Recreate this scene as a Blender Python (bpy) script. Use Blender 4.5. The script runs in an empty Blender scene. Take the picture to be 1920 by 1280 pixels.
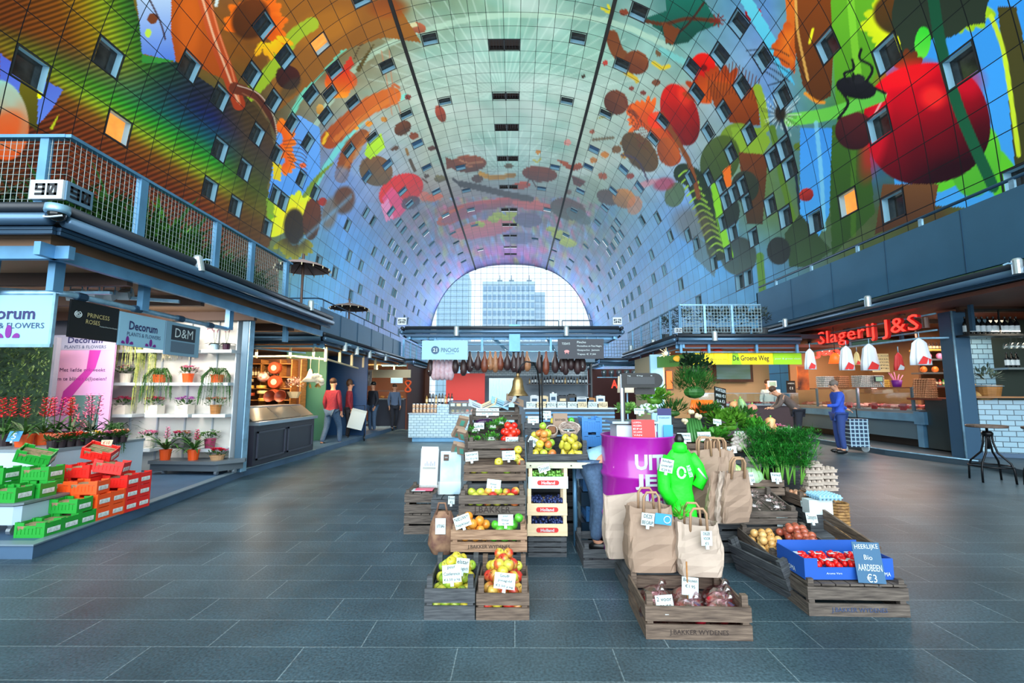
import bpy,math,random
import numpy as np
from mathutils import Vector,Matrix,Euler
random.seed(7); RNG = np.random.default_rng(5)
SC = bpy.context.scene; COL = SC.collection
PI = math.pi

# ---------------------------------------------------------------- camera, sky light, exposure
F_PX,EYE = 860.0,1.40
PITCH,YAW = math.atan(95/860.0),math.atan(5/865.0)
cam_data = bpy.data.cameras.new('camera'); cam = bpy.data.objects.new('camera',cam_data); COL.objects.link(cam)
cam_data.sensor_width = 36; cam_data.lens = F_PX/1920*36; cam_data.clip_end = 1500; cam_data.clip_start = .05
cam.location = (0,0,EYE); cam.rotation_euler = (PI/2+PITCH,0,YAW); SC.camera = cam
SC.view_settings.view_transform = 'Standard'; SC.view_settings.look = 'None'
SC.view_settings.gamma = 1; SC.view_settings.use_curve_mapping = False
SC.view_settings.exposure = 0.3
world = bpy.data.worlds.new('world'); SC.world = world; world.use_nodes = True
_bg = world.node_tree.nodes['Background']; _bg.inputs[0].default_value = (.80,.93,1.0,1); _bg.inputs[1].default_value = 1.25
SC.cycles.max_bounces = 6; SC.cycles.diffuse_bounces = 4; SC.cycles.sample_clamp_indirect = 6

def lamp(kind,name,loc,power,color=(1,1,1),size=1,rot=(0,0,0),size_y=None,spot=None,radius=None):
    d = bpy.data.lights.new(name,kind); d.energy = power; d.color = color
    if kind == 'AREA':
        d.size = size
        if size_y: d.shape = 'RECTANGLE'; d.size_y = size_y
    if kind in ('POINT','SPOT'): d.shadow_soft_size = radius or .1
    if spot: d.spot_size = spot; d.spot_blend = .5
    o = bpy.data.objects.new(name,d); COL.objects.link(o); o.location = loc; o.rotation_euler = rot
    return o
# daylight entering through the glazed near end of the hall, behind the camera
lamp('AREA','near_end_daylight',(-1,-16,17),15500,(.86,.95,1),38,(PI/2,0,0),32)
# added unseen fill lights above the central stalls, brightening the vault crown
for _y,_p in ((21,3300),(48,5600)): lamp('AREA','crown_fill_light',(-1,_y,3.7),_p,(.93,1,.95),3,(PI,0,0),2)
# daylight of the far glass end
lamp('AREA','far_end_daylight',(-1,119,17),7000,(.72,.88,1),38,(-PI/2,0,0),30)

# ---------------------------------------------------------------- view geometry helpers
_R = Euler((PI/2+PITCH,0,YAW)).to_matrix()
def ray(px,py): return _R @ Vector(((px-960)/F_PX,(640-py)/F_PX,-1))
def at(px,py,Y): d = ray(px,py or 735); return Vector((d.x*Y/d.y,Y,EYE+d.z*Y/d.y))
def fl(px,py,z=0.0): d = ray(px,py); t = (z-EYE)/d.z; return Vector((d.x*t,d.y*t,z))
def ax(px,py,X): d = ray(px,py); t = X/d.x; return Vector((X,d.y*t,EYE+d.z*t))
_Rt = np.array(_R.transposed())
def proj(P):
    q = (np.asarray(P,float)-np.array([0,0,EYE])) @ _Rt.T
    z = np.where(-q[...,2] < .05,.05,-q[...,2])
    return 960+q[...,0]/z*F_PX,640-q[...,1]/z*F_PX

# ---------------------------------------------------------------- materials
def lin(c):
    return tuple((v/12.92 if v <= .04045 else ((v+.055)/1.055)**2.4) for v in [x/255 for x in c[:3]])
_M = {}
def mat(name,rgb=(128,128,128),rough=.6,metal=0.,noise=0.,nscale=20.,emit=0.,alpha=1.,trans=0.,bump=0.,rgb2=None,stretch=(1,1,1),spec=.5,coat=0.,erg=None):
    if name in _M: return _M[name]
    m = bpy.data.materials.new(name); _M[name] = m; m.use_nodes = True
    nt = m.node_tree; b = nt.nodes['Principled BSDF']; L = nt.links
    c = lin(rgb); b.inputs['Base Color'].default_value = (*c,1); m.diffuse_color = (*c,1)
    b.inputs['Roughness'].default_value = rough; b.inputs['Metallic'].default_value = metal
    b.inputs['Specular IOR Level'].default_value = spec; b.inputs['Coat Weight'].default_value = coat
    if trans: b.inputs['Transmission Weight'].default_value = trans
    if alpha < 1: b.inputs['Alpha'].default_value = alpha
    if emit:
        e = lin(erg) if erg else c
        b.inputs['Emission Color'].default_value = (*e,1); b.inputs['Emission Strength'].default_value = emit
    if noise or rgb2 or bump:
        tc = nt.nodes.new('ShaderNodeTexCoord'); mp = nt.nodes.new('ShaderNodeMapping'); mp.inputs['Scale'].default_value = stretch
        n = nt.nodes.new('ShaderNodeTexNoise'); n.inputs['Scale'].default_value = nscale; n.inputs['Detail'].default_value = 5
        L.new(tc.outputs['Object'],mp.inputs[0]); L.new(mp.outputs[0],n.inputs['Vector'])
        r = nt.nodes.new('ShaderNodeValToRGB'); r.color_ramp.elements[0].position = .32; r.color_ramp.elements[1].position = .68
        c2 = lin(rgb2) if rgb2 else tuple(min(1,v*(1+noise)) for v in c)
        c1 = c if rgb2 else tuple(v*(1-noise) for v in c)
        r.color_ramp.elements[0].color = (*c1,1); r.color_ramp.elements[1].color = (*c2,1)
        L.new(n.outputs['Fac'],r.inputs[0]); L.new(r.outputs[0],b.inputs['Base Color'])
        if bump:
            bp = nt.nodes.new('ShaderNodeBump'); bp.inputs['Strength'].default_value = bump; bp.inputs['Distance'].default_value = .02
            L.new(n.outputs['Fac'],bp.inputs['Height']); L.new(bp.outputs[0],b.inputs['Normal'])
    return m
def brick_mat(name,c1,c2,mortar,bw,bh,msize=.006,rough=.3,axes='XZ',offset=.5,speck=0.,bump=.2,scale=1.):
    if name in _M: return _M[name]
    m = bpy.data.materials.new(name); _M[name] = m; m.use_nodes = True; nt = m.node_tree; b = nt.nodes['Principled BSDF']; L = nt.links
    tc = nt.nodes.new('ShaderNodeTexCoord'); sp = nt.nodes.new('ShaderNodeSeparateXYZ'); cb = nt.nodes.new('ShaderNodeCombineXYZ')
    L.new(tc.outputs['Object'],sp.inputs[0]); L.new(sp.outputs[axes[0]],cb.inputs[0]); L.new(sp.outputs[axes[1]],cb.inputs[1])
    br = nt.nodes.new('ShaderNodeTexBrick'); br.inputs['Scale'].default_value = scale; br.inputs['Brick Width'].default_value = bw; br.inputs['Row Height'].default_value = bh
    br.inputs['Mortar Size'].default_value = msize; br.offset = offset; br.inputs['Mortar Smooth'].default_value = .2; br.inputs['Bias'].default_value = 0
    for k,c in zip(('Color1','Color2','Mortar'),(c1,c2,mortar)): br.inputs[k].default_value = (*lin(c),1)
    L.new(cb.outputs[0],br.inputs['Vector'])
    out = br.outputs['Color']
    if speck:
        for sc_,am in ((70,speck),(1.3,speck*.8)):
            n = nt.nodes.new('ShaderNodeTexNoise'); n.inputs['Scale'].default_value = sc_; n.inputs['Detail'].default_value = 4; L.new(tc.outputs['Object'],n.inputs['Vector'])
            mr = nt.nodes.new('ShaderNodeMapRange'); mr.inputs[1].default_value = .3; mr.inputs[2].default_value = .7; mr.inputs[3].default_value = 1-am; mr.inputs[4].default_value = 1+am
            L.new(n.outputs['Fac'],mr.inputs[0]); vm = nt.nodes.new('ShaderNodeVectorMath'); vm.operation = 'SCALE'
            L.new(out,vm.inputs[0]); L.new(mr.outputs[0],vm.inputs['Scale']); out = vm.outputs[0]
    L.new(out,b.inputs['Base Color']); b.inputs['Roughness'].default_value = rough
    bp = nt.nodes.new('ShaderNodeBump'); bp.inputs['Strength'].default_value = bump; bp.inputs['Distance'].default_value = .004; bp.invert = True
    L.new(br.outputs['Fac'],bp.inputs['Height']); L.new(bp.outputs[0],b.inputs['Normal'])
    return m

# ---------------------------------------------------------------- mesh builder
def frame(d):
    d = Vector(d).normalized(); a = Vector((0,0,1)) if abs(d.z) < .9 else Vector((1,0,0))
    u = d.cross(a).normalized(); return u,d.cross(u).normalized()
class MB:
    def __init__(s): s.v = []; s.f = []; s.mi = []; s.cur = 0; s.M = None
    def add(s,vs,fs):
        o = len(s.v)
        s.v += [tuple(s.M @ Vector(p)) for p in vs] if s.M else [tuple(p) for p in vs]
        s.f += [tuple(i+o for i in f) for f in fs]; s.mi += [s.cur]*len(fs); return s
    def box(s,c,d,R=None):
        x,y,z = [k/2 for k in d]; vs = [(-x,-y,-z),(x,-y,-z),(x,y,-z),(-x,y,-z),(-x,-y,z),(x,-y,z),(x,y,z),(-x,y,z)]
        if R is not None: vs = [R @ Vector(p) for p in vs]
        return s.add([(p[0]+c[0],p[1]+c[1],p[2]+c[2]) for p in vs],[(0,3,2,1),(4,5,6,7),(0,1,5,4),(1,2,6,5),(2,3,7,6),(3,0,4,7)])
    def bx(s,x0,x1,y0,y1,z0,z1): return s.box(((x0+x1)/2,(y0+y1)/2,(z0+z1)/2),(abs(x1-x0),abs(y1-y0),abs(z1-z0)))
    def beam(s,p0,p1,w,h,roll=0):
        p0 = Vector(p0); p1 = Vector(p1); d = p1-p0; L = d.length
        if L < 1e-6: return s
        d /= L; up = Vector((0,0,1)) if abs(d.z) < .97 else Vector((0,1,0)); sx = d.cross(up).normalized(); uz = sx.cross(d).normalized()
        R = Matrix((sx,d,uz)).transposed()
        if roll: R = R @ Matrix.Rotation(roll,3,'Y')
        return s.box((p0+p1)/2,(w,L,h),R)
    def tube(s,pts,r,seg=8,cap=True):
        pts = [Vector(p) for p in pts]; n = len(pts); rs = r if isinstance(r,(list,tuple)) else [r]*n; vs = []; fs = []; u = None
        for i,p in enumerate(pts):
            d = (pts[min(i+1,n-1)]-pts[max(i-1,0)]); d = d.normalized() if d.length > 1e-9 else Vector((0,0,1))
            if u is None: u,w = frame(d)
            else:
                u = (u-d*u.dot(d)); u = u.normalized() if u.length > 1e-6 else frame(d)[0]; w = d.cross(u)
            for k in range(seg):
                a = 2*PI*k/seg; vs.append(p+(u*math.cos(a)+w*math.sin(a))*rs[i])
        for i in range(n-1):
            for k in range(seg): fs.append((i*seg+k,i*seg+(k+1) % seg,(i+1)*seg+(k+1) % seg,(i+1)*seg+k))
        if cap: fs += [tuple(range(seg))[::-1],tuple((n-1)*seg+k for k in range(seg))]
        return s.add(vs,fs)
    def lathe(s,prof,seg=16,c=(0,0,0),wob=None,M=None):
        vs = []; fs = []; n = len(prof)
        for j,(r,z) in enumerate(prof):
            for k in range(seg):
                a = 2*PI*k/seg; rr = r*(wob(a,j/(n-1)) if wob else 1)
                p = Vector((rr*math.cos(a),rr*math.sin(a),z))
                if M is not None: p = M @ p
                vs.append((p[0]+c[0],p[1]+c[1],p[2]+c[2]))
        for j in range(n-1):
            for k in range(seg): fs.append((j*seg+k,j*seg+(k+1) % seg,(j+1)*seg+(k+1) % seg,(j+1)*seg+k))
        if prof[0][0] > 1e-5: fs.append(tuple(range(seg))[::-1])
        if prof[-1][0] > 1e-5: fs.append(tuple((n-1)*seg+k for k in range(seg)))
        return s.add(vs,fs)
    def ball(s,c,r,seg=10,rings=7,R=None):
        r = r if isinstance(r,(tuple,list)) else (r,r,r); vs = []; fs = []
        for j in range(rings+1):
            t = PI*j/rings
            for k in range(seg):
                a = 2*PI*k/seg; p = Vector((r[0]*math.sin(t)*math.cos(a),r[1]*math.sin(t)*math.sin(a),-r[2]*math.cos(t)))
                if R is not None: p = R @ p
                vs.append((p[0]+c[0],p[1]+c[1],p[2]+c[2]))
        for j in range(rings):
            for k in range(seg): fs.append((j*seg+k,j*seg+(k+1) % seg,(j+1)*seg+(k+1) % seg,(j+1)*seg+k))
        return s.add(vs,fs)
    def prism(s,poly,h,M=None,z0=0):     # polygon in local XY, extruded z0..z0+h
        n = len(poly); vs = [Vector((x,y,z0)) for x,y in poly]+[Vector((x,y,z0+h)) for x,y in poly]
        if M is not None: vs = [M @ p for p in vs]
        return s.add(vs,[tuple(range(n))[::-1],tuple(range(n,2*n))]+[(i,(i+1) % n,n+(i+1) % n,n+i) for i in range(n)])
    def quad(s,a,b,c,d): return s.add([a,b,c,d],[(0,1,2,3)])
    def blade(s,p,d,L,w,droop=.5,seg=4,up=0.):   # a strap leaf arching from p in horizontal direction d
        d = Vector(d); side = d.cross(Vector((0,0,1))); side = side.normalized() if side.length > 1e-5 else Vector((1,0,0)); vs = []; fs = []
        for i in range(seg+1):
            t = i/seg; q = Vector(p)+d*L*t+Vector((0,0,(up*t-droop*t*t)*L)); ww = w*(math.sin(PI*min(1,.12+.88*t))**.6 if t < 1 else .03)
            vs += [q-side*ww/2,q+side*ww/2]
        for i in range(seg): fs.append((2*i,2*i+1,2*i+3,2*i+2))
        return s.add(vs,fs)
    def leaf(s,p,d,L,w):      # a flat pointed leaf
        d = Vector(d).normalized(); u,n = frame(d); p = Vector(p)
        return s.add([p,p+d*L*.5+u*w/2+n*w*.1,p+d*L,p+d*L*.5-u*w/2+n*w*.1],[(0,1,2,3)])
    def mesh(s,name,mats,smooth=False):
        me = bpy.data.meshes.new(name); me.from_pydata(s.v,[],s.f)
        for m in (mats if isinstance(mats,(list,tuple)) else [mats]): me.materials.append(m)
        if any(s.mi): me.polygons.foreach_set('material_index',s.mi)
        if smooth: me.polygons.foreach_set('use_smooth',[True]*len(s.f))
        me.update(); return me
    def build(s,name,mats,parent=None,smooth=False,loc=(0,0,0),rz=0,rot=None,label=None,cat=None,group=None,kind=None):
        return link(name,s.mesh(name,mats,smooth),parent,loc,rz,rot,label,cat,group,kind)
def link(name,me,parent=None,loc=(0,0,0),rz=0,rot=None,label=None,cat=None,group=None,kind=None):
    o = bpy.data.objects.new(name,me); COL.objects.link(o); o.location = loc; o.rotation_euler = rot if rot is not None else (0,0,rz)
    if parent: o.parent = parent
    tag(o,label,cat,group,kind); return o
def tag(o,label=None,cat=None,group=None,kind=None):
    if label: o['label'] = label
    if cat: o['category'] = cat
    if group: o['group'] = group
    if kind: o['kind'] = kind
    return o
def thing(name,label,cat,loc=(0,0,0),rz=0,group=None,rot=None):
    o = bpy.data.objects.new(name,None); COL.objects.link(o); o.location = loc; o.rotation_euler = rot if rot is not None else (0,0,rz)
    o.empty_display_size = .1; return tag(o,label,cat,group)
def kids(o): return [c for c in bpy.data.objects if c.parent == o]
_KC = {}
def dup(o,loc,rz=0,label=None,group=None,rot=None,scale=None,cat=None):
    key = o.name
    if key not in _KC: _KC[key] = [(c,kids(c)) for c in kids(o)]
    r = o.copy(); COL.objects.link(r); r.location = loc; r.rotation_euler = rot if rot is not None else (0,0,rz)
    if scale: r.scale = (scale,)*3 if not isinstance(scale,(tuple,list)) else scale
    tag(r,label,cat,group)
    for c,gs in _KC[key]:
        d = c.copy(); COL.objects.link(d); d.parent = r
        for g in gs: e = g.copy(); COL.objects.link(e); e.parent = d
    return r
def move(o,loc,rz=0,label=None,group=None,rot=None,scale=None,cat=None):
    o.location = loc; o.rotation_euler = rot if rot is not None else (0,0,rz)
    if scale: o.scale = (scale,)*3 if not isinstance(scale,(tuple,list)) else scale
    return tag(o,label,cat,group)
_used = set()
def put(proto,loc,rz=0,**k):       # the first call moves the thing itself, later ones copy it
    if proto.name not in _used:
        _used.add(proto.name); _KC[proto.name] = [(c,kids(c)) for c in kids(proto)]; return move(proto,loc,rz,**k)
    return dup(proto,loc,rz,**k)
def struct(name,B,m,**k): return B.build(name,m,kind='structure',**k)
def text_mesh(s,w=None,h=None,ext=.002,align='CENTER',bold=0.,name='lettering',space=1.):
    cu = bpy.data.curves.new('t','FONT'); cu.body = s; cu.align_x = align; cu.size = 1; cu.extrude = 0; cu.offset = bold; cu.resolution_u = 2; cu.space_character = space
    ob = bpy.data.objects.new('t',cu); me = bpy.data.meshes.new_from_object(ob); bpy.data.objects.remove(ob); bpy.data.curves.remove(cu)
    n = len(me.vertices); co = np.empty(n*3,'f'); me.vertices.foreach_get('co',co); co = co.reshape(-1,3)
    fs = [tuple(p.vertices) for p in me.polygons]; bpy.data.meshes.remove(me)
    if n == 0: return MB()
    lo = co.min(0); hi = co.max(0); co -= (lo+hi)/2; W,H = (hi-lo)[:2]
    sx = (w/W) if w else None; sy = (h/H) if h else None; sx = sx or sy; sy = sy or sx
    B = MB(); y = -ext
    vs = [(p[0]*sx,y,p[1]*sy) for p in co]
    B.add(vs,fs)
    if ext > .004:
        from collections import Counter
        ec = Counter()
        for f in fs:
            for i in range(len(f)): ec[frozenset((f[i],f[(i+1) % len(f)]))] += 1
        o = len(vs); bk = [(v[0],0,v[2]) for v in vs]; sd = []
        for f in fs:
            for i in range(len(f)):
                a,b = f[i],f[(i+1) % len(f)]
                if ec[frozenset((a,b))] == 1: sd.append((a,b,b+o,a+o))
        B = MB(); B.add(vs+bk,fs+sd)
    return B
def text(s,m,parent,loc,w=None,h=None,rot=(0,0,0),ext=.002,bold=0.,name='lettering',label=None,space=1.):
    return text_mesh(s,w,h,ext,bold=bold,space=space).build(name,m,parent,loc=loc,rot=rot,label=label)

# ================================================================ THE HALL
XC,HT,ZS,HW,NP = -1.0,35.3,8.0,21.8,2.55
def _profile():      # half section from the crown down to the floor, even in arc length
    t = np.linspace(0,PI/2,2000); x = HW*np.sin(t)**(2/NP); z = ZS+(HT-ZS)*np.cos(t)**(2/NP)
    x = np.append(x,[HW,HW]); z = np.append(z,[4,0]); s = np.append(0,np.cumsum(np.hypot(np.diff(x),np.diff(z))))
    return s,x,z
_ps,_px,_pz = _profile(); SMAX = _ps[-1]
def vault(s,y,off=0.):   # s = signed arc length from the crown, + to the right
    a = np.abs(s); x = np.interp(a,_ps,_px); z = np.interp(a,_ps,_pz); sg = np.sign(s)
    if off:
        e = .05; dx = np.interp(a+e,_ps,_px)-np.interp(a-e,_ps,_px); dz = np.interp(a+e,_ps,_pz)-np.interp(a-e,_ps,_pz); n = np.hypot(dx,dz)+1e-9
        x = x+off*dz/n; z = z-off*dx/n
    return np.stack(np.broadcast_arrays(XC+sg*x,y,z),-1)
CELL = 1.57
def pix2vault(px,py):
    d = ray(px,py); best = None; lo,hi = .5,200
    def inside(t):
        p = np.array([d.x*t,d.y*t,EYE+d.z*t]); x = abs(p[0]-XC); z = p[2]
        return (x < HW and z < ZS) or (z >= ZS and z < HT and x < HW*(max(0,1-((z-ZS)/(HT-ZS))**NP))**(1/NP))
    for _ in range(50):
        m = (lo+hi)/2
        if inside(m): lo = m
        else: hi = m
    x = d.x*lo-XC; z = EYE+d.z*lo; i = np.argmin(np.hypot(_px-abs(x),_pz-z)); s = _ps[i]*(1 if x > 0 else -1)
    if z < ZS: s = (_ps[-3]+(ZS-z))*(1 if x > 0 else -1)
    return s,d.y*lo

# ---- mural painted on the vault panels: colours as an attribute of a fine mesh
def srgb(a): a = np.asarray(a,float)/255; return np.where(a <= .04045,a/12.92,((a+.055)/1.055)**2.4)
GX = [0,160,320,480,640,800,960,1120,1280,1440,1600,1760,1920]; GY = [0,100,200,300,400,500,600,720]  # base colour grid; far wall blues hold print plus painted window reflection
GC = np.array([
 [(115,75,32),(120,115,32),(110,85,45),(140,80,40),(150,100,45),(115,130,105),(150,185,165),(120,155,145),(85,130,130),(100,140,190),(100,160,45),(60,100,60),(80,150,210)],
 [(95,62,32),(125,112,32),(140,85,35),(120,75,32),(120,95,60),(155,180,165),(150,190,178),(150,185,170),(125,165,160),(120,150,200),(95,150,50),(60,110,170),(85,150,215)],
 [(100,60,32),(110,62,32),(50,90,60),(75,60,35),(150,150,130),(185,195,180),(178,195,188),(172,190,178),(160,170,160),(110,150,200),(70,120,60),(70,140,60),(85,160,220)],
 [(100,50,30),(105,52,30),(90,110,40),(100,80,40),(130,150,200),(190,195,180),(150,190,178),(180,190,175),(160,180,200),(100,125,80),(60,110,190),(60,100,50),(90,170,70)],
 [(80,50,30),(90,60,30),(90,70,35),(100,95,40),(110,150,210),(150,120,120),(150,130,145),(125,150,130),(110,150,205),(95,120,80),(70,90,60),(80,65,45),(80,140,60)],
 [(70,50,30),(70,60,35),(80,70,40),(100,105,50),(90,165,225),(120,150,205),(160,130,170),(110,145,180),(95,155,205),(100,150,190),(85,95,60),(70,90,60),(70,110,60)],
 [(70,70,60),(80,90,70),(90,110,120),(95,160,215),(95,170,225),(130,150,215),(120,150,200),(105,140,185),(95,150,190),(95,160,200),(85,110,90),(70,90,60),(70,110,60)],
 [(70,80,70),(80,100,90),(90,130,160),(95,160,215),(95,170,225),(140,140,205),(120,150,200),(105,140,185),(95,150,190),(95,160,200),(85,110,90),(70,90,60),(70,110,60)]],float)
class Paint:
    def __init__(s,X,Y):
        s.x = np.clip(X,-1500,3400); s.y = np.clip(Y,-2500,1200)
        fx = np.clip(np.interp(s.x,GX,np.arange(13)),0,11.999); fy = np.clip(np.interp(s.y,GY,np.arange(8)),0,6.999)
        i = fx.astype(int); j = fy.astype(int); u = (fx-i)[:,None]; v = (fy-j)[:,None]
        s.c = (GC[j,i]*(1-u)+GC[j,i+1]*u)*(1-v)+(GC[j+1,i]*(1-u)+GC[j+1,i+1]*u)*v
    def noise(s,sc,seed,ang=0,asp=1.):
        x = (s.x*math.cos(ang)+s.y*math.sin(ang))/sc; y = (-s.x*math.sin(ang)+s.y*math.cos(ang))/sc/asp; r = np.random.default_rng(seed); o = 0
        for k in range(7):
            a = r.uniform(0,2*PI); f = r.uniform(.6,2.4); o = o+np.sin(f*(x*math.cos(a)+y*math.sin(a))+r.uniform(0,7)+1.3*np.sin(f*.7*(x*math.sin(a)-y*math.cos(a))+r.uniform(0,7)))/7
        return o
    def mix(s,m,col,a=1.):
        m = (np.clip(m,0,1)*a)[:,None]; s.c = s.c*(1-m)+np.asarray(col,float)*m
    def ell(s,cx,cy,rx,ry,ang,c1,c2=None,soft=.04,a=1.,lobes=0,lob=.05,gd=(0,1),pow_=2.):
        t = math.radians(ang); dx = s.x-cx; dy = s.y-cy; u = (dx*math.cos(t)+dy*math.sin(t))/rx; v = (-dx*math.sin(t)+dy*math.cos(t))/ry
        r = (np.abs(u)**pow_+np.abs(v)**pow_)**(1/pow_)
        if lobes: r = r/(1+lob*np.cos(lobes*np.arctan2(v,u)))
        m = np.clip((1-r)/soft+.5,0,1)
        if c2 is None: col = np.asarray(c1,float)
        else:
            g = np.clip(.5+.5*(u*gd[0]+v*gd[1])+.12*s.noise(max(6,rx*.3),int(cx)),0,1)[:,None]; col = np.asarray(c1)*(1-g)+np.asarray(c2)*g
        s.mix(m,col,a)
    def poly(s,pts,c1,c2=None,gd=(0,1),a=1.,wav=0.):
        P = np.array(pts,float); lo = P.min(0)-8; hi = P.max(0)+8
        idx = np.where((s.x > lo[0]) & (s.x < hi[0]) & (s.y > lo[1]) & (s.y < hi[1]))[0]
        if not len(idx): return
        x = s.x[idx]; y = s.y[idx]
        if wav: x = x+wav*np.sin(y/17.); y = y+wav*np.sin(x/13.)
        ins = np.zeros(len(idx),bool)
        for i in range(len(P)):
            (x1,y1),(x2,y2) = P[i],P[(i+1) % len(P)]
            if y1 == y2: continue
            c = ((y1 > y) != (y2 > y)) & (x < (x2-x1)*(y-y1)/(y2-y1)+x1); ins ^= c
        idx = idx[ins]
        if c2 is None: col = np.asarray(c1,float)
        else:
            g = ((s.x[idx]-lo[0])/(hi[0]-lo[0])*gd[0]+(s.y[idx]-lo[1])/(hi[1]-lo[1])*gd[1]); g = np.clip(g if sum(gd) > 0 else 1+g,0,1)[:,None]
            col = np.asarray(c1)*(1-g)+np.asarray(c2)*g
        s.c[idx] = s.c[idx]*(1-a)+col*a
    def stroke(s,pts,w,c1,a=1.,c2=None,taper=False):
        P = np.array(pts,float); Q = []
        for i in range(len(P)-1):        # Catmull-Rom
            p0,p1,p2,p3 = P[max(i-1,0)],P[i],P[i+1],P[min(i+2,len(P)-1)]
            for t in np.linspace(0,1,7)[:-1]: Q.append(.5*((2*p1)+(-p0+p2)*t+(2*p0-5*p1+4*p2-p3)*t*t+(-p0+3*p1-3*p2+p3)*t**3))
        Q.append(P[-1]); Q = np.array(Q); lo = Q.min(0)-w-3; hi = Q.max(0)+w+3
        idx = np.where((s.x > lo[0]) & (s.x < hi[0]) & (s.y > lo[1]) & (s.y < hi[1]))[0]
        if not len(idx): return
        x = s.x[idx]; y = s.y[idx]; dm = np.full(len(idx),1e9); tt = np.zeros(len(idx)); n = len(Q)-1
        for i in range(n):
            a0 = Q[i]; d = Q[i+1]-a0; L = (d**2).sum()+1e-9; t = np.clip(((x-a0[0])*d[0]+(y-a0[1])*d[1])/L,0,1)
            dd = np.hypot(x-a0[0]-t*d[0],y-a0[1]-t*d[1]); k = dd < dm; dm[k] = dd[k]; tt[k] = (i+t[k])/n
        ww = w/2*(1-tt*.85) if taper else w/2; m = np.clip((ww-dm)/1.2+.5,0,1)*a
        col = np.asarray(c1,float) if c2 is None else np.asarray(c1)*(1-tt[:,None])+np.asarray(c2)*tt[:,None]
        s.c[idx] = s.c[idx]*(1-m[:,None])+col*m[:,None]
    def petals(s,cx,cy,r0,r1,n,w,c1,c2,a0=0,a1=360,sq=1.,seed=1):
        r = random.Random(seed)
        for k in range(n):
            t = math.radians(a0+(a1-a0)*(k+.5)/n+r.uniform(-4,4)); R = r1*r.uniform(.85,1.1); m = (r0+R)/2
            s.ell(cx+m*math.cos(t),cy+sq*m*math.sin(t),(R-r0)/2,w,math.degrees(math.atan2(sq*math.sin(t),math.cos(t))),c1,c2,gd=(1,0),soft=.1)

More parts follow.
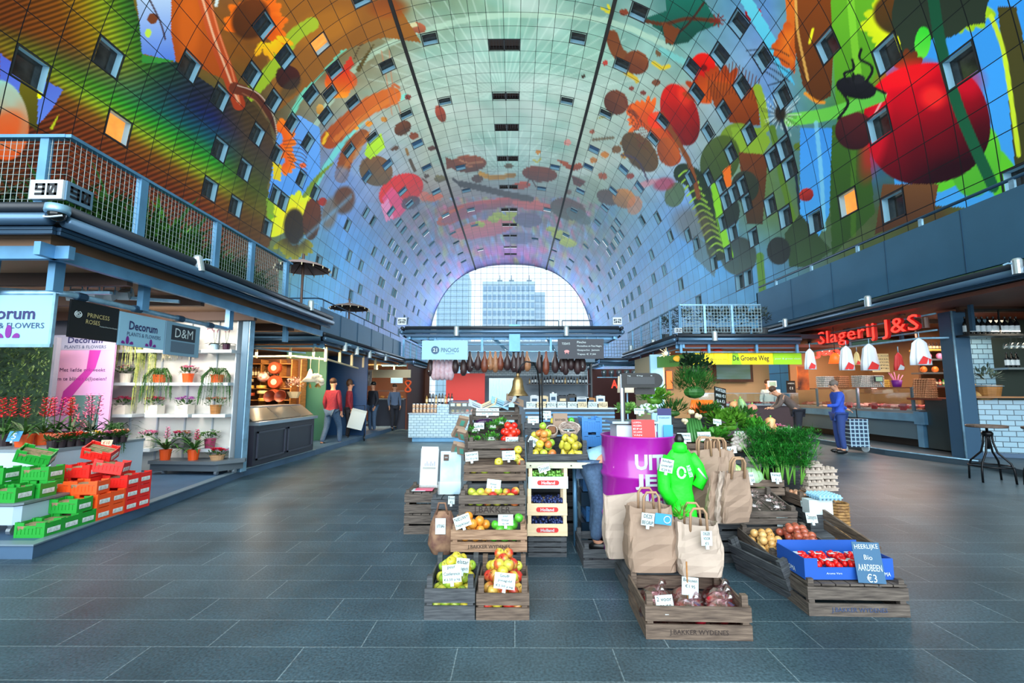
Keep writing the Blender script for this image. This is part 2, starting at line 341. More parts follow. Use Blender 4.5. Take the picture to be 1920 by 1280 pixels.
def mural(X,Y):
    p = Paint(X,Y); e = p.ell; S = p.stroke
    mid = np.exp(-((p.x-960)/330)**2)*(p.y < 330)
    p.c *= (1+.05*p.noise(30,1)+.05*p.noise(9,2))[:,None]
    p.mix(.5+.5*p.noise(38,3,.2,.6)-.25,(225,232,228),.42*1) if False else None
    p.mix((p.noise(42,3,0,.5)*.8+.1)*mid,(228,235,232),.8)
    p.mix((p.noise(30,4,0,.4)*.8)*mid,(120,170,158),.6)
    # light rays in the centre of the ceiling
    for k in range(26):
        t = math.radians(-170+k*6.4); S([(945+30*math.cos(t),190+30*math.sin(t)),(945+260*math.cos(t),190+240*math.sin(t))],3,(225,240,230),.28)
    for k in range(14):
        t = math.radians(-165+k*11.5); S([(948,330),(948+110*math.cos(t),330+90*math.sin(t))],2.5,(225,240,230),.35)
    # big pale hoops across the vault
    S([(560,330),(600,220),(700,100),(860,40),(1000,28),(1140,40),(1260,90)],11,(190,215,195),.7)
    S([(520,300),(560,190),(640,95),(720,40)],9,(120,215,190),.8); S([(655,260),(760,150),(860,125)],5,(205,220,205),.5)
    S([(560,450),(600,330),(690,215),(760,180)],10,(120,220,205),.7); S([(1240,95),(1350,150),(1420,190)],12,(130,215,215),.5)
    # pastel clutter at the far part
    far = ((p.y > 370) & (np.hypot(p.x-960,(p.y-735)) < 385)).astype(float)*np.clip(1.25-(np.abs(p.x-960)-90)/110,.12,1)
    for sd,c,am in ((11,(205,110,130),.75),(12,(235,130,175),.6),(13,(150,190,225),.8),(14,(190,195,90),.5),(15,(110,95,110),.6),(16,(100,130,200),.5)):
        p.mix((p.noise(13,sd,.1*sd,.45)*2.4-.35)*far,c,am)
    lav = ((p.y > 480) & (p.x < 960)).astype(float); p.mix((p.noise(50,21)+.3)*lav*np.clip((p.x-620)/120,0,1),(175,150,215),.6)  # lavender and blue washes on far walls: print mixed with painted daylight reflection
    ring = ((np.abs(p.x-965) > 150) & (np.abs(p.x-965) < 420) & (p.y > 380)).astype(float)
    p.mix((p.noise(60,22,.4,1.6)+.4)*ring,(120,190,240),.6); p.mix((p.noise(25,23,.4,2)*1.3-.1)*ring,(60,135,200),.6)
    p.ell(955,470,62,10,0,(205,120,190),a=.55,soft=.5); e(905,430,60,16,-10,(220,120,110),(180,80,110)); e(975,446,30,12,0,(80,80,120),a=.7)
    for x,y,r in ((935,404,9),(950,409,8),(960,402,8),(925,411,8),(975,415,10),(1050,440,12),(1065,455,12),(1035,430,8),(900,420,7)): e(x,y,r*1.4,r*.7,5,(200,205,70),(150,160,50))
    e(905,385,70,10,-8,(205,90,90),(120,70,90)); e(1000,385,40,9,8,(220,110,100),(190,90,100)); e(850,405,34,12,-25,(210,90,50),(170,60,60)); e(990,412,26,14,5,(110,90,120),(80,80,110))
    e(870,400,46,10,-20,(150,70,100),a=.8); S([(865,345),(900,352),(950,364),(995,373)],12,(60,58,62)); S([(862,345),(850,336)],5,(60,58,62)); e(1065,392,34,20,15,(95,60,60),(60,70,60)); e(1085,405,26,12,30,(60,90,90),a=.8)
    # pink spotted mushroom dome
    e(752,358,44,30,-27,(225,30,30),(190,20,35)); p.poly([(716,372),(735,350),(765,385),(752,405),(735,412)],(235,80,130),(225,70,120)); p.poly([(714,385),(728,372),(738,408),(724,416)],(240,150,190))
    e(770,380,18,12,-20,(60,50,70),a=.8)
    # fish, carp, bananas and fruit on the crown
    e(878,307,34,16,-3,(150,80,50),(80,45,35)); p.poly([(835,294),(850,300),(850,314),(838,318)],(110,60,40)); S([(862,300),(880,306),(905,303)],3,(220,160,120),.6); S([(868,310),(885,312)],3,(215,150,110),.6)
    S([(901,326),(925,333),(963,328)],9,(205,150,55),c2=(150,110,50)); e(895,335,11,7,0,(80,55,50)); e(1012,326,33,15,6,(125,62,42),(80,38,32)); e(977,348,18,7,-8,(190,75,50),(140,60,50)); S([(988,345),(995,335),(1005,350)],2,(60,40,40))
    e(954,311,9,4,0,(90,80,60)); e(1009,285,5,4,0,(190,130,60)); S([(1000,300),(1008,303),(1014,297)],3,(190,180,80)); S([(792,335),(801,342)],3,(90,60,50))
    p.poly([(1042,298),(1062,303),(1070,309),(1088,305),(1094,314),(1080,320),(1062,315)],(190,90,40),(110,50,30)); p.poly([(1072,328),(1100,340),(1088,350),(1075,345)],(90,50,45)); S([(1070,330),(1098,350)],2,(60,40,40)); S([(1112,262),(1150,258)],5,(110,100,80)); e(1130,330,9,6,20,(150,80,50))
    e(826,213,9,17,-22,(170,80,60),(110,60,45)); e(755,240,17,13,-35,(110,62,38),(70,45,30)); e(776,255,9,7,0,(130,70,45)); S([(762,280),(765,290)],5,(140,105,60)); e(740,278,8,4,-20,(90,65,50)); e(765,182,6,5,0,(120,60,50)); e(810,278,8,5,0,(90,60,50))
    e(825,335,11,7,0,(130,120,80),(90,80,60)); e(800,330,5,4,0,(80,60,50)); S([(769,300),(774,312),(778,320)],6,(80,65,50)); e(815,370,16,7,-10,(215,110,80)); e(796,368,10,9,0,(225,110,90),a=.7)
    for x,y,r,c in ((720,224,6,(190,130,60)),(692,232,7,(225,145,50)),(668,240,5,(230,160,60)),(1110,247,5,(150,90,70)),(1113,300,7,(180,120,60)),(1134,290,8,(190,125,60)),(1156,280,9,(110,80,50)),(1168,268,6,(120,90,50)),(1170,292,7,(160,120,50)),(1064,267,7,(210,150,140)),(1066,360,6,(110,90,80)),(1094,143,4,(60,50,40)),(1184,166,5,(130,70,60)),(1182,330,7,(130,60,50)),(1206,174,6,(110,60,50)),(1230,155,8,(110,70,50))):
        e(x,y,r,r*.8,0,c)
    # left fruit and pumpkins on the curve
    S([(618,262),(650,232),(690,200),(735,180)],34,(150,70,30),c2=(205,110,50)); S([(628,262),(660,236),(700,206),(728,190)],10,(215,130,60),.6)
    e(636,155,26,30,0,(225,60,30),(235,150,50),lobes=6); e(640,150,30,22,10,(205,50,25),(200,110,40),a=.7); p.poly([(640,130),(650,115),(658,105),(664,120),(655,132)],(190,60,40))
    S([(664,110),(676,85),(695,75),(700,62)],2,(80,60,40)); S([(672,130),(690,100),(702,82)],9,(90,75,40),taper=True)
    S([(520,155),(545,100),(600,60)],12,(170,215,60),.0); S([(735,215),(725,150),(715,95)],2,(190,120,90),.7); S([(752,215),(735,150),(730,95)],2,(190,120,90),.7)
    S([(735,165),(738,158),(748,164)],5,(190,110,70)); e(783,52,16,10,15,(190,110,80),(130,80,60)); e(775,47,9,5,0,(210,200,160))
    # orange smears at the upper left with sunflower
    p.poly([(520,0),(740,0),(790,80),(720,70),(640,95),(590,150),(520,210),(500,110)],(150,95,40),(125,85,45)); e(727,15,36,20,0,(110,55,25),(150,80,30),soft=.5,a=.8); e(610,50,60,30,-20,(185,120,45),a=.5,soft=.6)
    S([(455,190),(510,130),(550,70),(585,45)],26,(140,165,50),c2=(165,180,60)); p.petals(480,48,12,62,15,10,(200,75,20),(235,120,40),170,400,.9,3); e(470,35,34,40,30,(105,55,25),(70,40,20),soft=.2); p.petals(500,60,20,52,6,6,(245,200,40),(230,160,40),20,120)
    e(540,145,24,22,40,(70,35,30),(50,28,25)); e(545,165,12,25,45,(60,60,50),a=.5,soft=.4)
    # rainbow weave field at the left
    if True:
        q = (p.x*.50+p.y*.87); R = [(-60,(120,70,30)),(60,(150,120,30)),(150,(175,165,40)),(235,(95,130,40)),(330,(35,90,60)),(420,(28,45,90)),(480,(55,35,35)),(600,(90,60,30))]
        d = p.x-.32*p.y
        xs = [-200,-40,30,105,150,188,228,260,310,500]
        cs = np.array([(95,50,28),(105,55,28),(115,62,28),(132,78,30),(160,125,35),(150,160,45),(75,125,45),(42,80,50),(40,50,62),(60,40,34)],float)
        col1 = np.stack([np.interp(d,xs,cs[:,k]) for k in range(3)],1)
        g = p.x*.55-p.y*.85      # second rainbow running down to the right
        ys = [-420,-300,-200,-120,-88,-68,-38,-8,32,80]
        c2 = np.array([(60,45,30),(90,52,30),(105,50,30),(118,58,32),(135,88,38),(150,165,50),(60,150,52),(35,95,95),(34,42,100),(46,28,42)],float)
        col2 = np.stack([np.interp(g,ys,c2[:,k]) for k in range(3)],1)
        w2 = np.clip((p.y-.28*p.x-40)/90,0,1)[:,None]; col = col1*(1-w2)+col2*w2
        fade = np.clip((p.x-400)/60,0,1)[:,None]; col = col*(1-fade*.75)+np.array((80,62,35))*fade*.75
        st = (.80+.26*np.sin((p.x*.34+p.y*.94)*2*PI/9.5+.6*np.sin(p.x/23)))[:,None]; st = 1+(st-1)*np.clip((520-p.x)/160,0,1)[:,None]
        P = [(-900,-900),(252,-900),(250,0),(266,60),(268,118),(330,115),(410,170),(462,180),(505,230),(520,300),(500,350),(520,420),(500,470),(600,500),(600,900),(-900,900)]
        m = np.zeros(len(p.x),bool)
        for i in range(len(P)):
            (x1,y1),(x2,y2) = P[i],P[(i+1) % len(P)]
            if y1 != y2: m ^= ((y1 > p.y) != (y2 > p.y)) & (p.x < (x2-x1)*(p.y-y1)/(y2-y1)+x1)
        m &= p.x < 522; p.c[m] = (col*st)[m]
    p.poly([(252,-30),(322,-30),(326,60),(329,116),(266,100),(262,45)],(215,228,240),(90,125,210),(0,1)); e(286,35,10,10,0,(110,62,40)); S([(276,-10),(300,40),(310,74)],3,(60,40,45)); e(278,62,6,8,0,(190,215,90)); p.poly([(266,102),(329,114),(300,118),(266,118)],(60,130,60))
    p.poly([(322,-40),(375,-40),(400,30),(425,100),(425,150),(400,140),(372,125),(330,115),(320,60)],(190,95,35),(150,72,30)); e(355,50,20,60,0,(200,100,40),a=.6,soft=.6)
    # orange root trunk falling across
    S([(375,-30),(400,60),(425,130),(448,195)],24,(190,90,50),c2=(150,60,35)); S([(372,-30),(398,60),(424,130),(446,190)],4,(240,200,170),.8); S([(386,-30),(410,60),(434,130),(450,195)],3,(235,150,110),.7); S([(405,10),(412,-20)],6,(225,235,235))
    S([(440,165),(480,180),(505,215),(520,255)],22,(100,50,35),c2=(60,35,30),taper=True); S([(445,160),(485,176),(512,215),(520,258)],2,(225,205,190),.8); S([(455,175),(480,190),(500,220)],2,(170,120,90),.6)
    # blue scraps and the peach at the far left
    p.poly([(0,100),(40,130),(118,168),(100,200),(82,222),(70,235),(30,215),(0,170)],(88,100,190),(110,140,220),(0,1)); p.poly([(40,140),(72,150),(70,245),(40,225),(32,200)],(110,100,30),(70,65,25)); p.poly([(72,160),(80,160),(78,185),(70,185)],(240,235,40))
    e(5,225,48,76,-10,(160,215,205),(225,90,40),gd=(0,1)); e(15,235,26,30,30,(230,90,40),a=.7,soft=.6); S([(97,240),(110,215)],6,(185,190,50),taper=True)
    # lower left blue wall with flower, orange petals
    p.poly([(520,250),(560,215),(600,240),(600,330),(560,400),(540,420),(500,390),(510,320)],(120,165,225),(90,150,225)); p.petals(522,260,8,34,9,8,(225,95,30),(240,130,40),-90,110,1.2,5); p.petals(530,300,4,26,6,6,(225,95,30),(240,130,40),-60,90,1.2,6); e(568,310,6,5,0,(230,110,60)); p.poly([(512,300),(528,310),(526,340),(512,335)],(215,190,50))
    for k in range(8): S([(530+k*2,265+k*6),(560+k,262+k*8),(575,275+k*7)],1.4,(70,50,60),.8)
    p.poly([(500,370),(520,375),(510,440),(500,430)],(130,160,60)); p.poly([(505,400),(530,420),(525,440),(503,436)],(120,170,50)); S([(560,395),(590,340),(625,305)],16,(115,135,50),taper=True)
    p.petals(552,415,10,48,18,8,(235,215,40),(215,225,60),150,400,1.25,8); e(552,425,20,34,0,(50,38,22),(35,30,20),soft=.2); p.petals(552,440,12,42,10,6,(60,50,25),(150,150,40),20,160,1.3,9); e(585,410,17,40,5,(100,50,25),(60,40,25)); e(605,378,8,8,0,(150,50,40)); S([(640,330),(655,280),(680,255)],26,(120,62,28),c2=(140,80,40))
    for k in range(9): S([(630+k*5,340-k*6),(655+k*5,290-k*6)],2,(200,120,50),.6)
    e(645,375,20,26,10,(95,55,35),(80,60,50),soft=.3); e(705,320,32,28,25,(120,80,45),(90,75,55)); p.poly([(683,290),(690,265),(715,250),(722,275),(705,290),(695,300)],(190,225,60),(165,205,50)); e(640,330,20,18,10,(120,150,200),a=.6,soft=.5); e(618,400,14,30,10,(110,90,70),a=.7,soft=.4)
    p.mix(np.clip(1-np.abs((p.y-(420+.9*(600-p.x))))/8,0,1)*(p.x > 560)*(p.x < 660),(120,175,220),.6)
    # dark stem planes near top centre right: butterfly, aubergine, pear, prawn
    p.poly([(1205,35),(1250,20),(1245,-20),(1310,-20),(1335,25),(1350,45),(1310,60),(1290,80),(1255,85),(1240,60)],(30,110,95),(25,60,50)); S([(1205,38),(1245,45),(1290,35),(1345,40)],7,(80,45,25)); S([(1250,80),(1290,45),(1320,5)],4,(60,35,25)); p.poly([(1240,40),(1275,55),(1262,85),(1248,78)],(110,60,30)); e(1170,23,9,6,10,(120,60,40)); S([(1128,15),(1145,25),(1140,10)],5,(200,190,60)); 
    for a in range(0,360,40): S([(1345,38),(1345+14*math.cos(math.radians(a)),38+12*math.sin(math.radians(a)))],2.5,(110,40,30))
    S([(1147,68),(1160,100),(1190,120)],24,(110,62,35),c2=(120,75,45)); e(1193,117,24,22,35,(130,75,45),(90,50,35)); S([(1225,118),(1240,127),(1254,124)],8,(215,190,60)); S([(1172,135),(1188,145),(1195,152)],8,(200,170,60)); e(1234,100,5,7,-30,(110,85,60)); e(1135,118,5,5,0,(170,70,60))
    e(1155,192,24,22,60,(110,65,45),(80,48,38)); S([(1145,215),(1120,222)],6,(150,140,60),taper=True)
    S([(1190,208),(1225,235),(1250,260),(1262,295)],30,(205,85,25),c2=(160,70,30)); p.petals(1215,225,10,42,9,5,(200,80,30),(225,110,40),140,300,1,12); e(1232,225,18,16,0,(230,60,25),a=.8); e(1200,285,44,26,50,(95,70,40),(70,55,35)); e(1253,285,28,20,70,(170,85,35),(130,65,30))
    for k in range(12): S([(1195+k*3,215+k*4),(1175+k*2,195+k*7),(1170+k*4,180+k*9)],1.5,(90,45,35),.8)
    e(1275,215,34,60,-18,(195,35,20),(95,22,20),gd=(0,1)); e(1283,180,12,20,-18,(240,80,50),a=.5,soft=.6); e(1318,127,24,28,0,(225,35,18),(160,25,15)); e(1320,127,6,6,0,(100,15,10),soft=.3)
    p.petals(1345,195,10,66,13,8,(200,90,30),(150,60,25),190,350,1.25,13); p.poly([(1325,150),(1420,165),(1425,235),(1400,235),(1370,230),(1340,200)],(165,80,30),(105,50,25))
    for k in range(16): S([(1325+k*6,175+abs(k-8)*2),(1330+k*6.3,115+abs(k-7)*4)],1.5,(90,40,20),.9)
    e(1385,265,36,34,20,(120,145,55),(100,120,50)); p.poly([(1370,238),(1432,240),(1445,265),(1430,290),(1380,285)],(130,160,60)); S([(1420,165),(1430,200),(1435,240)],16,(140,165,60)); e(1350,300,36,48,20,(70,85,40),(45,60,30),a=.9); p.poly([(1385,285),(1440,290),(1430,420),(1400,420),(1390,340)],(110,60,35),(60,50,35)); p.poly([(1355,320),(1370,308),(1372,350),(1360,352)],(215,110,40)); e(1397,350,26,30,0,(50,55,45),(40,50,40)); e(1365,395,22,34,0,(45,55,48),(35,45,40)); e(1385,480,34,36,0,(45,48,42),(60,70,50),a=.8)
    # striped caterpillar
    S([(1282,325),(1305,340),(1322,385),(1335,430),(1345,470)],38,(30,45,28))
    for k in range(13): t = k/12; x = 1285+62*t; y = 326+148*t-30*math.sin(PI*t)*0; S([(x-12,y+4),(x+2,y-6),(x+20,y+4)],3.2,(150,190,70),.95)
    S([(1340,350),(1352,420),(1368,480)],14,(130,190,50)); S([(1130+110,215),(1290,300),(1310,370)],9,(120,70,35)); e(1265,365,18,24,20,(70,90,50),a=.8); e(1245,345,20,12,-10,(160,50,70),a=.7,soft=.4); e(1210,345,22,6,-20,(220,130,140),a=.6,soft=.5); S([(1165,290),(1195,300),(1215,340)],3,(60,50,70)); e(1140,370,22,14,20,(80,60,50),(70,60,60)); e(1170,372,22,18,20,(190,130,70),(130,95,60)); e(1190,385,14,18,20,(200,120,80),a=.6)
    e(1300,420,40,30,25,(100,85,60),a=.55,soft=.6); p.poly([(1300,440),(1345,470),(1340,520),(1300,480)],(80,90,80),a=.6)
    # red ladybird top right and grass blades
    e(1413,27,17,14,40,(190,25,40),(120,15,25)); e(1428,45,7,9,20,(30,20,25)); p.poly([(1376,-20),(1400,-20),(1470,100),(1490,160),(1460,130)],(120,210,225),(90,180,220)); p.poly([(1470,-40),(1500,-40),(1490,140),(1470,110),(1475,40)],(215,120,50),(190,90,40)); p.petals(1490,90,10,40,9,10,(225,125,50),(190,85,35),110,250,1.4,15)
    p.poly([(1490,-60),(1560,-60),(1565,60),(1558,180),(1530,195),(1505,160),(1490,90)],(135,70,30),(80,48,28)); S([(1510,175),(1530,190),(1545,192)],6,(230,150,60)); S([(1492,0),(1496,60),(1515,150)],5,(240,190,110),.8); S([(1524,55),(1518,80)],5,(235,225,60))
    for k in range(5): S([(1400+k*6,95+k*8),(1450,92+k*13),(1480,105+k*16)],2,(30,30,35),.9)
    p.poly([(1555,-60),(1650,-60),(1660,130),(1665,190),(1600,250),(1570,240),(1562,100)],(110,175,50),(75,130,45)); S([(1590,-60),(1600,60),(1610,150)],14,(140,205,70),.7); p.poly([(1560,235),(1625,215),(1640,400),(1560,480),(1555,330)],(60,95,40),(50,75,40)); S([(1600,240),(1600,440)],10,(80,120,45),.6)
    p.poly([(1640,-60),(1920,-60),(1920,380),(1820,390),(1680,380),(1660,120)],(70,150,225),(85,165,230),(0,1))
    S([(1760,330),(1850,300),(1905,380)],60,(100,190,60)); e(1830,300,46,70,10,(105,195,65),(80,160,60))
    # yellow sunflower
    p.petals(1690,45,20,72,19,9,(235,235,50),(200,215,50),95,290,1.05,16); e(1690,25,52,42,0,(95,58,28),(60,50,30),soft=.15); p.petals(1790,0,20,80,12,12,(200,215,50),(150,190,50),20,150,.8,17); p.poly([(1680,-60),(1860,-60),(1850,40),(1800,60),(1745,75),(1720,110),(1690,100),(1675,50)],(40,48,40),(45,55,45),wav=4); e(1730,80,15,30,5,(60,190,60),(110,215,80)); p.petals(1700,130,4,40,5,8,(130,65,35),(100,50,30),200,340,1,18)
    p.poly([(1870,12),(1905,12),(1925,100),(1925,330),(1905,330),(1890,180)],(70,65,35),(60,62,38)); S([(1858,30),(1880,90),(1895,180),(1910,290)],9,(200,220,70))
    # great red cherry
    e(1738,232,118,113,-12,(215,20,42),(36,12,22),gd=(.35,1.1),soft=.012,pow_=2.25); e(1640,262,22,70,14,(235,35,55),a=.55,soft=.7); e(1700,140,50,22,-15,(245,40,45),a=.7,soft=.8); e(1750,182,22,20,0,(255,60,55),a=.85,soft=.9); e(1810,150,34,30,20,(225,30,55),a=.5,soft=.8); S([(1625,260),(1640,215),(1662,175)],4,(250,200,200),.8)
    S([(1745,-40),(1765,90),(1800,210),(1862,350)],22,(28,75,55),c2=(30,85,60))
    e(1602,245,36,36,0,(85,35,38),(45,22,28)); S([(1480,225),(1560,212),(1650,180)],24,(120,200,90),c2=(100,180,80)); S([(1495,275),(1530,262),(1565,255)],14,(90,110,45),taper=True)
    e(1605,165,38,20,12,(30,30,36),(18,18,24)); e(1608,148,14,9,0,(35,35,40))
    for q in ([(1590,155),(1583,138),(1600,130),(1598,112)],[(1625,152),(1635,135),(1632,122),(1612,110),(1615,92)],[(1580,175),(1590,195),(1572,222)],[(1640,165),(1660,175)],[(1600,150),(1600,138)]): S(q,5,(22,22,26))
    p.poly([(1655,345),(1760,345),(1750,400),(1640,440)],(110,75,50),(70,48,38)); 
    # dandelion clock
    for k in range(54):
        a = k*2.399; r = 20+24*((k*37 % 17)/17); S([(1465+8*math.cos(a),215+8*math.sin(a)),(1465+r*math.cos(a),210+r*1.15*math.sin(a))],1.3,(225,232,232) if k % 2 else (60,60,60),.8)
    e(1463,212,10,16,0,(40,35,30),soft=.4); S([(1466,225),(1478,260),(1490,310),(1500,400)],5,(30,40,55)); S([(1448,240),(1468,340),(1490,420)],12,(90,120,50)); p.poly([(1500,240),(1560,240),(1555,400),(1520,480),(1500,400)],(80,150,225),(95,175,235)); S([(1530,230),(1540,330),(1545,430)],8,(150,215,240),.7); e(1512,365,14,12,-30,(185,60,50),(120,40,40)); S([(1490,130),(1470,150),(1440,160)],2,(30,30,40))
    p.poly([(1500,400),(1560,470),(1520,500),(1480,500),(1470,440)],(50,62,45),(60,85,55)); e(1460,470,22,26,0,(42,48,45)); S([(1425,480),(1430,560)],14,(90,130,50))
    e(600,205,7,10,10,(215,165,90),(170,120,60)); S([(606,268),(614,250)],6,(215,170,50))
    g = p.c.mean(1,keepdims=True); p.c = np.clip(g+(p.c-g)*1.22,0,255)
    return 255*(p.c/255)**.98

def build_vault():
    win = {}
    wins = '''54,101 201,89 354,109 499,50 470,134 537,107 594,70 415,175 510,188 228,228 487,249 421,275 457,306 406,349 453,383 497,406 524,286 516,353 539,373 586,181 544,225 578,262 569,329 615,218 625,121 601,356 653,275 697,252 597,356 689,328 725,302 783,269 803,319 756,355 731,394 769,387 819,362 687,395 700,412 656,419 750,419 783,406 656,472 598,481 630,503 677,492 678,536 705,470 717,483 734,455 742,466 752,476 759,486 731,498 741,508 716,522 722,528 737,541 742,545 753,519 759,527 769,450 777,459 758,433 791,422 798,439 833,400 848,437 786,478 798,495 809,459 822,478 855,455 780,511 794,528 781,547 764,566 709,558 719,564 730,572 738,577 689,584 702,591 717,598 727,603 741,609 748,616 653,561 758,592 767,597 777,575 784,583 816,519 822,531 797,566 830,497 841,516 862,475 869,492 881,392 900,467 895,420 813,83 1077,80 835,183 1058,180 685,8 731,130 765,218 1200,8 1160,124 1130,212 865,314 1033,310 876,355 1024,352 1108,277 1097,314 1167,309 1145,352 1081,358 1192,350 1155,411 1131,384 1116,411 1201,406 1236,419 1256,455 1147,427 1133,447 1167,447 1159,459 1151,469 1144,480 1197,462 1185,473 1226,481 1247,511 1226,526 1172,491 1164,500 1126,455 1094,455 1055,439 1050,453 1009,447 1019,389 1069,395 1125,505 1105,487 1150,512 1144,519 1183,520 1191,514 1164,536 1169,533 1197,550 1187,558 1178,562 1169,570 1206,581 1218,573 1189,591 1181,595 1141,559 1130,570 1122,577 1150,584 1141,591 1126,541 1108,527 1067,505 1073,492 1037,489 1042,472 1094,544 1105,563 1106,589 1278,536 1312,566 1287,431 1334,506 1306,469 1362,422 1397,400 1381,544 1406,528 1412,459 1377,347 1325,322 1366,275 1347,362 1297,348 1362,491 1680,69 1824,84 1534,97 1391,39 1475,158 1421,118 1352,96 1379,171 1307,173 1347,212 1408,235 1656,208 1478,262 1438,292 1364,279 1324,252 1592,356 1683,410 1529,393 1487,329 1445,370 1384,339 1359,363 1404,393 1912,309 1374,420 1246,238 1222,262 1288,120 1475,420 660,185 612,190'''.split()
    for w in wins:
        x,y = map(float,w.split(',')); s,Y = pix2vault(x,y); k = (math.floor(s/CELL),math.floor(Y/CELL))
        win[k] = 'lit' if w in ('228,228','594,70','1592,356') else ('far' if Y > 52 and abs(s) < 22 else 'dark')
    for y in (85,183,243,300,347,390,420,442,462,478):
        s,Y = pix2vault(947,y); j = math.floor(Y/CELL)
        win[(-1,j)] = win[(0,j)] = 'crown'
    keys = np.array(list(win.keys()))
    Y0,Y1 = 13.0,120.0
    NY,NS = 600,1500
    ys = 1/np.linspace(1/Y0,1/Y1,NY+1); ss = np.linspace(-SMAX,SMAX,NS+1)
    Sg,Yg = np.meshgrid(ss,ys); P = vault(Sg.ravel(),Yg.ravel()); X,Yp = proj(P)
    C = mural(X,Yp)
    i = np.arange(NY)[:,None]*(NS+1)+np.arange(NS)[None]; q = np.stack([i,i+NS+1,i+NS+2,i+1],-1).reshape(-1,4)
    cs = (Sg[:-1,:-1]+Sg[1:,1:]).ravel()/2; cy = (Yg[:-1,:-1]+Yg[1:,1:]).ravel()/2
    fi = np.floor(cs/CELL).astype(int); fj = np.floor(cy/CELL).astype(int); us = cs/CELL-fi; uy = cy/CELL-fj
    hit = np.isin(fi*1000+fj,keys[:,0]*1000+keys[:,1]) & (us > .06) & (us < .94) & (uy > .06) & (uy < .94)
    q = q[~hit]
    me = bpy.data.meshes.new('ceiling'); nv = len(P); nf = len(q)
    me.vertices.add(nv); me.vertices.foreach_set('co',P.astype('f').ravel()); me.loops.add(nf*4); me.loops.foreach_set('vertex_index',q.ravel().astype('i'))
    me.polygons.add(nf); me.polygons.foreach_set('loop_start',np.arange(0,nf*4,4,dtype='i')); me.polygons.foreach_set('loop_total',np.full(nf,4,'i'))
    me.update(calc_edges=True)
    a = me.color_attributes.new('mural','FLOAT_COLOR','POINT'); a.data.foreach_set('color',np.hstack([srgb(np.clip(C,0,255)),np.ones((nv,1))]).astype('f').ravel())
    uv = me.attributes.new('panel','FLOAT_VECTOR','POINT'); uv.data.foreach_set('vector',np.stack([Sg.ravel()/CELL,Yg.ravel()/CELL,0*Sg.ravel()],1).astype('f').ravel())
    m = bpy.data.materials.new('mural_panels'); m.use_nodes = True; nt = m.node_tree; L = nt.links; b = nt.nodes['Principled BSDF']; N = nt.nodes.new
    ca = N('ShaderNodeAttribute'); ca.attribute_name = 'mural'; pa = N('ShaderNodeAttribute'); pa.attribute_name = 'panel'; sp = N('ShaderNodeSeparateXYZ'); L.new(pa.outputs['Vector'],sp.inputs[0])
    def M_(op,a_,b_=None):
        n = N('ShaderNodeMath'); n.operation = op
        for k,v in enumerate((a_,b_)):
            if v is None: continue
            if hasattr(v,'name') and not isinstance(v,(int,float)): L.new(v,n.inputs[k])
            else: n.inputs[k].default_value = v
        return n.outputs[0]
    dist = None
    for ax_ in ('X','Y'):
        fr = M_('FRACT',sp.outputs[ax_]); d = M_('ABSOLUTE',M_('SUBTRACT',fr,.5)); d = M_('GREATER_THAN',d,.486); dist = d if dist is None else M_('MAXIMUM',dist,d)
    wn = N('ShaderNodeTexWhiteNoise'); fl_ = N('ShaderNodeVectorMath'); fl_.operation = 'FLOOR'; L.new(pa.outputs['Vector'],fl_.inputs[0]); L.new(fl_.outputs[0],wn.inputs['Vector'])
    var = M_('ADD',M_('MULTIPLY',wn.outputs['Value'],.16),.92)
    vm = N('ShaderNodeVectorMath'); vm.operation = 'SCALE'; L.new(ca.outputs['Color'],vm.inputs[0]); L.new(var,vm.inputs['Scale'])
    mx = N('ShaderNodeMix'); mx.data_type = 'RGBA'; L.new(dist,mx.inputs[0]); L.new(vm.outputs[0],mx.inputs[6]); mx.inputs[7].default_value = (.006,.008,.01,1); L.new(mx.outputs[2],b.inputs['Base Color'])
    b.inputs['Roughness'].default_value = .42; b.inputs['Specular IOR Level'].default_value = .15
    me.materials.append(m); me.polygons.foreach_set('use_smooth',[True]*nf)
    link('ceiling',me,kind='structure')
    # plain continuation of the vault beside and behind the viewpoint, out of view
    B = MB(); ss2 = np.linspace(-SMAX,SMAX,60)
    for y0,y1 in ((-16,13.0),):
        for k in range(59):
            a0,a1 = ss2[k],ss2[k+1]; B.quad(*[tuple(vault(np.float64(s),y)) for s,y in ((a0,y0),(a0,y1),(a1,y1),(a1,y0))])
    struct('ceiling_near',B,mat('mural_plain',(120,130,110),.4,noise=.5,nscale=.3))
    # windows: recessed box, light metal reveals, frame, dark glass
    reveal = mat('window_reveal',(150,200,225),.4); frm = mat('window_frame_dark',(22,26,30),.4); D = .42; c = CELL/2*.94; w = .07
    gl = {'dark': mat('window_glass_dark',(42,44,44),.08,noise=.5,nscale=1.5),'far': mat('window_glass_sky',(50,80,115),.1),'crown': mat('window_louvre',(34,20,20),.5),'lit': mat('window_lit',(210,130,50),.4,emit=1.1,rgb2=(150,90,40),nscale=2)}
    meshes = {}
    for kd,g in gl.items():
        B = MB()
        B.cur = 0; B.quad((-c,-c,0),(-c,c,0),(-c,c,-D),(-c,-c,-D)); B.quad((c,-c,0),(c,c,0),(c,c,-D),(c,-c,-D)); B.quad((-c,c,0),(c,c,0),(c,c,-D),(-c,c,-D)); B.quad((-c,-c,0),(c,-c,0),(c,-c,-D),(-c,-c,-D))
        B.cur = 1
        for sx,sy,dx,dy in ((0,-1,2*c+w,w),(0,1,2*c+w,w),(-1,0,w,2*c+w),(1,0,w,2*c+w)): B.box((sx*c,sy*c,0.0),(dx,dy,.05))
        B.cur = 2; B.box((0,0,-D),(2*c,2*c,.02))
        if kd == 'crown': B.cur = 1; [B.box((x*c*.4,0,-.1),(.04,2*c,.04)) for x in (-2,-1,0,1,2)]
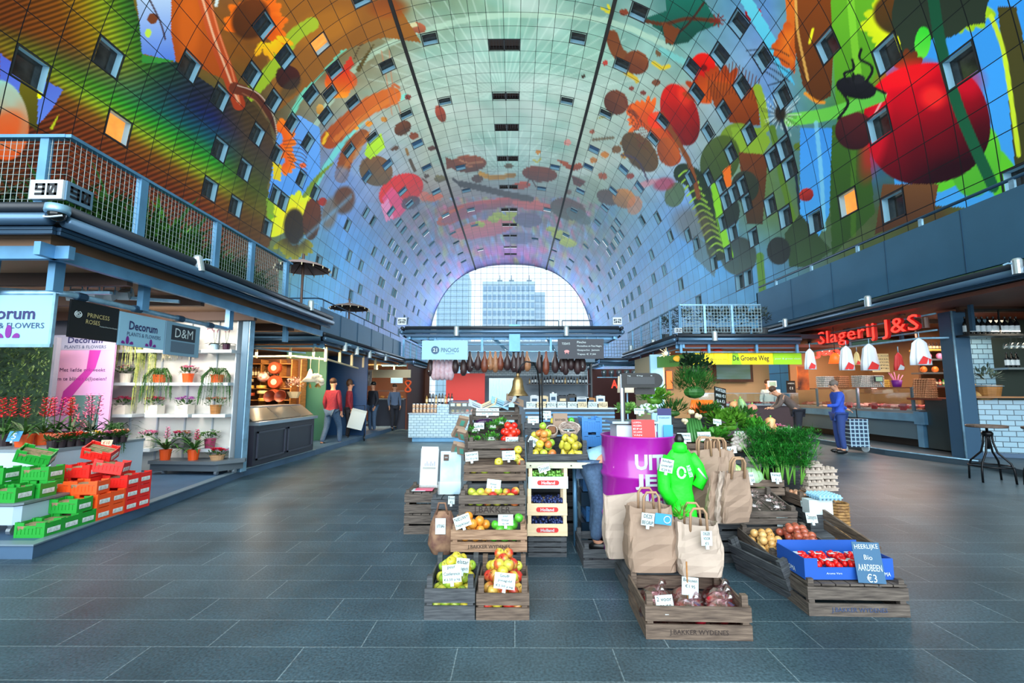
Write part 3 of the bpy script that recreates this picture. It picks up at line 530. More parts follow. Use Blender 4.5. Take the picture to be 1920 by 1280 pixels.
        meshes[kd] = B.mesh('window',[mat('dark_reveal',(40,34,34),.6) if kd == 'crown' else reveal,frm,g])
    for n,((i,j),kd) in enumerate(sorted(win.items(),key=lambda t: t[0][1])):
        s = (i+.5)*CELL; y = (j+.5)*CELL; p = vault(np.float64(s),y); q = vault(np.float64(s),y,-.2) if abs(s) > .1 else None
        t = Vector(vault(np.float64(s+.1),y)-vault(np.float64(s-.1),y)).normalized(); Yv = Vector((0,1,0)); nrm = t.cross(Yv).normalized()
        if nrm.dot(Vector((XC,y,12))-Vector(p)) < 0: t = -t; nrm = t.cross(Yv).normalized()
        o = link('window_%d' % (n+1),meshes[kd],kind='structure'); R = Matrix((t,Yv,nrm)).transposed().to_4x4(); R.translation = Vector(p); o.matrix_world = R
    # black expansion joints along the vault
    for n,sg in enumerate((-1,1)):
        B = MB(); x = 9.45*sg; s = np.interp(9.45,_px[:2000],_ps[:2000])*sg
        for k in range(24):
            y0 = 13+k*107/24; B.beam(vault(np.float64(s),y0,.08),vault(np.float64(s),y0+107/24,.08),.30,.12)
        struct('trim_%d' % (n+1),B,mat('joint_black',(14,10,10),.7))
build_vault()

# ---- floor
B = MB(); B.bx(-23,22,-17,121,-.1,0)
struct('floor',B,brick_mat('granite_floor',(66,88,100),(54,76,88),(112,130,138),.85,.30,.0035,.4,'XY',.37,.45,.15))

# ---- far glass end: cable net, glass, town behind
B = MB(); prof = [(float(x),float(z)) for x,z in zip(_px,_pz)]
def halfw(z): return HW if z <= ZS else HW*(max(0,1-((z-ZS)/(HT-ZS))**NP))**(1/NP)
for k in range(-13,14):
    x = k*1.57*1.02; z = 0
    ztop = HT if x == 0 else ZS+(HT-ZS)*(max(0,1-(abs(x)/HW)**NP))**(1/NP); B.tube([(XC+x,119.8,0),(XC+x,119.8,ztop)],.035,4)
for k in range(1,23): z = k*1.57; h = halfw(z); B.tube([(XC-h,119.8,z),(XC+h,119.8,z)],.035,4)
struct('window_cable_net',B,mat('cable_steel',(95,125,140),.4))
gm = bpy.data.materials.new('facade_glass'); gm.use_nodes = True; nt = gm.node_tree; nt.nodes.clear()
o_ = nt.nodes.new('ShaderNodeOutputMaterial'); t_ = nt.nodes.new('ShaderNodeBsdfTransparent'); g_ = nt.nodes.new('ShaderNodeBsdfGlossy'); g_.inputs['Roughness'].default_value = .05; x_ = nt.nodes.new('ShaderNodeMixShader'); x_.inputs[0].default_value = .06
t_.inputs[0].default_value = (.93,.98,1,1); nt.links.new(t_.outputs[0],x_.inputs[1]); nt.links.new(g_.outputs[0],x_.inputs[2]); nt.links.new(x_.outputs[0],o_.inputs[0])
th = np.linspace(-SMAX,SMAX,80); pts = [tuple(vault(np.float64(s),120.0)) for s in th]
B = MB(); B.add(pts,[tuple(range(len(pts)))]); struct('window_far_end',B,gm)
def tower(px0,px1,pyt,Y,cols,rows,cw,cg,label,mast=False):
    a = at(px0,pyt,Y); b = at(px1,pyt,Y); W = b.x-a.x; H = a.z; t = thing('tower_block',label,'building',((a.x+b.x)/2,Y,0))
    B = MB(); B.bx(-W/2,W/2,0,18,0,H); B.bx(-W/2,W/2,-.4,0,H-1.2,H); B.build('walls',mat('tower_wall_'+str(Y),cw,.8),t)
    if mast:
        for x in (-.18,.05,.4): B = MB(); B.tube([(x*W,6,H),(x*W,6,H+4)],.15,5); B.box((x*W,6,H+1),(2,1.5,2)); B.build('roof_mast',mat('tower_mast',(130,150,165),.7),t)
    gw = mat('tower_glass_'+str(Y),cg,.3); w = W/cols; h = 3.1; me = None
    for r in range(rows):
        for c in range(cols):
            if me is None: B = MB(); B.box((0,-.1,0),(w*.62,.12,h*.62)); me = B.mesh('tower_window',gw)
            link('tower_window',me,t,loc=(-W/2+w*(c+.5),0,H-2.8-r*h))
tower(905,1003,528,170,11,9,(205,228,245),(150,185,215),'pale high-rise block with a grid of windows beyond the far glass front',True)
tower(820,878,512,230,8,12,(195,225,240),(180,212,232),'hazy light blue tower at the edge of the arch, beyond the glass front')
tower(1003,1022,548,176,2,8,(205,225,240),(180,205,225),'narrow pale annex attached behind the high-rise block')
B = MB(); B.bx(-150,150,121,320,-.5,-.1); struct('ground_outside',B,mat('street_paving',(150,160,165),.8))

# ================================================================ SHARED MATERIALS AND BUILDERS
steel = mat('blue_grey_steel',(98,152,192),.42,.35,noise=.15,nscale=3); steel_d = mat('dark_blue_steel',(44,74,100),.35,.4); galv = mat('galvanised',(140,184,212),.4,.45,noise=.2,nscale=9)
anth = mat('anthracite',(34,42,52),.4); white = mat('white_paint',(196,208,216),.5); cream = mat('cream_paint',(215,200,165),.6); black = mat('black_plastic',(18,20,22),.35)
paper_w = mat('white_card',(200,220,222),.6); ink = mat('black_ink',(25,28,36),.6); ink_b = mat('blue_ink',(50,70,110),.6); chalk = mat('chalk_white',(205,220,224),.7)
greyp = mat('grey_parapet',(62,106,136),.38,.25,noise=.12,nscale=.8); plinth = mat('plinth_grey',(64,94,124),.5,noise=.15,nscale=2)
wood_o = mat('oak_shelf',(165,112,58),.5,noise=.25,nscale=4,stretch=(1,1,8)); wood_d = mat('dark_wood',(70,42,28),.5,noise=.3,nscale=5)
crate_w = [mat('crate_wood_grey',(108,98,90),.8,noise=.45,nscale=9,stretch=(.7,.7,8),bump=.4,rgb2=(62,54,50)),mat('crate_wood_brown',(122,104,90),.8,nscale=9,stretch=(.7,.7,8),bump=.4,rgb2=(74,60,52)),
           mat('crate_wood_tan',(170,138,112),.75,nscale=9,stretch=(.7,.7,8),bump=.4,rgb2=(118,90,70)),mat('crate_wood_slate',(86,90,94),.8,nscale=9,stretch=(.7,.7,8),bump=.4,rgb2=(52,56,62)),mat('pale_veneer',(232,208,168),.6,noise=.1,nscale=8,stretch=(.7,.7,6))]
stamp = mat('stamped_ink',(52,42,40),.9); leaf_g = mat('leaf_green',(58,110,40),.5,rgb2=(34,74,28),nscale=14); leaf_l = mat('leaf_light',(110,170,52),.5,rgb2=(70,130,38),nscale=14); leaf_dk = mat('leaf_dark',(30,62,34),.45,rgb2=(18,42,24),nscale=14)
terra = mat('orange_pot',(235,88,28),.45); steel_pl = mat('brushed_steel',(160,172,182),.28,.8); glass_m = None
def clear_glass(name,tint=(.9,.97,.98),a=.12,rough=.04):
    if name in _M: return _M[name]
    m = bpy.data.materials.new(name); _M[name] = m; m.use_nodes = True; nt = m.node_tree; nt.nodes.clear(); N = nt.nodes.new
    o = N('ShaderNodeOutputMaterial'); t = N('ShaderNodeBsdfTransparent'); g = N('ShaderNodeBsdfGlossy'); g.inputs['Roughness'].default_value = rough; x = N('ShaderNodeMixShader'); x.inputs[0].default_value = a
    t.inputs[0].default_value = (*tint,1); nt.links.new(t.outputs[0],x.inputs[1]); nt.links.new(g.outputs[0],x.inputs[2]); nt.links.new(x.outputs[0],o.inputs[0]); return m
glass_m = clear_glass('case_glass'); film = clear_glass('plastic_film',(.95,.98,.98),.14,.15)
def fruit_mat(name,c1,c2,lo=.42,hi=.6,sc=9,rough=.3,stretch=(1,1,.5)):
    m = bpy.data.materials.new(name); _M[name] = m; m.use_nodes = True; nt = m.node_tree; b = nt.nodes['Principled BSDF']; L = nt.links; N = nt.nodes.new
    tc = N('ShaderNodeTexCoord'); oi = N('ShaderNodeObjectInfo'); ad = N('ShaderNodeVectorMath'); ad.operation = 'ADD'; mul = N('ShaderNodeMath'); mul.operation = 'MULTIPLY'; mul.inputs[1].default_value = 37
    L.new(oi.outputs['Random'],mul.inputs[0]); L.new(tc.outputs['Object'],ad.inputs[0]); L.new(mul.outputs[0],ad.inputs[1])
    mp = N('ShaderNodeMapping'); mp.inputs['Scale'].default_value = stretch; L.new(ad.outputs[0],mp.inputs[0]); n = N('ShaderNodeTexNoise'); n.inputs['Scale'].default_value = sc; n.inputs['Detail'].default_value = 3; L.new(mp.outputs[0],n.inputs['Vector'])
    r = N('ShaderNodeValToRGB'); r.color_ramp.elements[0].position = lo; r.color_ramp.elements[1].position = hi; r.color_ramp.elements[0].color = (*lin(c1),1); r.color_ramp.elements[1].color = (*lin(c2),1)
    L.new(n.outputs['Fac'],r.inputs[0]); L.new(r.outputs[0],b.inputs['Base Color']); b.inputs['Roughness'].default_value = rough; b.inputs['Coat Weight'].default_value = .3; return m
def lathe_mesh(name,prof,m,seg=14,wob=None,smooth=True): B = MB(); B.lathe(prof,seg,wob=wob); return B.mesh(name,m,smooth)

# ---- crates
def wood_crate(label,W,D,H,loc,rz=0,rot=None,wood=0,rows=2,gap=.2,post_up=.02,text_s=None,cat='crate',name='wooden_crate',group=None,post=.035,th=.012,tcol=None,upside=False,bottom=True):
    t = thing(name,label,cat,loc,rz,group,rot); w = crate_w[wood]; sh = H*(1-gap)/rows; st = H/rows
    def side(L,axis):
        B = MB()
        for r in range(rows):
            z = r*st+sh/2+random.uniform(-.002,.002); B.box((0,0,z),(L,th,sh))
        return B
    B = side(W,0); me = B.mesh('slatted_side',w); B2 = side(D-2*th,0); me2 = B2.mesh('slatted_end',w)
    link('slatted_side',me,t,(0,-D/2+th/2,0)); link('slatted_side',me,t,(0,D/2-th/2,0)); link('slatted_end',me2,t,(-W/2+th/2,0,0),PI/2); link('slatted_end',me2,t,(W/2-th/2,0,0),PI/2)
    B = MB(); B.bx(-post/2,post/2,-post/2,post/2,-.0,H+post_up); me = B.mesh('corner_post',w)
    for sx in (-1,1):
        for sy in (-1,1): link('corner_post',me,t,(sx*(W/2-th-post/2),sy*(D/2-th-post/2),0))
    if bottom:
        B = MB(); n = max(3,int(W/.08)); zz = H-.012 if upside else .006
        for k in range(n): B.box((-W/2+(k+.5)*W/n,0,zz),(W/n-.008,D-.004,.012))
        B.build('base_board',w,t)
    if text_s: text(text_s,tcol or stamp,t,(0,-D/2-.001,sh*.5),w=W*.55,rot=(0,0,0),name='stamped_lettering')
    return t
def plastic_crate_proto(m,name='plastic_crate',W=.27,D=.165,H=.125,tagc=True):
    t = thing(name,'x','crate'); B = MB(); th = .01
    for sx in (-1,1):
        B.bx(sx*(W/2-th),sx*W/2,-D/2,D/2,0,.03); B.bx(sx*(W/2-th),sx*W/2,-D/2,D/2,H-.04,H); B.bx(sx*(W/2-.004),sx*(W/2-.008),-D/2,D/2,.03,H-.04)
        n = 6
        for k in range(n): y = -D/2+(k+.5)*D/n; B.bx(sx*(W/2-th),sx*W/2,y-.006,y+.006,.03,H-.04)
    for sy in (-1,1):
        B.bx(-W/2,W/2,sy*(D/2-th),sy*D/2,0,.03); B.bx(-W/2,-W*.2,sy*(D/2-th),sy*D/2,H-.035,H+.004); B.bx(W*.2,W/2,sy*(D/2-th),sy*D/2,H-.035,H+.004); B.bx(-W*.2,W*.2,sy*(D/2-th),sy*D/2,H-.045,H-.022)
        B.bx(-W/2,W/2,sy*(D/2-.008),sy*(D/2-.004),.03,H-.04)
        for k in range(8): x = -W/2+(k+.5)*W/8; B.bx(x-.007,x+.007,sy*(D/2-th),sy*D/2,.03,H-.045)
    for sx in (-1,1):
        for sy in (-1,1): B.box((sx*(W/2-.01),sy*(D/2-.01),H/2+.004),(.022,.022,H+.008))
    B.build('body',m,t); B = MB(); B.bx(-W/2+.01,W/2-.01,-D/2+.01,D/2-.01,.004,.012); B.build('base',m,t)
    if tagc: B = MB(); B.box((W/2+.003,0,H*.45),(.004,D*.7,H*.34)); B.build('label_card',mat('crate_label',(205,215,215),.5,noise=.3,nscale=60),t)
    return t

# ---- price cards
_cn = [0]
def card(lines,loc,label,w=.12,h=.085,rz=0.,tilt=-.35,roll=0.,stick=None,mback=None,col=None,name='price_card',cat='price card',clip=True,group=None,sizes=None):
    t = thing(name,label,cat,loc,group=group,rot=(tilt,roll,rz)); B = MB(); B.bx(-w/2,w/2,0,.003,0,h); B.build('card',mback or paper_w,t)
    n = len(lines)
    for k,s in enumerate(lines):
        if not s: continue
        hh = h/n*.58*((sizes or [1]*n)[k]); ww = min(w*.86,len(s)*hh*.62); text(s,col or ink,t,(0,-.001,h-(k+.5)*h/n),w=ww,h=hh,rot=(0,random.uniform(-.05,.05),0),name='handwriting')
    if clip: B = MB(); B.box((0,-.004,-.006),(.02,.014,.026)); B.build('clip',mat('clip_white',(205,220,225),.4),t)
    if stick: B = MB(); B.tube([(0,.004,0),(0,.004,-stick)],.003,5); B.build('stick',wood_o,t)
    return t

# ---- fruit prototypes
def fruit_proto(name,cat,m,r=.037,kind='apple'):
    t = thing(name,'x',cat)
    if kind == 'apple': prof = [(0,-.72),(.32,-.84),(.7,-.66),(.95,-.22),(1,.2),(.86,.62),(.5,.86),(.2,.8),(0,.66)]
    elif kind == 'pear': prof = [(0,-.85),(.4,-.95),(.85,-.6),(.98,-.1),(.8,.45),(.5,.95),(.38,1.35),(.2,1.55),(0,1.58)]
    else: prof = [(0,-.95),(.45,-.88),(.8,-.55),(.98,0),(.85,.5),(.5,.85),(.12,.94),(0,.9)]
    wob = (lambda a,t_: 1+.035*math.cos(5*a)) if kind in ('apple','tomato') else None
    link('body',lathe_mesh('body',[(a*r,b*r) for a,b in prof],m,12,wob),t)
    top = prof[-1][1]*r; B = MB(); B.tube([(0,0,top-.002),(.002,0,top+.007),(.006,0,top+.012)],[.0022,.0015,.002],5)
    if kind == 'tomato':
        for k in range(5): B.leaf((0,0,top),(math.cos(k*1.257),math.sin(k*1.257),.1),r*.5,r*.16)
    B.build('stem',mat('fruit_stem',(80,70,35),.7) if kind != 'tomato' else leaf_g,t); return t
def heap(proto,M,W,D,r,base,label,group,n_max=60,slope=0.,peak=0.,fill=1.,seed=1,layers=1,ztilt=None,ok=None,pick=None):
    """fruits laid in a staggered pattern over a W x D bed; M = crate matrix"""
    R = random.Random(seed); out = []; cnt = 0
    for L in range(layers):
        nx = max(1,int((W-2*r*L)/(2*r*1.0))); ny = max(1,int((D-2*r*L)/(1.8*r)))
        for j in range(ny):
            for i in range(nx-(j % 2)):
                if cnt >= n_max or R.random() > fill: continue
                x = (i-(nx-1-(j % 2))/2)*2.02*r; y = (j-(ny-1)/2)*1.8*r; q = 1-(abs(x)/(W/2))**2*.6-(abs(y)/(D/2))**2*.6
                if ok and not ok(x,y): continue
                z = base+r+slope*y+peak*max(0,q)+L*1.6*r+R.uniform(-.1,.25)*r; p = M @ Vector((x+R.uniform(-.12,.12)*r,y+R.uniform(-.12,.12)*r,z))
                pr_ = pick(x,y,R) if pick else proto
                out.append(put(pr_,p,rot=(R.uniform(-1,1),R.uniform(-1,1),R.uniform(0,6)),scale=R.uniform(.92,1.08),label=label,group=group)); cnt += 1
    return out

# ---- plants
def foliage(B,c,r,n,L,w,R,up=.2,flat=1.):
    for _ in range(n):
        a = R.uniform(0,2*PI); e = R.uniform(-.3,1.2); d = Vector((math.cos(a)*math.cos(e),math.sin(a)*math.cos(e),math.sin(e)*flat+up)); q = Vector(c)+Vector((d.x*r[0],d.y*r[1],d.z*r[2]))*R.uniform(.5,1)
        B.leaf(q,(d+Vector((R.uniform(-.6,.6),R.uniform(-.6,.6),R.uniform(-.4,.6)))),L*R.uniform(.7,1.2),w)
def pot_mb(r,h,taper=.8): B = MB(); B.lathe([(r*taper,0),(r,h),(r*1.04,h),(r*1.04,h*.9),(r*.9,h*.9),(0,h*.86)],14); return B
def flower_pot(name,label,cat,loc,fcol,potm,seed=1,r=.07,h=.09,n=16,fr=.025,leafm=None,sp=.11,hh=.1,square=False,group=None,rz=0):
    R = random.Random(seed); t = thing(name,label,cat,loc,rz,group)
    if square: B = MB(); B.bx(-r*1.2,r*1.2,-r,r,0,h); B.build('pot',potm,t)
    else: pot_mb(r,h).build('pot',potm,t,smooth=False)
    B = MB(); foliage(B,(0,0,h),(sp,sp*.8,hh*.6),46,.06,.035,R); B.build('leaves',leafm or leaf_g,t)
    fs = fcol if isinstance(fcol,list) else [fcol]
    for ci,m in enumerate(fs):
        B = MB()
        for k in range(max(3,n//len(fs))):
            a = R.uniform(0,2*PI); q = R.uniform(0,1)**.5; c = Vector((math.cos(a)*q*sp*.9,math.sin(a)*q*sp*.7,h+hh*(1.05-.35*q)+R.uniform(-.01,.02)))
            for p in range(5): aa = p*1.257+a; B.leaf(c,(math.cos(aa),math.sin(aa),.45),fr*1.3,fr)
            B.ball(c,fr*.28,5,3)
        B.build('blossoms',m,t)
    return t
def strap_plant(name,label,cat,loc,potm,seed,r=.075,h=.13,n=20,L=.32,w=.028,fl_=None,leafm=None,fh=.3,spikes=1,droop=.75,rz=0):
    R = random.Random(seed); t = thing(name,label,cat,loc,rz); pot_mb(r,h).build('pot',potm,t); B = MB()
    for k in range(n): a = k*2.4; B.blade((0,0,h),(math.cos(a),math.sin(a),0),L*R.uniform(.6,1.1),w,droop*R.uniform(.6,1.2),5,R.uniform(.5,1.3))
    B.build('leaves',leafm or leaf_g,t)
    if fl_:
        for s in range(spikes):
            a = s*2.2+seed; cx,cy = .03*math.cos(a)*spikes,.03*math.sin(a); S = MB(); S.tube([(cx*.3,cy*.3,h),(cx,cy,h+fh)],.005,5); S.build('flower_stalk',leafm or leaf_g,t); B = MB()
            for k in range(30):
                z = h+fh*(.45+.6*k/30); aa = k*2.4; B.leaf((cx,cy,z),(math.cos(aa),math.sin(aa),.5),.068*(1.15-k/50),.034)
            B.build('flower_spike',fl_,t)
    return t
def orchid(name,label,loc,potm,fcol,seed=2):
    R = random.Random(seed); t = thing(name,label,'orchid',loc); B = MB(); B.lathe([(.05,0),(.06,.1),(.055,.1),(.05,.08),(0,.08)],14); B.build('pot',potm,t); B = MB()
    for k in range(7): a = k*.9; B.blade((0,0,.1),(math.cos(a),math.sin(a),0),.17,.05,.5,4,.45)
    B.build('leaves',leaf_dk,t)
    for s in (-1,1):
        S = MB(); pts = [(0,0,.1),(s*.02,0,.22),(s*.03,0,.32),(s*.07,-.02,.37),(s*.11,-.04,.36)]; S.tube(pts,.003,5); S.build('flower_stem',leaf_g,t); B = MB()
        for q in pts[2:]+[(s*.05,-.01,.35),(s*.09,-.03,.37)]:
            for p in range(5): aa = p*1.257; B.leaf(q,(math.cos(aa),-.35,math.sin(aa)),.026,.02)
        B.build('blossoms',fcol,t)
    return t
def bottle_proto(name,glass,lab,h=.3,r=.037,cap=None):
    t = thing(name,'x','bottle'); link('glass_body',lathe_mesh('glass_body',[(r*.9,0),(r,.01),(r,h*.58),(r*.85,h*.66),(r*.38,h*.76),(r*.36,h*.96),(0,h*.96)],glass,12),t)
    B = MB(); B.lathe([(r*1.02,h*.16),(r*1.02,h*.5)],12); B.build('paper_label',lab,t); B = MB(); B.lathe([(r*.42,h*.9),(r*.42,h),(0,h)],10); B.build('cap',cap or black,t); return t
# ---- spot lights of the stall eaves
def spot_proto():
    t = thing('eave_spotlight','x','spotlight'); B = MB(); B.lathe([(.05,-.13),(.055,-.13),(.055,.05),(.04,.075),(0,.075)],14); B.build('housing',mat('lamp_silver',(190,205,212),.3,.6),t)
    B = MB(); B.lathe([(0,-.122),(.046,-.122)],14); B.build('lens',mat('lamp_lens',(255,244,220),.3,emit=4),t); B = MB(); B.tube([(0,0,.0),(0,.09,.02),(0,.14,.0)],.012,6); B.build('bracket',galv,t); return t
SPOT = spot_proto()
# ---- number boxes: blocky digits
def seg_number(s,m,parent,loc,h,rot=(0,0,0)):
    G = {'9': 'abcdfg','0': 'abcdefz','5': 'acdfg','2': 'abdeg','3': 'abcdg','8': 'abcdefg'}; w = h*.8; u = h*.2; B = MB(); n = len(s)
    for i,ch in enumerate(s):
        x0 = (i-n/2)*(w+u)+u/2; g = G[ch]
        def R_(a,b,c,d): B.bx(x0+a,x0+b,-.004,0,c-h/2,d-h/2)
        if 'a' in g: R_(0,w,h-u,h)
        if 'd' in g: R_(0,w,0,u)
        if 'g' in g: R_(0,w,h/2-u/2,h/2+u/2)
        if 'f' in g: R_(0,u,h/2,h)
        if 'b' in g: R_(w-u,w,h/2,h)
        if 'e' in g: R_(0,u,0,h/2)
        if 'c' in g: R_(w-u,w,0,h/2)
        if 'z' in g: B.add([(x0+u,-.004,-h/2+u),(x0+2*u,-.004,-h/2+u),(x0+w-u,-.004,h/2-u),(x0+w-2*u,-.004,h/2-u)],[(0,1,2,3)])
    return B.build('number',m,parent,loc=loc,rot=rot)
def mesh_rail(B,p0,p1,z0,z1,step=.055,r=.0024):     # welded wire mesh between two ground points
    p0 = Vector(p0); p1 = Vector(p1); L = (p1-p0).length; n = int(L/step); m = int((z1-z0)/step); d = (p1-p0)/max(1,n)
    for k in range(n+1): q = p0+d*k; B.tube([(q.x,q.y,z0),(q.x,q.y,z1)],r,4,False)
    for k in range(m+1): z = z0+(z1-z0)*k/m; B.tube([(p0.x,p0.y,z),(p1.x,p1.y,z)],r,4,False)
# ---- people: one skinned body, clothes as materials by height, hair and garments as children
def person(label,loc,rz,J,skinm,shirt,pants,hair=None,scale=1.,shoes=None,extra=None,apron=None,hair_long=False):
    """J: dict of joint offsets that override the relaxed standing pose (metres, facing -Y)"""
    P = dict(pelvis=(0,0,.95),waist=(0,0,1.08),chest=(0,-.01,1.30),neckb=(0,0,1.47),neck=(0,-.01,1.53),head0=(0,-.015,1.60),head1=(0,-.01,1.70),
             shl=(-.17,0,1.42),ell=(-.23,.02,1.15),wrl=(-.22,-.08,.92),hal=(-.21,-.11,.84),shr=(.17,0,1.42),elr=(.23,.02,1.15),wrr=(.22,-.08,.92),har=(.21,-.11,.84),
             hpl=(-.10,0,.90),knl=(-.11,-.02,.50),anl=(-.11,.02,.10),tol=(-.12,-.14,.04),hpr=(.10,0,.90),knr=(.11,-.02,.50),anr=(.11,.02,.10),tor=(.12,-.14,.04))
    P.update(J); t = thing('person',label,'person',loc,rz); t.scale = (scale,)*3
    def skin(name,chains,rad,m,sub=2,parent=t):
        names = []; edges = []
        for ch in chains:
            for i,k in enumerate(ch):
                if k not in names: names.append(k)
                if i: edges.append((names.index(ch[i-1]),names.index(k)))
        me = bpy.data.meshes.new(name); me.from_pydata([Vector(P[k]) if isinstance(k,str) else Vector(k) for k in names],edges,[]); me.materials.append(m)
        o = link(name,me,parent); sk = o.modifiers.new('skin','SKIN'); sk.use_smooth_shade = True
        for i,k in enumerate(names):
            rr = rad[k] if k in rad else .012; me.skin_vertices[0].data[i].radius = rr if isinstance(rr,tuple) else (rr,rr)
        me.skin_vertices[0].data[0].use_root = True
        s = o.modifiers.new('sub','SUBSURF'); s.levels = sub; s.render_levels = sub; return o
    rad = dict(pelvis=(.15,.11),waist=(.14,.10),chest=(.17,.12),neckb=(.10,.08),neck=.05,head0=(.075,.085),head1=(.08,.095),shl=.06,ell=.042,wrl=.028,hal=.03,shr=.06,elr=.042,wrr=.028,har=.03,hpl=.085,knl=.055,anl=.038,tol=.03,hpr=.085,knr=.055,anr=.038,tor=.03)
    skin('body',[('pelvis','waist','chest','neckb','neck','head0','head1'),('chest','shl','ell','wrl','hal'),('chest','shr','elr','wrr','har'),('pelvis','hpl','knl','anl','tol'),('pelvis','hpr','knr','anr','tor')],rad,skinm)
    g = {k: ((v[0]*1.14,v[1]*1.18) if isinstance(v,tuple) else v*1.28) for k,v in rad.items()}; g['neckb'] = (.105,.085)
    skin('jacket',[('waist','chest','neckb'),('waist','pelvis'),('chest','shl','ell','wrl'),('chest','shr','elr','wrr')],g,shirt)
    g2 = dict(g); g2['pelvis'] = (.15,.115); g2['anl'] = g2['anr'] = .06; g2['knl'] = g2['knr'] = .075
    skin('trousers',[('pelvis','hpl','knl','anl'),('pelvis','hpr','knr','anr')],g2,pants)
    h1 = Vector(P['head1']); h0 = Vector(P['head0']); up = (h1-h0).normalized(); fw = Vector((0,-1,0)); fw = (fw-up*fw.dot(up)).normalized(); sd = up.cross(fw)
    HM = Matrix((sd,-fw,up)).transposed()
    if hair: B = MB(); B.ball(h1+up*.028-fw*.02,(.088,.098,.085 if not hair_long else .13),14,9,HM); B.build('hair',hair,t,smooth=True)
    B = MB(); B.ball(h0+up*.055+fw*.10,(.012,.02,.02),8,6,HM); [B.ball(h0+up*.05+sd*s*.088,(.012,.022,.03),8,6,HM) for s in (-1,1)]; B.build('nose_and_ears',skinm,t,smooth=True)
    B = MB(); [B.ball(h0+up*.085+fw*.085+sd*s*.032,.011,8,6) for s in (-1,1)]; B.build('eyes',black,t,smooth=True)
    B = MB(); B.ball(h0+up*.015+fw*.088,(.025,.008,.007),8,5,HM); B.build('mouth',mat('lips',(150,70,65),.5),t,smooth=True)
    for s,an,to in ((0,'anl','tol'),(1,'anr','tor')): a = Vector(P[an]); b = Vector(P[to]); B = MB(); d = (b-a); d.z = 0; d.normalize(); c = a+d*.07; B.ball((c.x,c.y,c.z-.045),(.05,.14,.05),10,7,Matrix.Rotation(math.atan2(-d.x,d.y),3,'Z')); B.build('shoe',shoes or black,t,smooth=True)
    for side,wr,ha in ((-1,'wrl','hal'),(1,'wrr','har')):   # fingers and a thumb
        w0 = Vector(P[wr]); h_ = Vector(P[ha]); d = (h_-w0).normalized(); u,v = frame(d); 
        for f in range(4):
            o = h_+u*(f-1.5)*.018; L = (.055,.065,.062,.048)[f]; B = MB(); B.tube([o,o+d*L*.55+v*.006,o+d*L*.9+v*.02,o+d*L+v*.034],[.009,.0085,.008,.006],6); B.build('finger',skinm,t,smooth=True)
        o = w0*.4+h_*.6+u*.028*side; B = MB(); B.tube([o,o+u*.03*side+d*.02,o+u*.035*side+d*.05],[.011,.010,.008],6); B.build('thumb',skinm,t,smooth=True)
    return t
skin_m = mat('skin',(205,150,120),.5); denim = mat('denim',(66,92,122),.8,noise=.2,nscale=40); dark_cloth = mat('dark_cloth',(36,40,52),.85); brown_hair = mat('brown_hair',(70,46,30),.6,noise=.3,nscale=30)

# ================================================================ LEFT FLOWER STALL (number 90)
XS = -4.08; YF = 4.02
# raised platform of the left row
P0 = fl(60,1048); P1 = fl(455,893); P2 = fl(590,853)
B = MB(); B.prism([(-12,P0.y),(P0.x,P0.y),(P1.x,P1.y),(P2.x,P2.y),(P2.x-.02,24),(-12,24)],.115); t = thing('stall_platform','low blue-grey plinth under the flower stall and its neighbour','platform',(0,0,0)); B.build('plinth',plinth,t)
B = MB(); B.prism([(-12,P0.y-.02),(P0.x+.02,P0.y-.02),(P1.x+.02,P1.y),(P2.x+.02,P2.y),(P2.x-.1,P2.y),(P1.x-.1,P1.y),(P0.x-.09,P0.y+.09),(-12,P0.y+.09)],.012,z0=.112); B.build('edge_trim',mat('plinth_edge',(128,150,165),.4,.4),t)
# canopy of stall 90
def fascia(parent,p0,p1,z0,z1,out,name='gutter'):
    p0 = Vector(p0); p1 = Vector(p1); H = z1-z0
    B = MB(); o = Vector(out); B.tube([(p0+o*.05).to_tuple()[:2]+(z1-.05,),(p1+o*.05).to_tuple()[:2]+(z1-.05,)],.05,10); B.build(name,anth,parent,smooth=True)
    B = MB(); B.tube([(p0+o*.07).to_tuple()[:2]+(z1-.16,),(p1+o*.07).to_tuple()[:2]+(z1-.16,)],.055,12); B.build('blind_roll',mat('roll_blue',(88,120,150),.3,.5),parent,smooth=True)
    B = MB(); a = p0-o*.02; b = p1-o*.02; B.beam((a.x,a.y,z1-.23),(b.x,b.y,z1-.23),.12,.03); a = p0+o*.02; b = p1+o*.02; B.beam((a.x,a.y,z1-.265),(b.x,b.y,z1-.265),.035,.03); B.build('guide_rail',steel_d,parent)
    B = MB(); a = p0-o*.16; b = p1-o*.16; B.beam((a.x,a.y,z0+.06),(b.x,b.y,z0+.06),.06,.12); B.build('edge_beam',steel,parent)
G0 = (-4.1,3.95,0); G1 = (-4.1,10.0,0); GL = (-9,3.95,0)
t = thing('stall_canopy','steel canopy with round gutter over the flower stall','canopy',(0,0,0))
fascia(t,G0,G1,2.62,3.08,(1,0,0)); fascia(t,GL,G0,2.62,3.08,(0,-1,0))
B = MB(); B.bx(-10.5,-4.3,4.1,10.0,2.72,2.86); B.build('ceiling_panel',mat('warm_ceiling',(140,108,84),.7,noise=.25,nscale=.8),t)
for k,y in enumerate((5.0,6.2,7.5,8.8)): B = MB(); B.bx(-10.5,-4.3,y-.04,y+.04,2.58,2.72); B.build('joist',mat('joist_brown',(70,48,40),.6),t)
for y in (4.3,5.35,7.0,8.75): 
    for x in ((-4.42,) if y > 4.3 else (-4.42,-4.46-.6)): B = MB(); B.bx(x-.035,x+.035,y-.05,y+.05,2.36 if y < 9 else 2.2,2.70); B.build('hanger_post',steel,t)
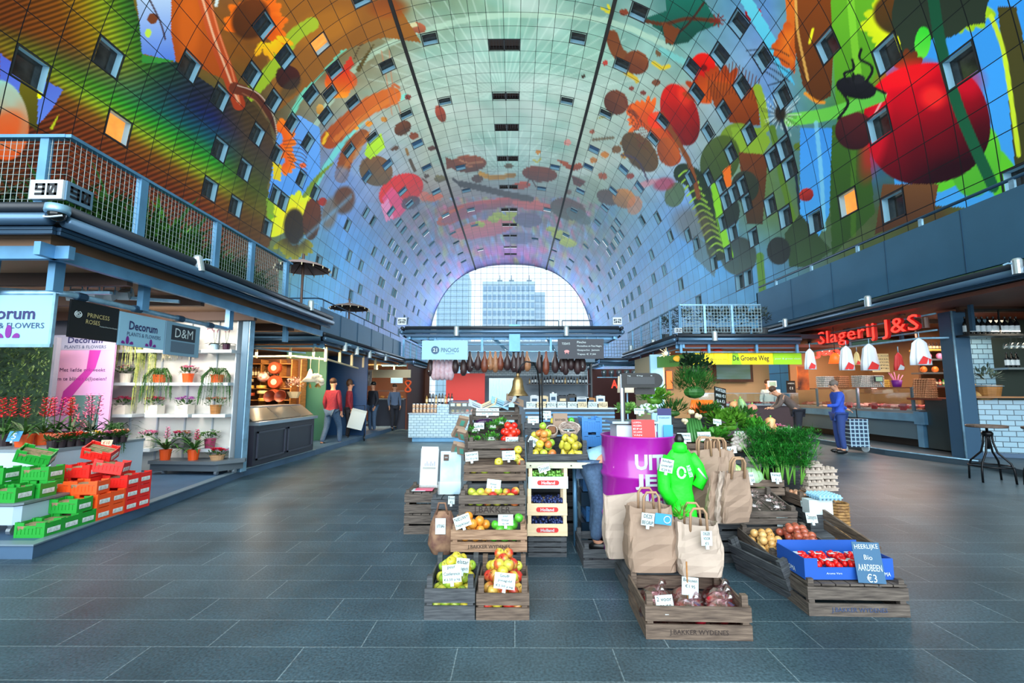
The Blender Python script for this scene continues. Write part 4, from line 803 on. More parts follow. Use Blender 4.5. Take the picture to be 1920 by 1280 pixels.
B = MB(); B.tube([(-9,4.42,2.37),(-4.5,4.42,2.37),(-4.45,4.47,2.37),(-4.45,7.0,2.37)],.03,10); B.build('sign_pipe',galv,t,smooth=True)
for y in (4.6,5.3,6.0,6.6): B = MB(); B.tube([(-4.45,y-.05,2.37),(-4.45,y+.05,2.37)],.042,10); B.build('pipe_clamp',steel_d,t)
# terrace deck and railing with planting
t = thing('terrace_railing','light blue railing with wire mesh around the roof terrace above the flower stall','railing',(0,0,0))
zt,zb = 3.76,3.1; RX = -4.14
for x,y in ((-4.36,4.02),): B = MB(); B.bx(x-.04,x+.04,y-.02,y+.03,zb-.02,zt); B.build('post',steel,t)
for y in (4.86,6.15,7.0,8.1): B = MB(); B.bx(RX-.03,RX+.03,y-.05,y+.05,zb-.1,zt); B.build('post',steel,t)
B = MB(); mesh_rail(B,(RX,4.02,0),(RX,8.25,0),zb,zt); mesh_rail(B,(-9,4.02,0),(RX,4.02,0),zb,zt); B.build('wire_mesh',mat('mesh_wire',(150,168,168),.4,.3),t)
B = MB(); B.beam((-9,4.02,zt),(RX-.02,4.02,zt),.07,.03); B.beam((RX,3.99,zt),(RX,8.27,zt),.07,.03); B.build('handrail',steel,t)
struct('wall_terrace_deck',MB().bx(-10.5,-4.12,4.0,10.0,2.86,3.08),anth)
R = random.Random(3)
for n,(x,y,ll,w,lab) in enumerate(((-5.6,4.75,.55,.03,'spiky palm'),(-4.85,4.85,.42,.05,'broad-leaved palm'),(-4.75,5.5,.55,.03,'feathery grass'),(-4.7,6.1,.55,.06,'bright green shrub'),(-4.65,6.7,.5,.025,'thin-leaved grass'),(-4.65,7.3,.45,.035,'leafy bush'),(-4.6,7.9,.4,.03,'low bushy plant'),(-6.6,4.7,.6,.03,'dark palm at the far edge of the terrace'))):
    t = thing('terrace_plant','%s on the roof terrace, %s' % (lab,('by the first post','beside the corner','past the corner','before the second post','after the second post','before the third post','next to the parasol','over the sign')[n]),'plant',(x,y,3.08)); pot_mb(.16,.2).build('pot',mat('zinc_pot',(60,66,70),.5),t); B = MB()
    for k in range(170): a = R.uniform(0,6.28); B.blade((R.uniform(-.12,.12),R.uniform(-.32,.32),.15),(math.cos(a),math.sin(a),0),ll*R.uniform(.55,.95),w,R.uniform(.4,1.1),4,R.uniform(1.,1.9))
    B.build('leaves',(leaf_dk,leaf_g,leaf_g,mat('leaf_mid',(84,150,44),.5,rgb2=(44,100,30),nscale=14),leaf_g,leaf_g,leaf_g,leaf_dk)[n],t)
# number box 90 and dome camera
t = thing('stall_number_box','white number box reading 90 on the corner above the flower stall','sign',(-4.1,3.98,3.16)); B = MB(); B.bx(-.3,0,-.02,.02,-.02,.16); B.build('front_face',white,t); seg_number('90',ink,t,(-.15,-.021,.07),.11)
B = MB(); B.bx(0,.02,0,.26,-.02,.16); B.build('side_face',mat('number_side',(90,125,150),.5),t); seg_number('90',ink,t,(.021,.13,.07),.11,rot=(0,0,PI/2))
t = thing('dome_camera','security dome camera hanging at the corner gutter under the number 90','camera',(-4.02,3.86,2.98)); B = MB(); B.lathe([(.0,.05),(.085,.05),(.09,.0),(.085,-.02),(0,-.02)],18); B.build('housing',galv,t,smooth=True); B = MB(); B.ball((0,0,-.025),(.066,.066,.07),16,10); B.build('smoked_dome',mat('smoked',(20,22,26),.05),t,smooth=True); B = MB(); B.tube([(-.08,-.03,-.05),(-.03,-.08,-.08),(.03,-.08,-.08),(.08,-.03,-.05)],.008,6); B.build('trim_ring',white,t)
# signs
sg_b = mat('sign_light_blue',(150,200,228),.5); navy = mat('navy_print',(42,44,100),.5); purple = mat('purple_print',(120,30,140),.5)
def tulip(parent,x,y,z,s,rot=(0,0,0)):
    B = MB(); 
    for dx,w,h,an in ((-.3,.22,.34,.5),(0,.2,.5,0),(.3,.22,.34,-.5)):
        pts = []
        for k in range(13): a = 2*PI*k/13; pts.append(((dx*s)+math.cos(a)*w*s*.7,math.sin(a)*h*s*.6+h*s*.55))
        c,sn = math.cos(an),math.sin(an); pts = [(px_*c-py_*sn,max(0,px_*sn+py_*c)) for px_,py_ in pts]; B.add([(a_,-.003-abs(dx)*.002,b_) for a_,b_ in pts],[tuple(range(13))])
    B.build('tulip_emblem',purple,parent,loc=(x,y,z),rot=rot)
t = thing('plant_brand_sign','light blue plants and flowers sign facing the aisle at the front end of the pipe','sign',(-5.15,4.36,0)); B = MB(); B.bx(-.6,.66,0,.02,1.86,2.34); B.build('panel',sg_b,t); B = MB(); B.bx(.66,.685,0,.03,1.86,2.36); B.bx(-.6,.68,0,.03,1.83,1.86); B.build('frame',galv,t)
text('Decorum',navy,t,(.18,-.003,2.16),w=.66,h=.12,bold=.02); text('PLANTS & FLOWERS',ink_b,t,(.23,-.003,2.04),w=.76,h=.055); tulip(t,.27,-.003,1.92,.22)
def side_sign(nm,lab,y0,y1,z0,z1,m): t = thing(nm,lab,'sign',(-4.45,(y0+y1)/2,0),PI/2); B = MB(); B.bx(-(y1-y0)/2+.01,(y1-y0)/2-.01,0,.02,z0,z1); B.build('panel',m,t); return t
t = side_sign('roses_sign','black roses sign with gold lettering between two light blue signs',4.5,5.08,1.95,2.33,black)
gold = mat('gold_print',(205,190,130),.4); text('PRINCESS',gold,t,(.03,-.003,2.20),w=.26,h=.045); text('ROSES',gold,t,(-.03,-.003,2.13),w=.16,h=.045); text('Premium Roses from Ecuador',chalk,t,(.16,-.003,2.10),w=.22,h=.014)
B = MB()
for k in range(3): r = .012+.013*k; B.tube([(-.2+r*math.cos(a),-.004,2.19+r*math.sin(a)*.9) for a in [j*.5+k for j in range(12)]],.0035,4)
B.build('rose_emblem',chalk,t)
t = side_sign('plant_brand_sign','light blue plants and flowers sign between the black roses sign and the framed letters',5.08,5.77,1.93,2.31,sg_b); text('Decorum',navy,t,(0,-.003,2.17),w=.42,h=.1,bold=.02); text('PLANTS & FLOWERS',ink_b,t,(.02,-.003,2.07),w=.5,h=.045); tulip(t,-.22,-.003,1.95,.16); tulip(t,.12,-.003,1.95,.16)
t = side_sign('framed_letter_sign','grey framed sign with the letters D&M on a dark field, last on the pipe',5.77,6.42,1.88,2.31,mat('sign_grey_blue',(120,160,185),.5)); B = MB(); B.bx(-.22,.22,-.004,0,2.08,2.27); B.build('dark_field',anth,t); B = MB(); B.bx(-.22,.22,-.004,0,1.92,2.06); B.build('grey_field',mat('field_grey',(85,108,128),.5),t); text('D&M',chalk,t,(0,-.006,2.175),w=.33,h=.12)
# ceiling projector spots (white) and a grey stage spot
proj_p = thing('projector_spot','x','spotlight'); B = MB(); B.box((0,0,-.06),(.12,.16,.1),Euler((.5,0,.3)).to_matrix()); B.build('housing',white,proj_p); B = MB(); B.tube([(-.07,0,-.05),(-.07,0,.05),(.07,0,.05),(.07,0,-.05)],.008,6); B.build('yoke',galv,proj_p)
for n,(px,py,Y) in enumerate(((143,543,5.3),(175,545,5.3),(205,545,5.5),(236,543,5.7))): put(proj_p,at(px,py,Y),label='white ceiling projector, %s of the row of four above the signs' % ('first','second','third','last')[n],group='ceiling projectors')
B = MB(); B.beam((-6.2,5.3,2.62),(-4.4,5.9,2.58),.05,.04); B.beam((-7.5,5.0,2.5),(-4.5,5.0,2.5),.04,.03); t = thing('light_track','steel light track under the ceiling above the signs','light track',(0,0,0)); B.build('track',galv,t)
t = thing('stage_spotlight','grey cylindrical stage spotlight under the canopy beside the orchid wall','spotlight',at(440,568,7.3)); B = MB(); B.tube([(-.12,0,0),(.14,0,-.02)],[.075,.06],12); B.build('housing',mat('spot_grey',(80,100,112),.5),t); B = MB(); B.tube([(-.1,0,.02),(-.2,0,.06),(-.18,0,.15)],.01,6); B.build('cable',white,t); B = MB(); B.box((0,0,.1),(.04,.03,.1)); B.build('bracket',galv,t)

# ---- white shelf wall with potted flowers
YW = 7.75
t = thing('display_wall','white plant display wall with staggered shelves','shelf wall',(0,0,0)); xl = at(213,700,YW).x; xr = at(447,700,YW).x
B = MB(); B.bx(xl,xr,YW,YW+.06,.115,2.72); B.build('panel',mat('wall_white',(205,205,200),.55),t)
zs = [at(300,y,YW-.2).z for y in (656,717,776,840)]; shelf_z = []
for r,(z,spans) in enumerate(zip(zs,(((213,372),(380,437)),((213,322),(326,434)),((225,262),(285,365),(372,433)),((240,300),(370,432))))):
    for k,(a,b) in enumerate(spans):
        x0 = at(a,700,YW-.2).x; x1 = at(b,700,YW-.2).x; B = MB(); B.bx(x0,x1,YW-.28,YW,z-.05,z); B.build('shelf',white,t); shelf_z.append(z)
for k in range(4): x = xl+(k+.8)*(xr-xl)/4.6; B = MB(); B.bx(x-.01,x+.01,YW-.03,YW,.115,2.6); B.build('wall_joint',mat('joint_grey',(170,180,190),.5),t)
B = MB(); B.bx(xr,xr+.02,YW-.12,YW,.115,2.72); B.build('end_panel',white,t)
t = thing('stall_pillar','blue-grey steel pillar at the end of the white display wall','pillar',(at(453,700,7.6).x,7.68,.11)); B = MB(); B.bx(-.03,.07,-.08,.08,0,2.6); B.build('shaft',mat('pillar_blue',(70,104,128),.4,.3),t); B = MB(); B.bx(.07,.09,-.07,.07,0,2.6); B.build('edge_strip',galv,t)
pk = {'magenta': mat('fl_magenta',(215,40,110),.5),'red': mat('fl_red',(225,30,50),.5),'pink': mat('fl_pink',(240,140,185),.5),'violet': mat('fl_violet',(190,80,190),.5),'white': mat('fl_white',(235,232,228),.5),'orange': mat('fl_orange',(240,90,40),.5),'yellow': mat('fl_yellow',(240,200,60),.5),'rust': mat('fl_rust',(185,120,70),.6),'salmon': mat('fl_salmon',(240,150,120),.5),'green': leaf_l}
cer = mat('white_ceramic',(228,222,212),.4); dkpot = mat('dark_pot',(44,34,40),.45); slatep = mat('slate_box',(90,92,96),.7)
Yp = YW-.16
def onshelf(px,r): return Vector((at(px,700,Yp).x,Yp,zs[r]))
S1 = [(236,1,['white','magenta'],cer,'white and red cyclamen in a white pot, first on the second shelf',.09),(353,1,['pink'],terra,'pink cyclamen in an orange pot between two trailing ferns',.09),
 (237,2,['magenta'],cer,'crimson cyclamen in a square white pot at the pink poster end of the third shelf',.1),(296,2,['red','magenta'],cer,'red cyclamen in a square white pot, second on the third shelf',.1),(352,2,['violet'],cer,'purple cyclamen in a square white pot, third on the third shelf',.1),(409,2,['rust','salmon'],wood_o,'brown flower arrangement on a glass stand at the pillar end of the third shelf',.1),
 (288,3,['pink'],cer,'pale pink cyclamen on the lowest shelf behind a bromeliad',.1),(350,3,['rust','magenta'],slatep,'rust-coloured arrangement in a slate box behind the orange pots',.1),(403,3,['green','white'],mat('plum_bowl',(150,50,90),.5),'green and white succulents in a plum bowl on the lowest shelf',.1)]
for k,(px,r,cs,pot,lab,sp) in enumerate(S1): flower_pot('potted_cyclamen' if 'cyclamen' in lab else 'flower_arrangement',lab,'potted plant',onshelf(px,r),[pk[c] for c in cs],pot,20+k,.085,.15,24,.028,leaf_g,.16,.12,square='square' in lab or 'slate' in lab)
def trailing(label,loc,potm,seed,leafm,drop=.55,n=60,sp=.22):
    R = random.Random(seed); t = thing('trailing_plant',label,'potted plant',loc); pot_mb(.1,.13).build('pot',potm,t); B = MB()
    for k in range(n):
        a = R.uniform(0,6.28); d = Vector((math.cos(a),math.sin(a)*.6-.5,0)).normalized(); L = R.uniform(.5,1); q = [Vector((0,0,.13)),Vector((d.x*sp*.5,d.y*sp*.4,.24)),Vector((d.x*sp,d.y*sp*.6-.03,.12*L)),Vector((d.x*sp*1.15,d.y*sp*.65-.05,-drop*L+.1))]
        B.tube(q,.003,3,False)
        for j in range(12): f = j/12*3; i = min(2,int(f)); p = q[i].lerp(q[i+1],f-i); B.leaf(p,(R.uniform(-1,1),R.uniform(-1,1),R.uniform(-.8,.2)),.045,.016)
    B.build('trailing_stems',leafm,t); return t
vari = mat('variegated_leaf',(200,200,110),.5,rgb2=(95,130,60),nscale=30)
trailing('fern trailing from an orange pot between two cyclamens',onshelf(300,1),terra,1,leaf_g,.45); trailing('dark fern trailing from an orange pot at the pillar end of the second shelf',onshelf(408,1),terra,2,leaf_g,.5)
trailing('variegated ivy spilling over the top shelf under the plants and flowers sign',onshelf(232,0)+Vector((0,0,-.05)),cer,3,vari,.42,90,.3); trailing('pale hanging vine reaching from the top shelf down past the third',onshelf(276,0),cer,4,vari,1.15,50,.14); trailing('small-leaved creamy ivy at the top shelf below the letter sign',onshelf(340,0),cer,5,mat('pale_ivy',(215,200,175),.5,rgb2=(110,120,80),nscale=30),.3,60,.25)
orchid('orchid','purple orchid in a pale blue pot on the top shelf',onshelf(399,0),mat('paleblue_pot',(165,200,220),.3),mat('orchid_purple',(165,60,120),.5)); orchid('orchid','dark pink orchid in an aubergine pot beside the pillar',onshelf(421,0),mat('plum_pot',(60,26,50),.2),mat('orchid_dark',(150,40,95),.5),5)
# low trolley bench with two bromeliads and an arrangement
tb = thing('plant_trolley','low grey metal bench trolley with castors below the display wall','trolley',(0,0,.115)); x0 = at(272,870,7.25).x; x1 = at(408,870,7.1).x
B = MB(); B.prism([(x0,7.3),(x0,7.65),(x1+.12,7.65),(x1+.18,7.5),(x1-.12,7.2)],.05,z0=.17); B.prism([(x0,7.35),(x0,7.6),(x1+.1,7.6),(x1-.1,7.27)],.11,z0=.06); B.build('top',mat('trolley_grey',(105,118,128),.4,.4),tb)
for x,y in ((x0+.2,7.4),(x1-.14,7.3),(x1+.02,7.5)): B = MB(); B.tube([(x-.02,y,.035),(x+.02,y,.035)],.035,12); B.build('castor',steel_pl,tb)
strap_plant('bromeliad','bromeliad with one pink flower in an orange pot on the low trolley','potted plant',(at(305,860,7.35).x,7.4,.335),terra,2,.085,.16,22,.42,.035,pk['pink'],leaf_g,.34); strap_plant('bromeliad','leafy bromeliad with a red tip in the second orange pot on the low trolley','potted plant',(at(358,860,7.35).x,7.4,.335),terra,7,.085,.16,24,.44,.035,pk['magenta'],leaf_g,.3)
flower_pot('flower_arrangement','round red and pink arrangement with a ribbon at the end of the low trolley','flower arrangement',(at(402,860,7.35).x,7.42,.335),[pk['red'],pk['magenta']],mat('bark_bowl',(190,150,110),.7),44,.11,.07,36,.03,leaf_g,.15,.1)
# pink poster, moss wall, grey panels behind
t = thing('flower_poster','tall pink and lilac flower poster with handwriting','poster',(0,7.2,0)); a = at(100,640,7.2).x; b = at(217,640,7.2).x; z0,z1 = .6,at(150,628,7.2).z
B = MB(); B.bx(a,b,0,.03,z0,z1); B.build('sheet',mat('poster_lilac',(205,160,220),.5,rgb2=(232,170,210),nscale=1.2),t); B = MB(); B.bx(a,b,-.004,0,z1-.24,z1); B.build('header',mat('poster_header',(170,170,195),.5),t)
cx = (a+b)/2; text('Decorum',navy,t,(cx+.02,-.006,z1-.08),w=.55,h=.1,bold=.02); text('PLANTS & FLOWERS',ink_b,t,(cx+.03,-.006,z1-.19),w=.66,h=.05); text('Met liefde gekweekt',mat('plum_ink',(70,40,90),.6),t,(cx+.02,-.003,z1-.56),w=.72,h=.075); text('om te blijven b(l)oeien!',_M['plum_ink'],t,(cx,-.003,z1-.7),w=.82,h=.075)
B = MB(); B.prism([(cx+.1,-.1),(cx+.28,-.1),(cx+.22,-.38),(cx-.05,-.75),(cx-.3,-1.1),(cx-.25,-.75),(cx+.08,-.4)],.002,Matrix.Translation((0,-.003,z1-.14)) @ Matrix.Rotation(PI/2,4,'X')); B.build('ribbon_motif',mat('poster_magenta',(190,60,165),.5),t)
B = MB(); B.bx(cx-.12,cx+.34,-.004,0,z0,z1-.95); B.build('photo_field',mat('poster_photo',(95,130,130),.5),t); R = random.Random(4); B = MB()
for k in range(26): q = Vector((cx-.08+R.uniform(0,.38),-.012,z0+.15+R.uniform(0,z1-z0-1.25))); [B.leaf(q,(math.cos(p*1.257),-.05,math.sin(p*1.257)),.06,.05) for p in range(5)]
B.build('printed_blossoms',mat('poster_red',(230,90,110),.5,rgb2=(235,160,190),nscale=6),t)
t = thing('living_wall','wall of dark green moss and creepers behind the flower table','plant wall',(0,6.6,0)); a = -8.6; b = at(88,700,6.6).x; z1 = at(50,645,6.6).z; B = MB(); B.bx(a,b,.02,.1,.4,z1); B.build('backing',leaf_dk,t); B = MB(); R = random.Random(8)
for k in range(2600): q = Vector((R.uniform(a,b+.03),R.uniform(-.08,.02),R.uniform(.7,z1))); B.leaf(q,(R.uniform(-1,1),-R.uniform(.1,.9),R.uniform(-1,.5)),R.uniform(.05,.1),.022)
B.build('creepers',mat('moss',(92,118,62),.6,rgb2=(32,52,26),nscale=3),t)
struct('wall_flower_stall',MB().bx(-10.5,-6.2,8.3,8.36,.1,2.7).bx(at(90,700,6.65).x,at(100,700,6.65).x,6.65,6.72,.4,2.2),mat('stall_wall_grey',(120,120,135),.6))
# white table with flowers
t = thing('flower_table','white table carrying rows of flowers beside the green and red crates','table',(0,0,0)); ty0,ty1,tx = 5.2,6.5,-5.17
B = MB(); B.bx(-9,tx,ty0,ty1,.73,.76); B.build('top',mat('table_edge',(130,145,155),.4),t); B = MB(); B.bx(-9,tx-.01,ty0+.01,ty1-.01,.115,.73); B.build('body',mat('table_white',(190,208,224),.5),t)
tz = .76
for k,(px,Y,s) in enumerate(((10,5.55,1),(48,5.5,3),(82,5.7,5),(105,5.9,7),(133,6.0,9))):
    strap_plant('hyacinth_orchid','tall red-flowering plant, %s on the white table' % ('at the picture edge' if k == 0 else ['','with one spike in a big orange pot','in the second orange pot','behind the small flower pots','nearest the pink poster'][k]),'potted plant',(at(px,800,Y).x,Y,tz),terra if k in (1,2) else dkpot,s,.09,.14,20,.34,.026,pk['red'] if k != 3 else pk['magenta'],leaf_g,.42,2 if k != 1 else 1)
strap_plant('cymbidium_orchid','pink and white orchid spray towards the poster on the white table','potted plant',(at(165,800,6.1).x,6.15,tz),dkpot,11,.09,.1,26,.4,.03,pk['pink'],leaf_dk,.5,3); strap_plant('cymbidium_orchid','orchid with long arching dark leaves at the end of the white table','potted plant',(at(205,800,6.1).x,6.2,tz),dkpot,13,.09,.1,18,.5,.022,None,leaf_dk,.3,1,.9)
rowc = ['salmon','orange','red','orange','white','yellow','pink','salmon','salmon']; nm = ['peach','orange','red','scarlet','white','yellow','pink','salmon','pale salmon']
for k in range(9): px = 98+k*16.5; Y = 5.32+.085*k; flower_pot('potted_gerbera','%s gerberas in a black pot along the flower table edge' % nm[k],'potted plant',(at(px,830,Y).x,Y,tz),pk[rowc[k]],dkpot,60+k,.05,.085,9,.032,leaf_g,.07,.06)
trailing('small green fern hanging over the poster end of the flower table',(at(243,830,6.2).x-.12,6.1,tz),dkpot,31,leaf_g,.25,40,.14)
card(['€10'],(at(212,828,5.7).x,5.6,tz),'cream card reading 10 euro at the edge of the flower table',.12,.07,.2,mback=cream,col=mat('red_ink',(190,40,30),.5)); card(['5'],(at(8,800,5.2).x,5.3,tz+.08),'blue card with the number 5 on the white flower table',.14,.12,.1,mback=mat('blue_card',(60,140,190),.5),col=chalk)
# grey trolley and the plastic crates with bulbs
t = thing('bulb_trolley','low grey trolley with castors carrying green crates','trolley',(0,0,.115)); c0 = fl(62,985,.35)
B = MB(); B.prism([(-9,4.22),(-4.5,4.22),(-4.45,4.27),(-4.45,4.7),(-9,4.95)],.02,z0=.27); B.build('top',mat('trolley_top',(120,135,145),.4,.4),t); B = MB(); B.prism([(-9,4.24),(-4.51,4.24),(-4.47,4.28),(-4.47,4.69),(-9,4.93)],.16,z0=.1); B.build('skirt',mat('trolley_white',(165,190,212),.5),t)
for x,y in ((-4.56,4.3),(-4.95,4.3)): B = MB(); B.tube([(x-.02,y,.04),(x+.02,y,.04)],.042,12); B.box((x,y,.09),(.05,.05,.02)); B.build('castor',steel_pl,t)
GM = {'green': mat('crate_green',(30,150,50),.4),'red': mat('crate_red',(225,38,32),.4),'orange': mat('crate_orange',(240,84,28),.4),'blue': mat('crate_blue',(60,130,200),.45)}
CP = {k: plastic_crate_proto(GM[k]) for k in ('green','red','orange')}
bulbs = mat('bulb_packets',(170,130,110),.5,rgb2=(90,110,60),nscale=30)
def pk_proto():
    t = thing('bulb_packets','x','flower bulbs'); B = MB(); R = random.Random(2)
    for k in range(5): B.box((R.uniform(-.01,.01),-.062+k*.03,.045),(.235,.018,.075),Euler((.25,0,R.uniform(-.08,.08))).to_matrix())
    B.build('packets',[bulbs],t); return t
PK = pk_proto(); cn = 0
def pc(col,x,y,z,rz=0,rot=None,lab='',fill=True):
    global cn; cn += 1
    o = put(CP[col],(x,y,z),rz,rot=rot,label='%s plastic crate, %s' % (col,lab),group='plastic bulb crates')
    if fill: Mx = Matrix.Translation((x,y,z)) @ (Euler(rot).to_matrix().to_4x4() if rot else Matrix.Rotation(rz,4,'Z')); q = Mx @ Vector((0,0,.02)); put(PK,q,rz,rot=rot,label='bulb packets, %s crate %s' % (col,lab),group='bulb packets')
zp = .115; H = .131; XA = -4.31; XB = -4.60; XC2 = -4.89
for k,w_ in enumerate(('first on the plinth by the castors','second on the plinth','third on the plinth')): pc('green',XA,4.29+k*.168,zp,lab=w_)
pc('green',XA-.02,4.60,zp+H,lab='upper one on the plinth, touching the orange stack')
for k in range(2):
    for l in range(2): pc('orange',XA,4.795+k*.168,zp+l*H,lab='%s level of the %s orange stack on the plinth edge' % (('bottom','second')[l],('nearer','farther')[k]),fill=False)
pc('orange',XA-.04,4.80,zp+2*H,.08,lab='open one on top of the nearer orange stack')
for l in range(3): pc('orange',XB,4.80,zp+l*H,lab='level %s of the orange stack behind, by the green ones' % ('one','two','three','four')[l],fill=l == 2)
for k in range(2):
    for l in range(3): pc('red',XA,5.135+k*.168,zp+l*H,lab='%s level of the %s red stack at the plinth edge' % (('bottom','middle','top')[l],('nearer','farther')[k]),fill=l == 2)
pc('red',XA-.06,5.05,zp+3*H+.035,.25,(.0,.2,.3),'tilted over the low red stacks')
for k in range(3):
    for l in range(4 if k < 2 else 3): pc('red',XB,4.99+k*.17,zp+l*H,lab='level %s of the %s tall red stack' % (('one','two','three','four','five')[l],('nearest','middle','rear')[k]),fill=l > 2)
pc('red',XB+.06,5.10,zp+4*H+.055,0,(.4,.28,.3),'tilted on the very top of the tall red stacks')
tzz = .115+.29
pc('green',-4.66,4.34,tzz,lab='front corner of the grey trolley'); pc('green',-4.97,4.34,tzz,lab='second along the front of the grey trolley'); pc('green',-4.63,4.52,tzz,.04,lab='behind the front corner one, with a slanted tag')
for l in range(2): pc('green',-4.74,4.70,tzz+l*H,lab='%s of the tagged pair beside the orange stack' % ('lower','upper')[l],fill=l == 1)
for l in range(2): pc('green',-5.1,4.62,tzz+l*H,lab='%s of the long pair in the middle of the trolley' % ('lower','upper')[l],fill=l == 1)
pc('green',-5.38,4.62,tzz,lab='third across the middle of the trolley',fill=False); pc('green',-5.3,4.40,tzz,lab='third along the front of the grey trolley')
pc('green',-4.95,4.80,tzz+2*H+.03,0,(.35,.3,.55),'tilted above the tagged pair'); pc('green',-5.3,4.56,tzz+2*H+.05,0,(.5,-.25,-.5),'tilted up at the picture edge, full of packets')
put(SPOT,ax(372,490,-4.02),rot=(.2,0,-1.2),label='silver eave spotlight on the gutter above the letter sign',group='eave spotlights'); put(SPOT,ax(583,570,-4.02),rot=(.0,0,-1.2),label='silver eave spotlight near the far end of the flower stall gutter',group='eave spotlights')
# lights of this stall
lamp('AREA','display_wall_light',(-5.6,6.3,2.55),55,(1,.9,.78),1.6,(math.radians(35),0,0),.3)
lamp('POINT','flower_stall_light',(-6.8,5.0,2.45),30,(1,.93,.85),radius=.2)

# ================================================================ CHEESE AND NUT STALL (88) BEHIND THE FLOWERS
warm_w = mat('warm_plaster',(190,150,100),.6); red_b = mat('burnt_red',(150,50,32),.5); brown = mat('brown_panel',(92,58,40),.5,noise=.2,nscale=6)
t = thing('stall_canopy','steel canopy with round gutters over the cheese stall','canopy',(0,0,0)); fascia(t,(-7.5,10.6,0),(-4.5,10.6,0),2.45,2.80,(0,-1,0)); fascia(t,(-4.5,10.6,0),(-4.5,18.4,0),2.45,2.80,(1,0,0))
B = MB(); B.bx(-9,-4.6,10.65,18.2,2.5,2.6); B.build('ceiling_panel',mat('warm_ceiling_2',(120,84,56),.7),t)
for y in (11.2,12.1,13.0,14.0,15.2): B = MB(); B.bx(-4.66,-4.6,y-.03,y+.03,2.15,2.5); B.build('hanger_post',cream,t)
for x in (-6.9,-6.1,-5.3,-4.75): B = MB(); B.bx(x-.02,x+.02,10.75,10.79,2.2,2.5); B.build('hanger_post',cream,t)
B = MB(); B.tube([(-7.5,10.8,2.22),(-5.2,10.8,2.24),(-4.62,11.3,2.2),(-4.62,13.5,2.1)],.025,8); B.build('hanging_rail',cream,t)
B = MB(); B.beam((-6.7,9.4,2.42),(-4.4,9.6,2.22),.03,.03); t = thing('bracing_rod','thin steel rod with a small lamp crossing under the flower stall canopy','rod',(0,0,0)); B.build('rod',galv,t)
t = thing('parapet_balcony','dark blue-grey balcony parapet above the cheese stall with a slim handrail','balcony',(0,0,0)); B = MB(); B.bx(-4.62,-4.56,10.6,18.3,2.82,3.40); B.bx(-7.5,-4.56,10.6,10.66,2.82,3.30); B.build('parapet',greyp,t)
B = MB()
for y in np.arange(11.9,18.3,1.3): B.bx(-4.558,-4.55,y-.006,y+.006,2.82,3.4)
B.build('panel_joint',steel_d,t); B = MB(); B.tube([(-5.6,10.7,3.62),(-4.7,10.7,3.62),(-4.62,10.8,3.62),(-4.62,18.3,3.62)],.018,8); B.build('handrail',steel_d,t)
for y in (10.9,12.4,13.9,15.4,16.9): B = MB(); B.tube([(-4.62,y,3.4),(-4.62,y,3.62)],.014,6); B.build('handrail_post',steel_d,t)
t = thing('stall_number_box','small white number box reading 88 on the cheese stall front','sign',(-4.75,10.56,2.97)); B = MB(); B.bx(-.2,.16,-.02,.02,-.01,.14); B.build('front_face',white,t); seg_number('88',ink,t,(-.02,-.022,.065),.1)
# flower stall's grey neighbour counter, panels
t = thing('cheese_counter','dark panelled counter with sloping glass case in front of the cheese shelves','counter',(0,0,0)); y0,y1 = 8.05,10.45
B = MB(); B.bx(-5.3,-4.52,y0,y1,.13,.82); B.build('cabinet',mat('counter_navy',(42,44,58),.4),t)
for a,b in ((8.15,9.15),(9.25,10.35)):
    B = MB(); B.bx(-4.525,-4.50,a,b,.22,.25); B.bx(-4.525,-4.50,a,b,.68,.71); B.bx(-4.525,-4.50,a,a+.03,.22,.71); B.bx(-4.525,-4.50,b-.03,b,.22,.71); B.build('panel_moulding',mat('moulding_navy',(66,70,86),.4),t)
B = MB(); B.bx(-5.3,-4.44,y0,y1,.82,.88); B.build('steel_shelf',steel_pl,t)
B = MB()
for a,b in ((8.05,8.95),(8.97,9.85),(9.87,10.45)): B.box((-4.68,(a+b)/2,1.0),(.012,b-a-.02,.34),Matrix.Rotation(-.9,3,'Y'))
B.build('sloping_glass',mat('display_glass',(150,140,128),.12,alpha=.75),t); B = MB(); B.bx(-5.3,-4.85,y0,y1,1.1,1.13); B.bx(-4.86,-4.84,y0,y0+.02,.88,1.12); B.bx(-4.86,-4.84,y1-.02,y1,.88,1.12); B.build('glass_top',steel_pl,t)
ch = mat('cheese_yellow',(225,175,80),.45); rnd = mat('cheese_rind',(150,62,34),.45); nuts = [mat('nut_tan',(190,140,90),.6),mat('nut_brown',(120,76,48),.6),mat('nut_pale',(215,190,150),.6),mat('nut_red',(140,70,55),.6)]
for k in range(9):
    t = thing('nut_tray','%s of nuts behind the sloping glass, %s from the flower stall' % (('tray','dish','bin')[k % 3],('first','second','third','fourth','fifth','sixth','seventh','eighth','ninth')[k]),'tray',(-4.98,8.2+k*.26,.885)); B = MB(); B.bx(-.13,.13,-.11,.11,0,.06); B.build('tray',steel_pl,t); B = MB(); R = random.Random(k)
    for _ in range(60): B.ball((R.uniform(-.11,.11),R.uniform(-.09,.09),.065+R.uniform(0,.02)),.013,5,3)
    tag(B.build('nuts',nuts[k % 4],t),kind='stuff')
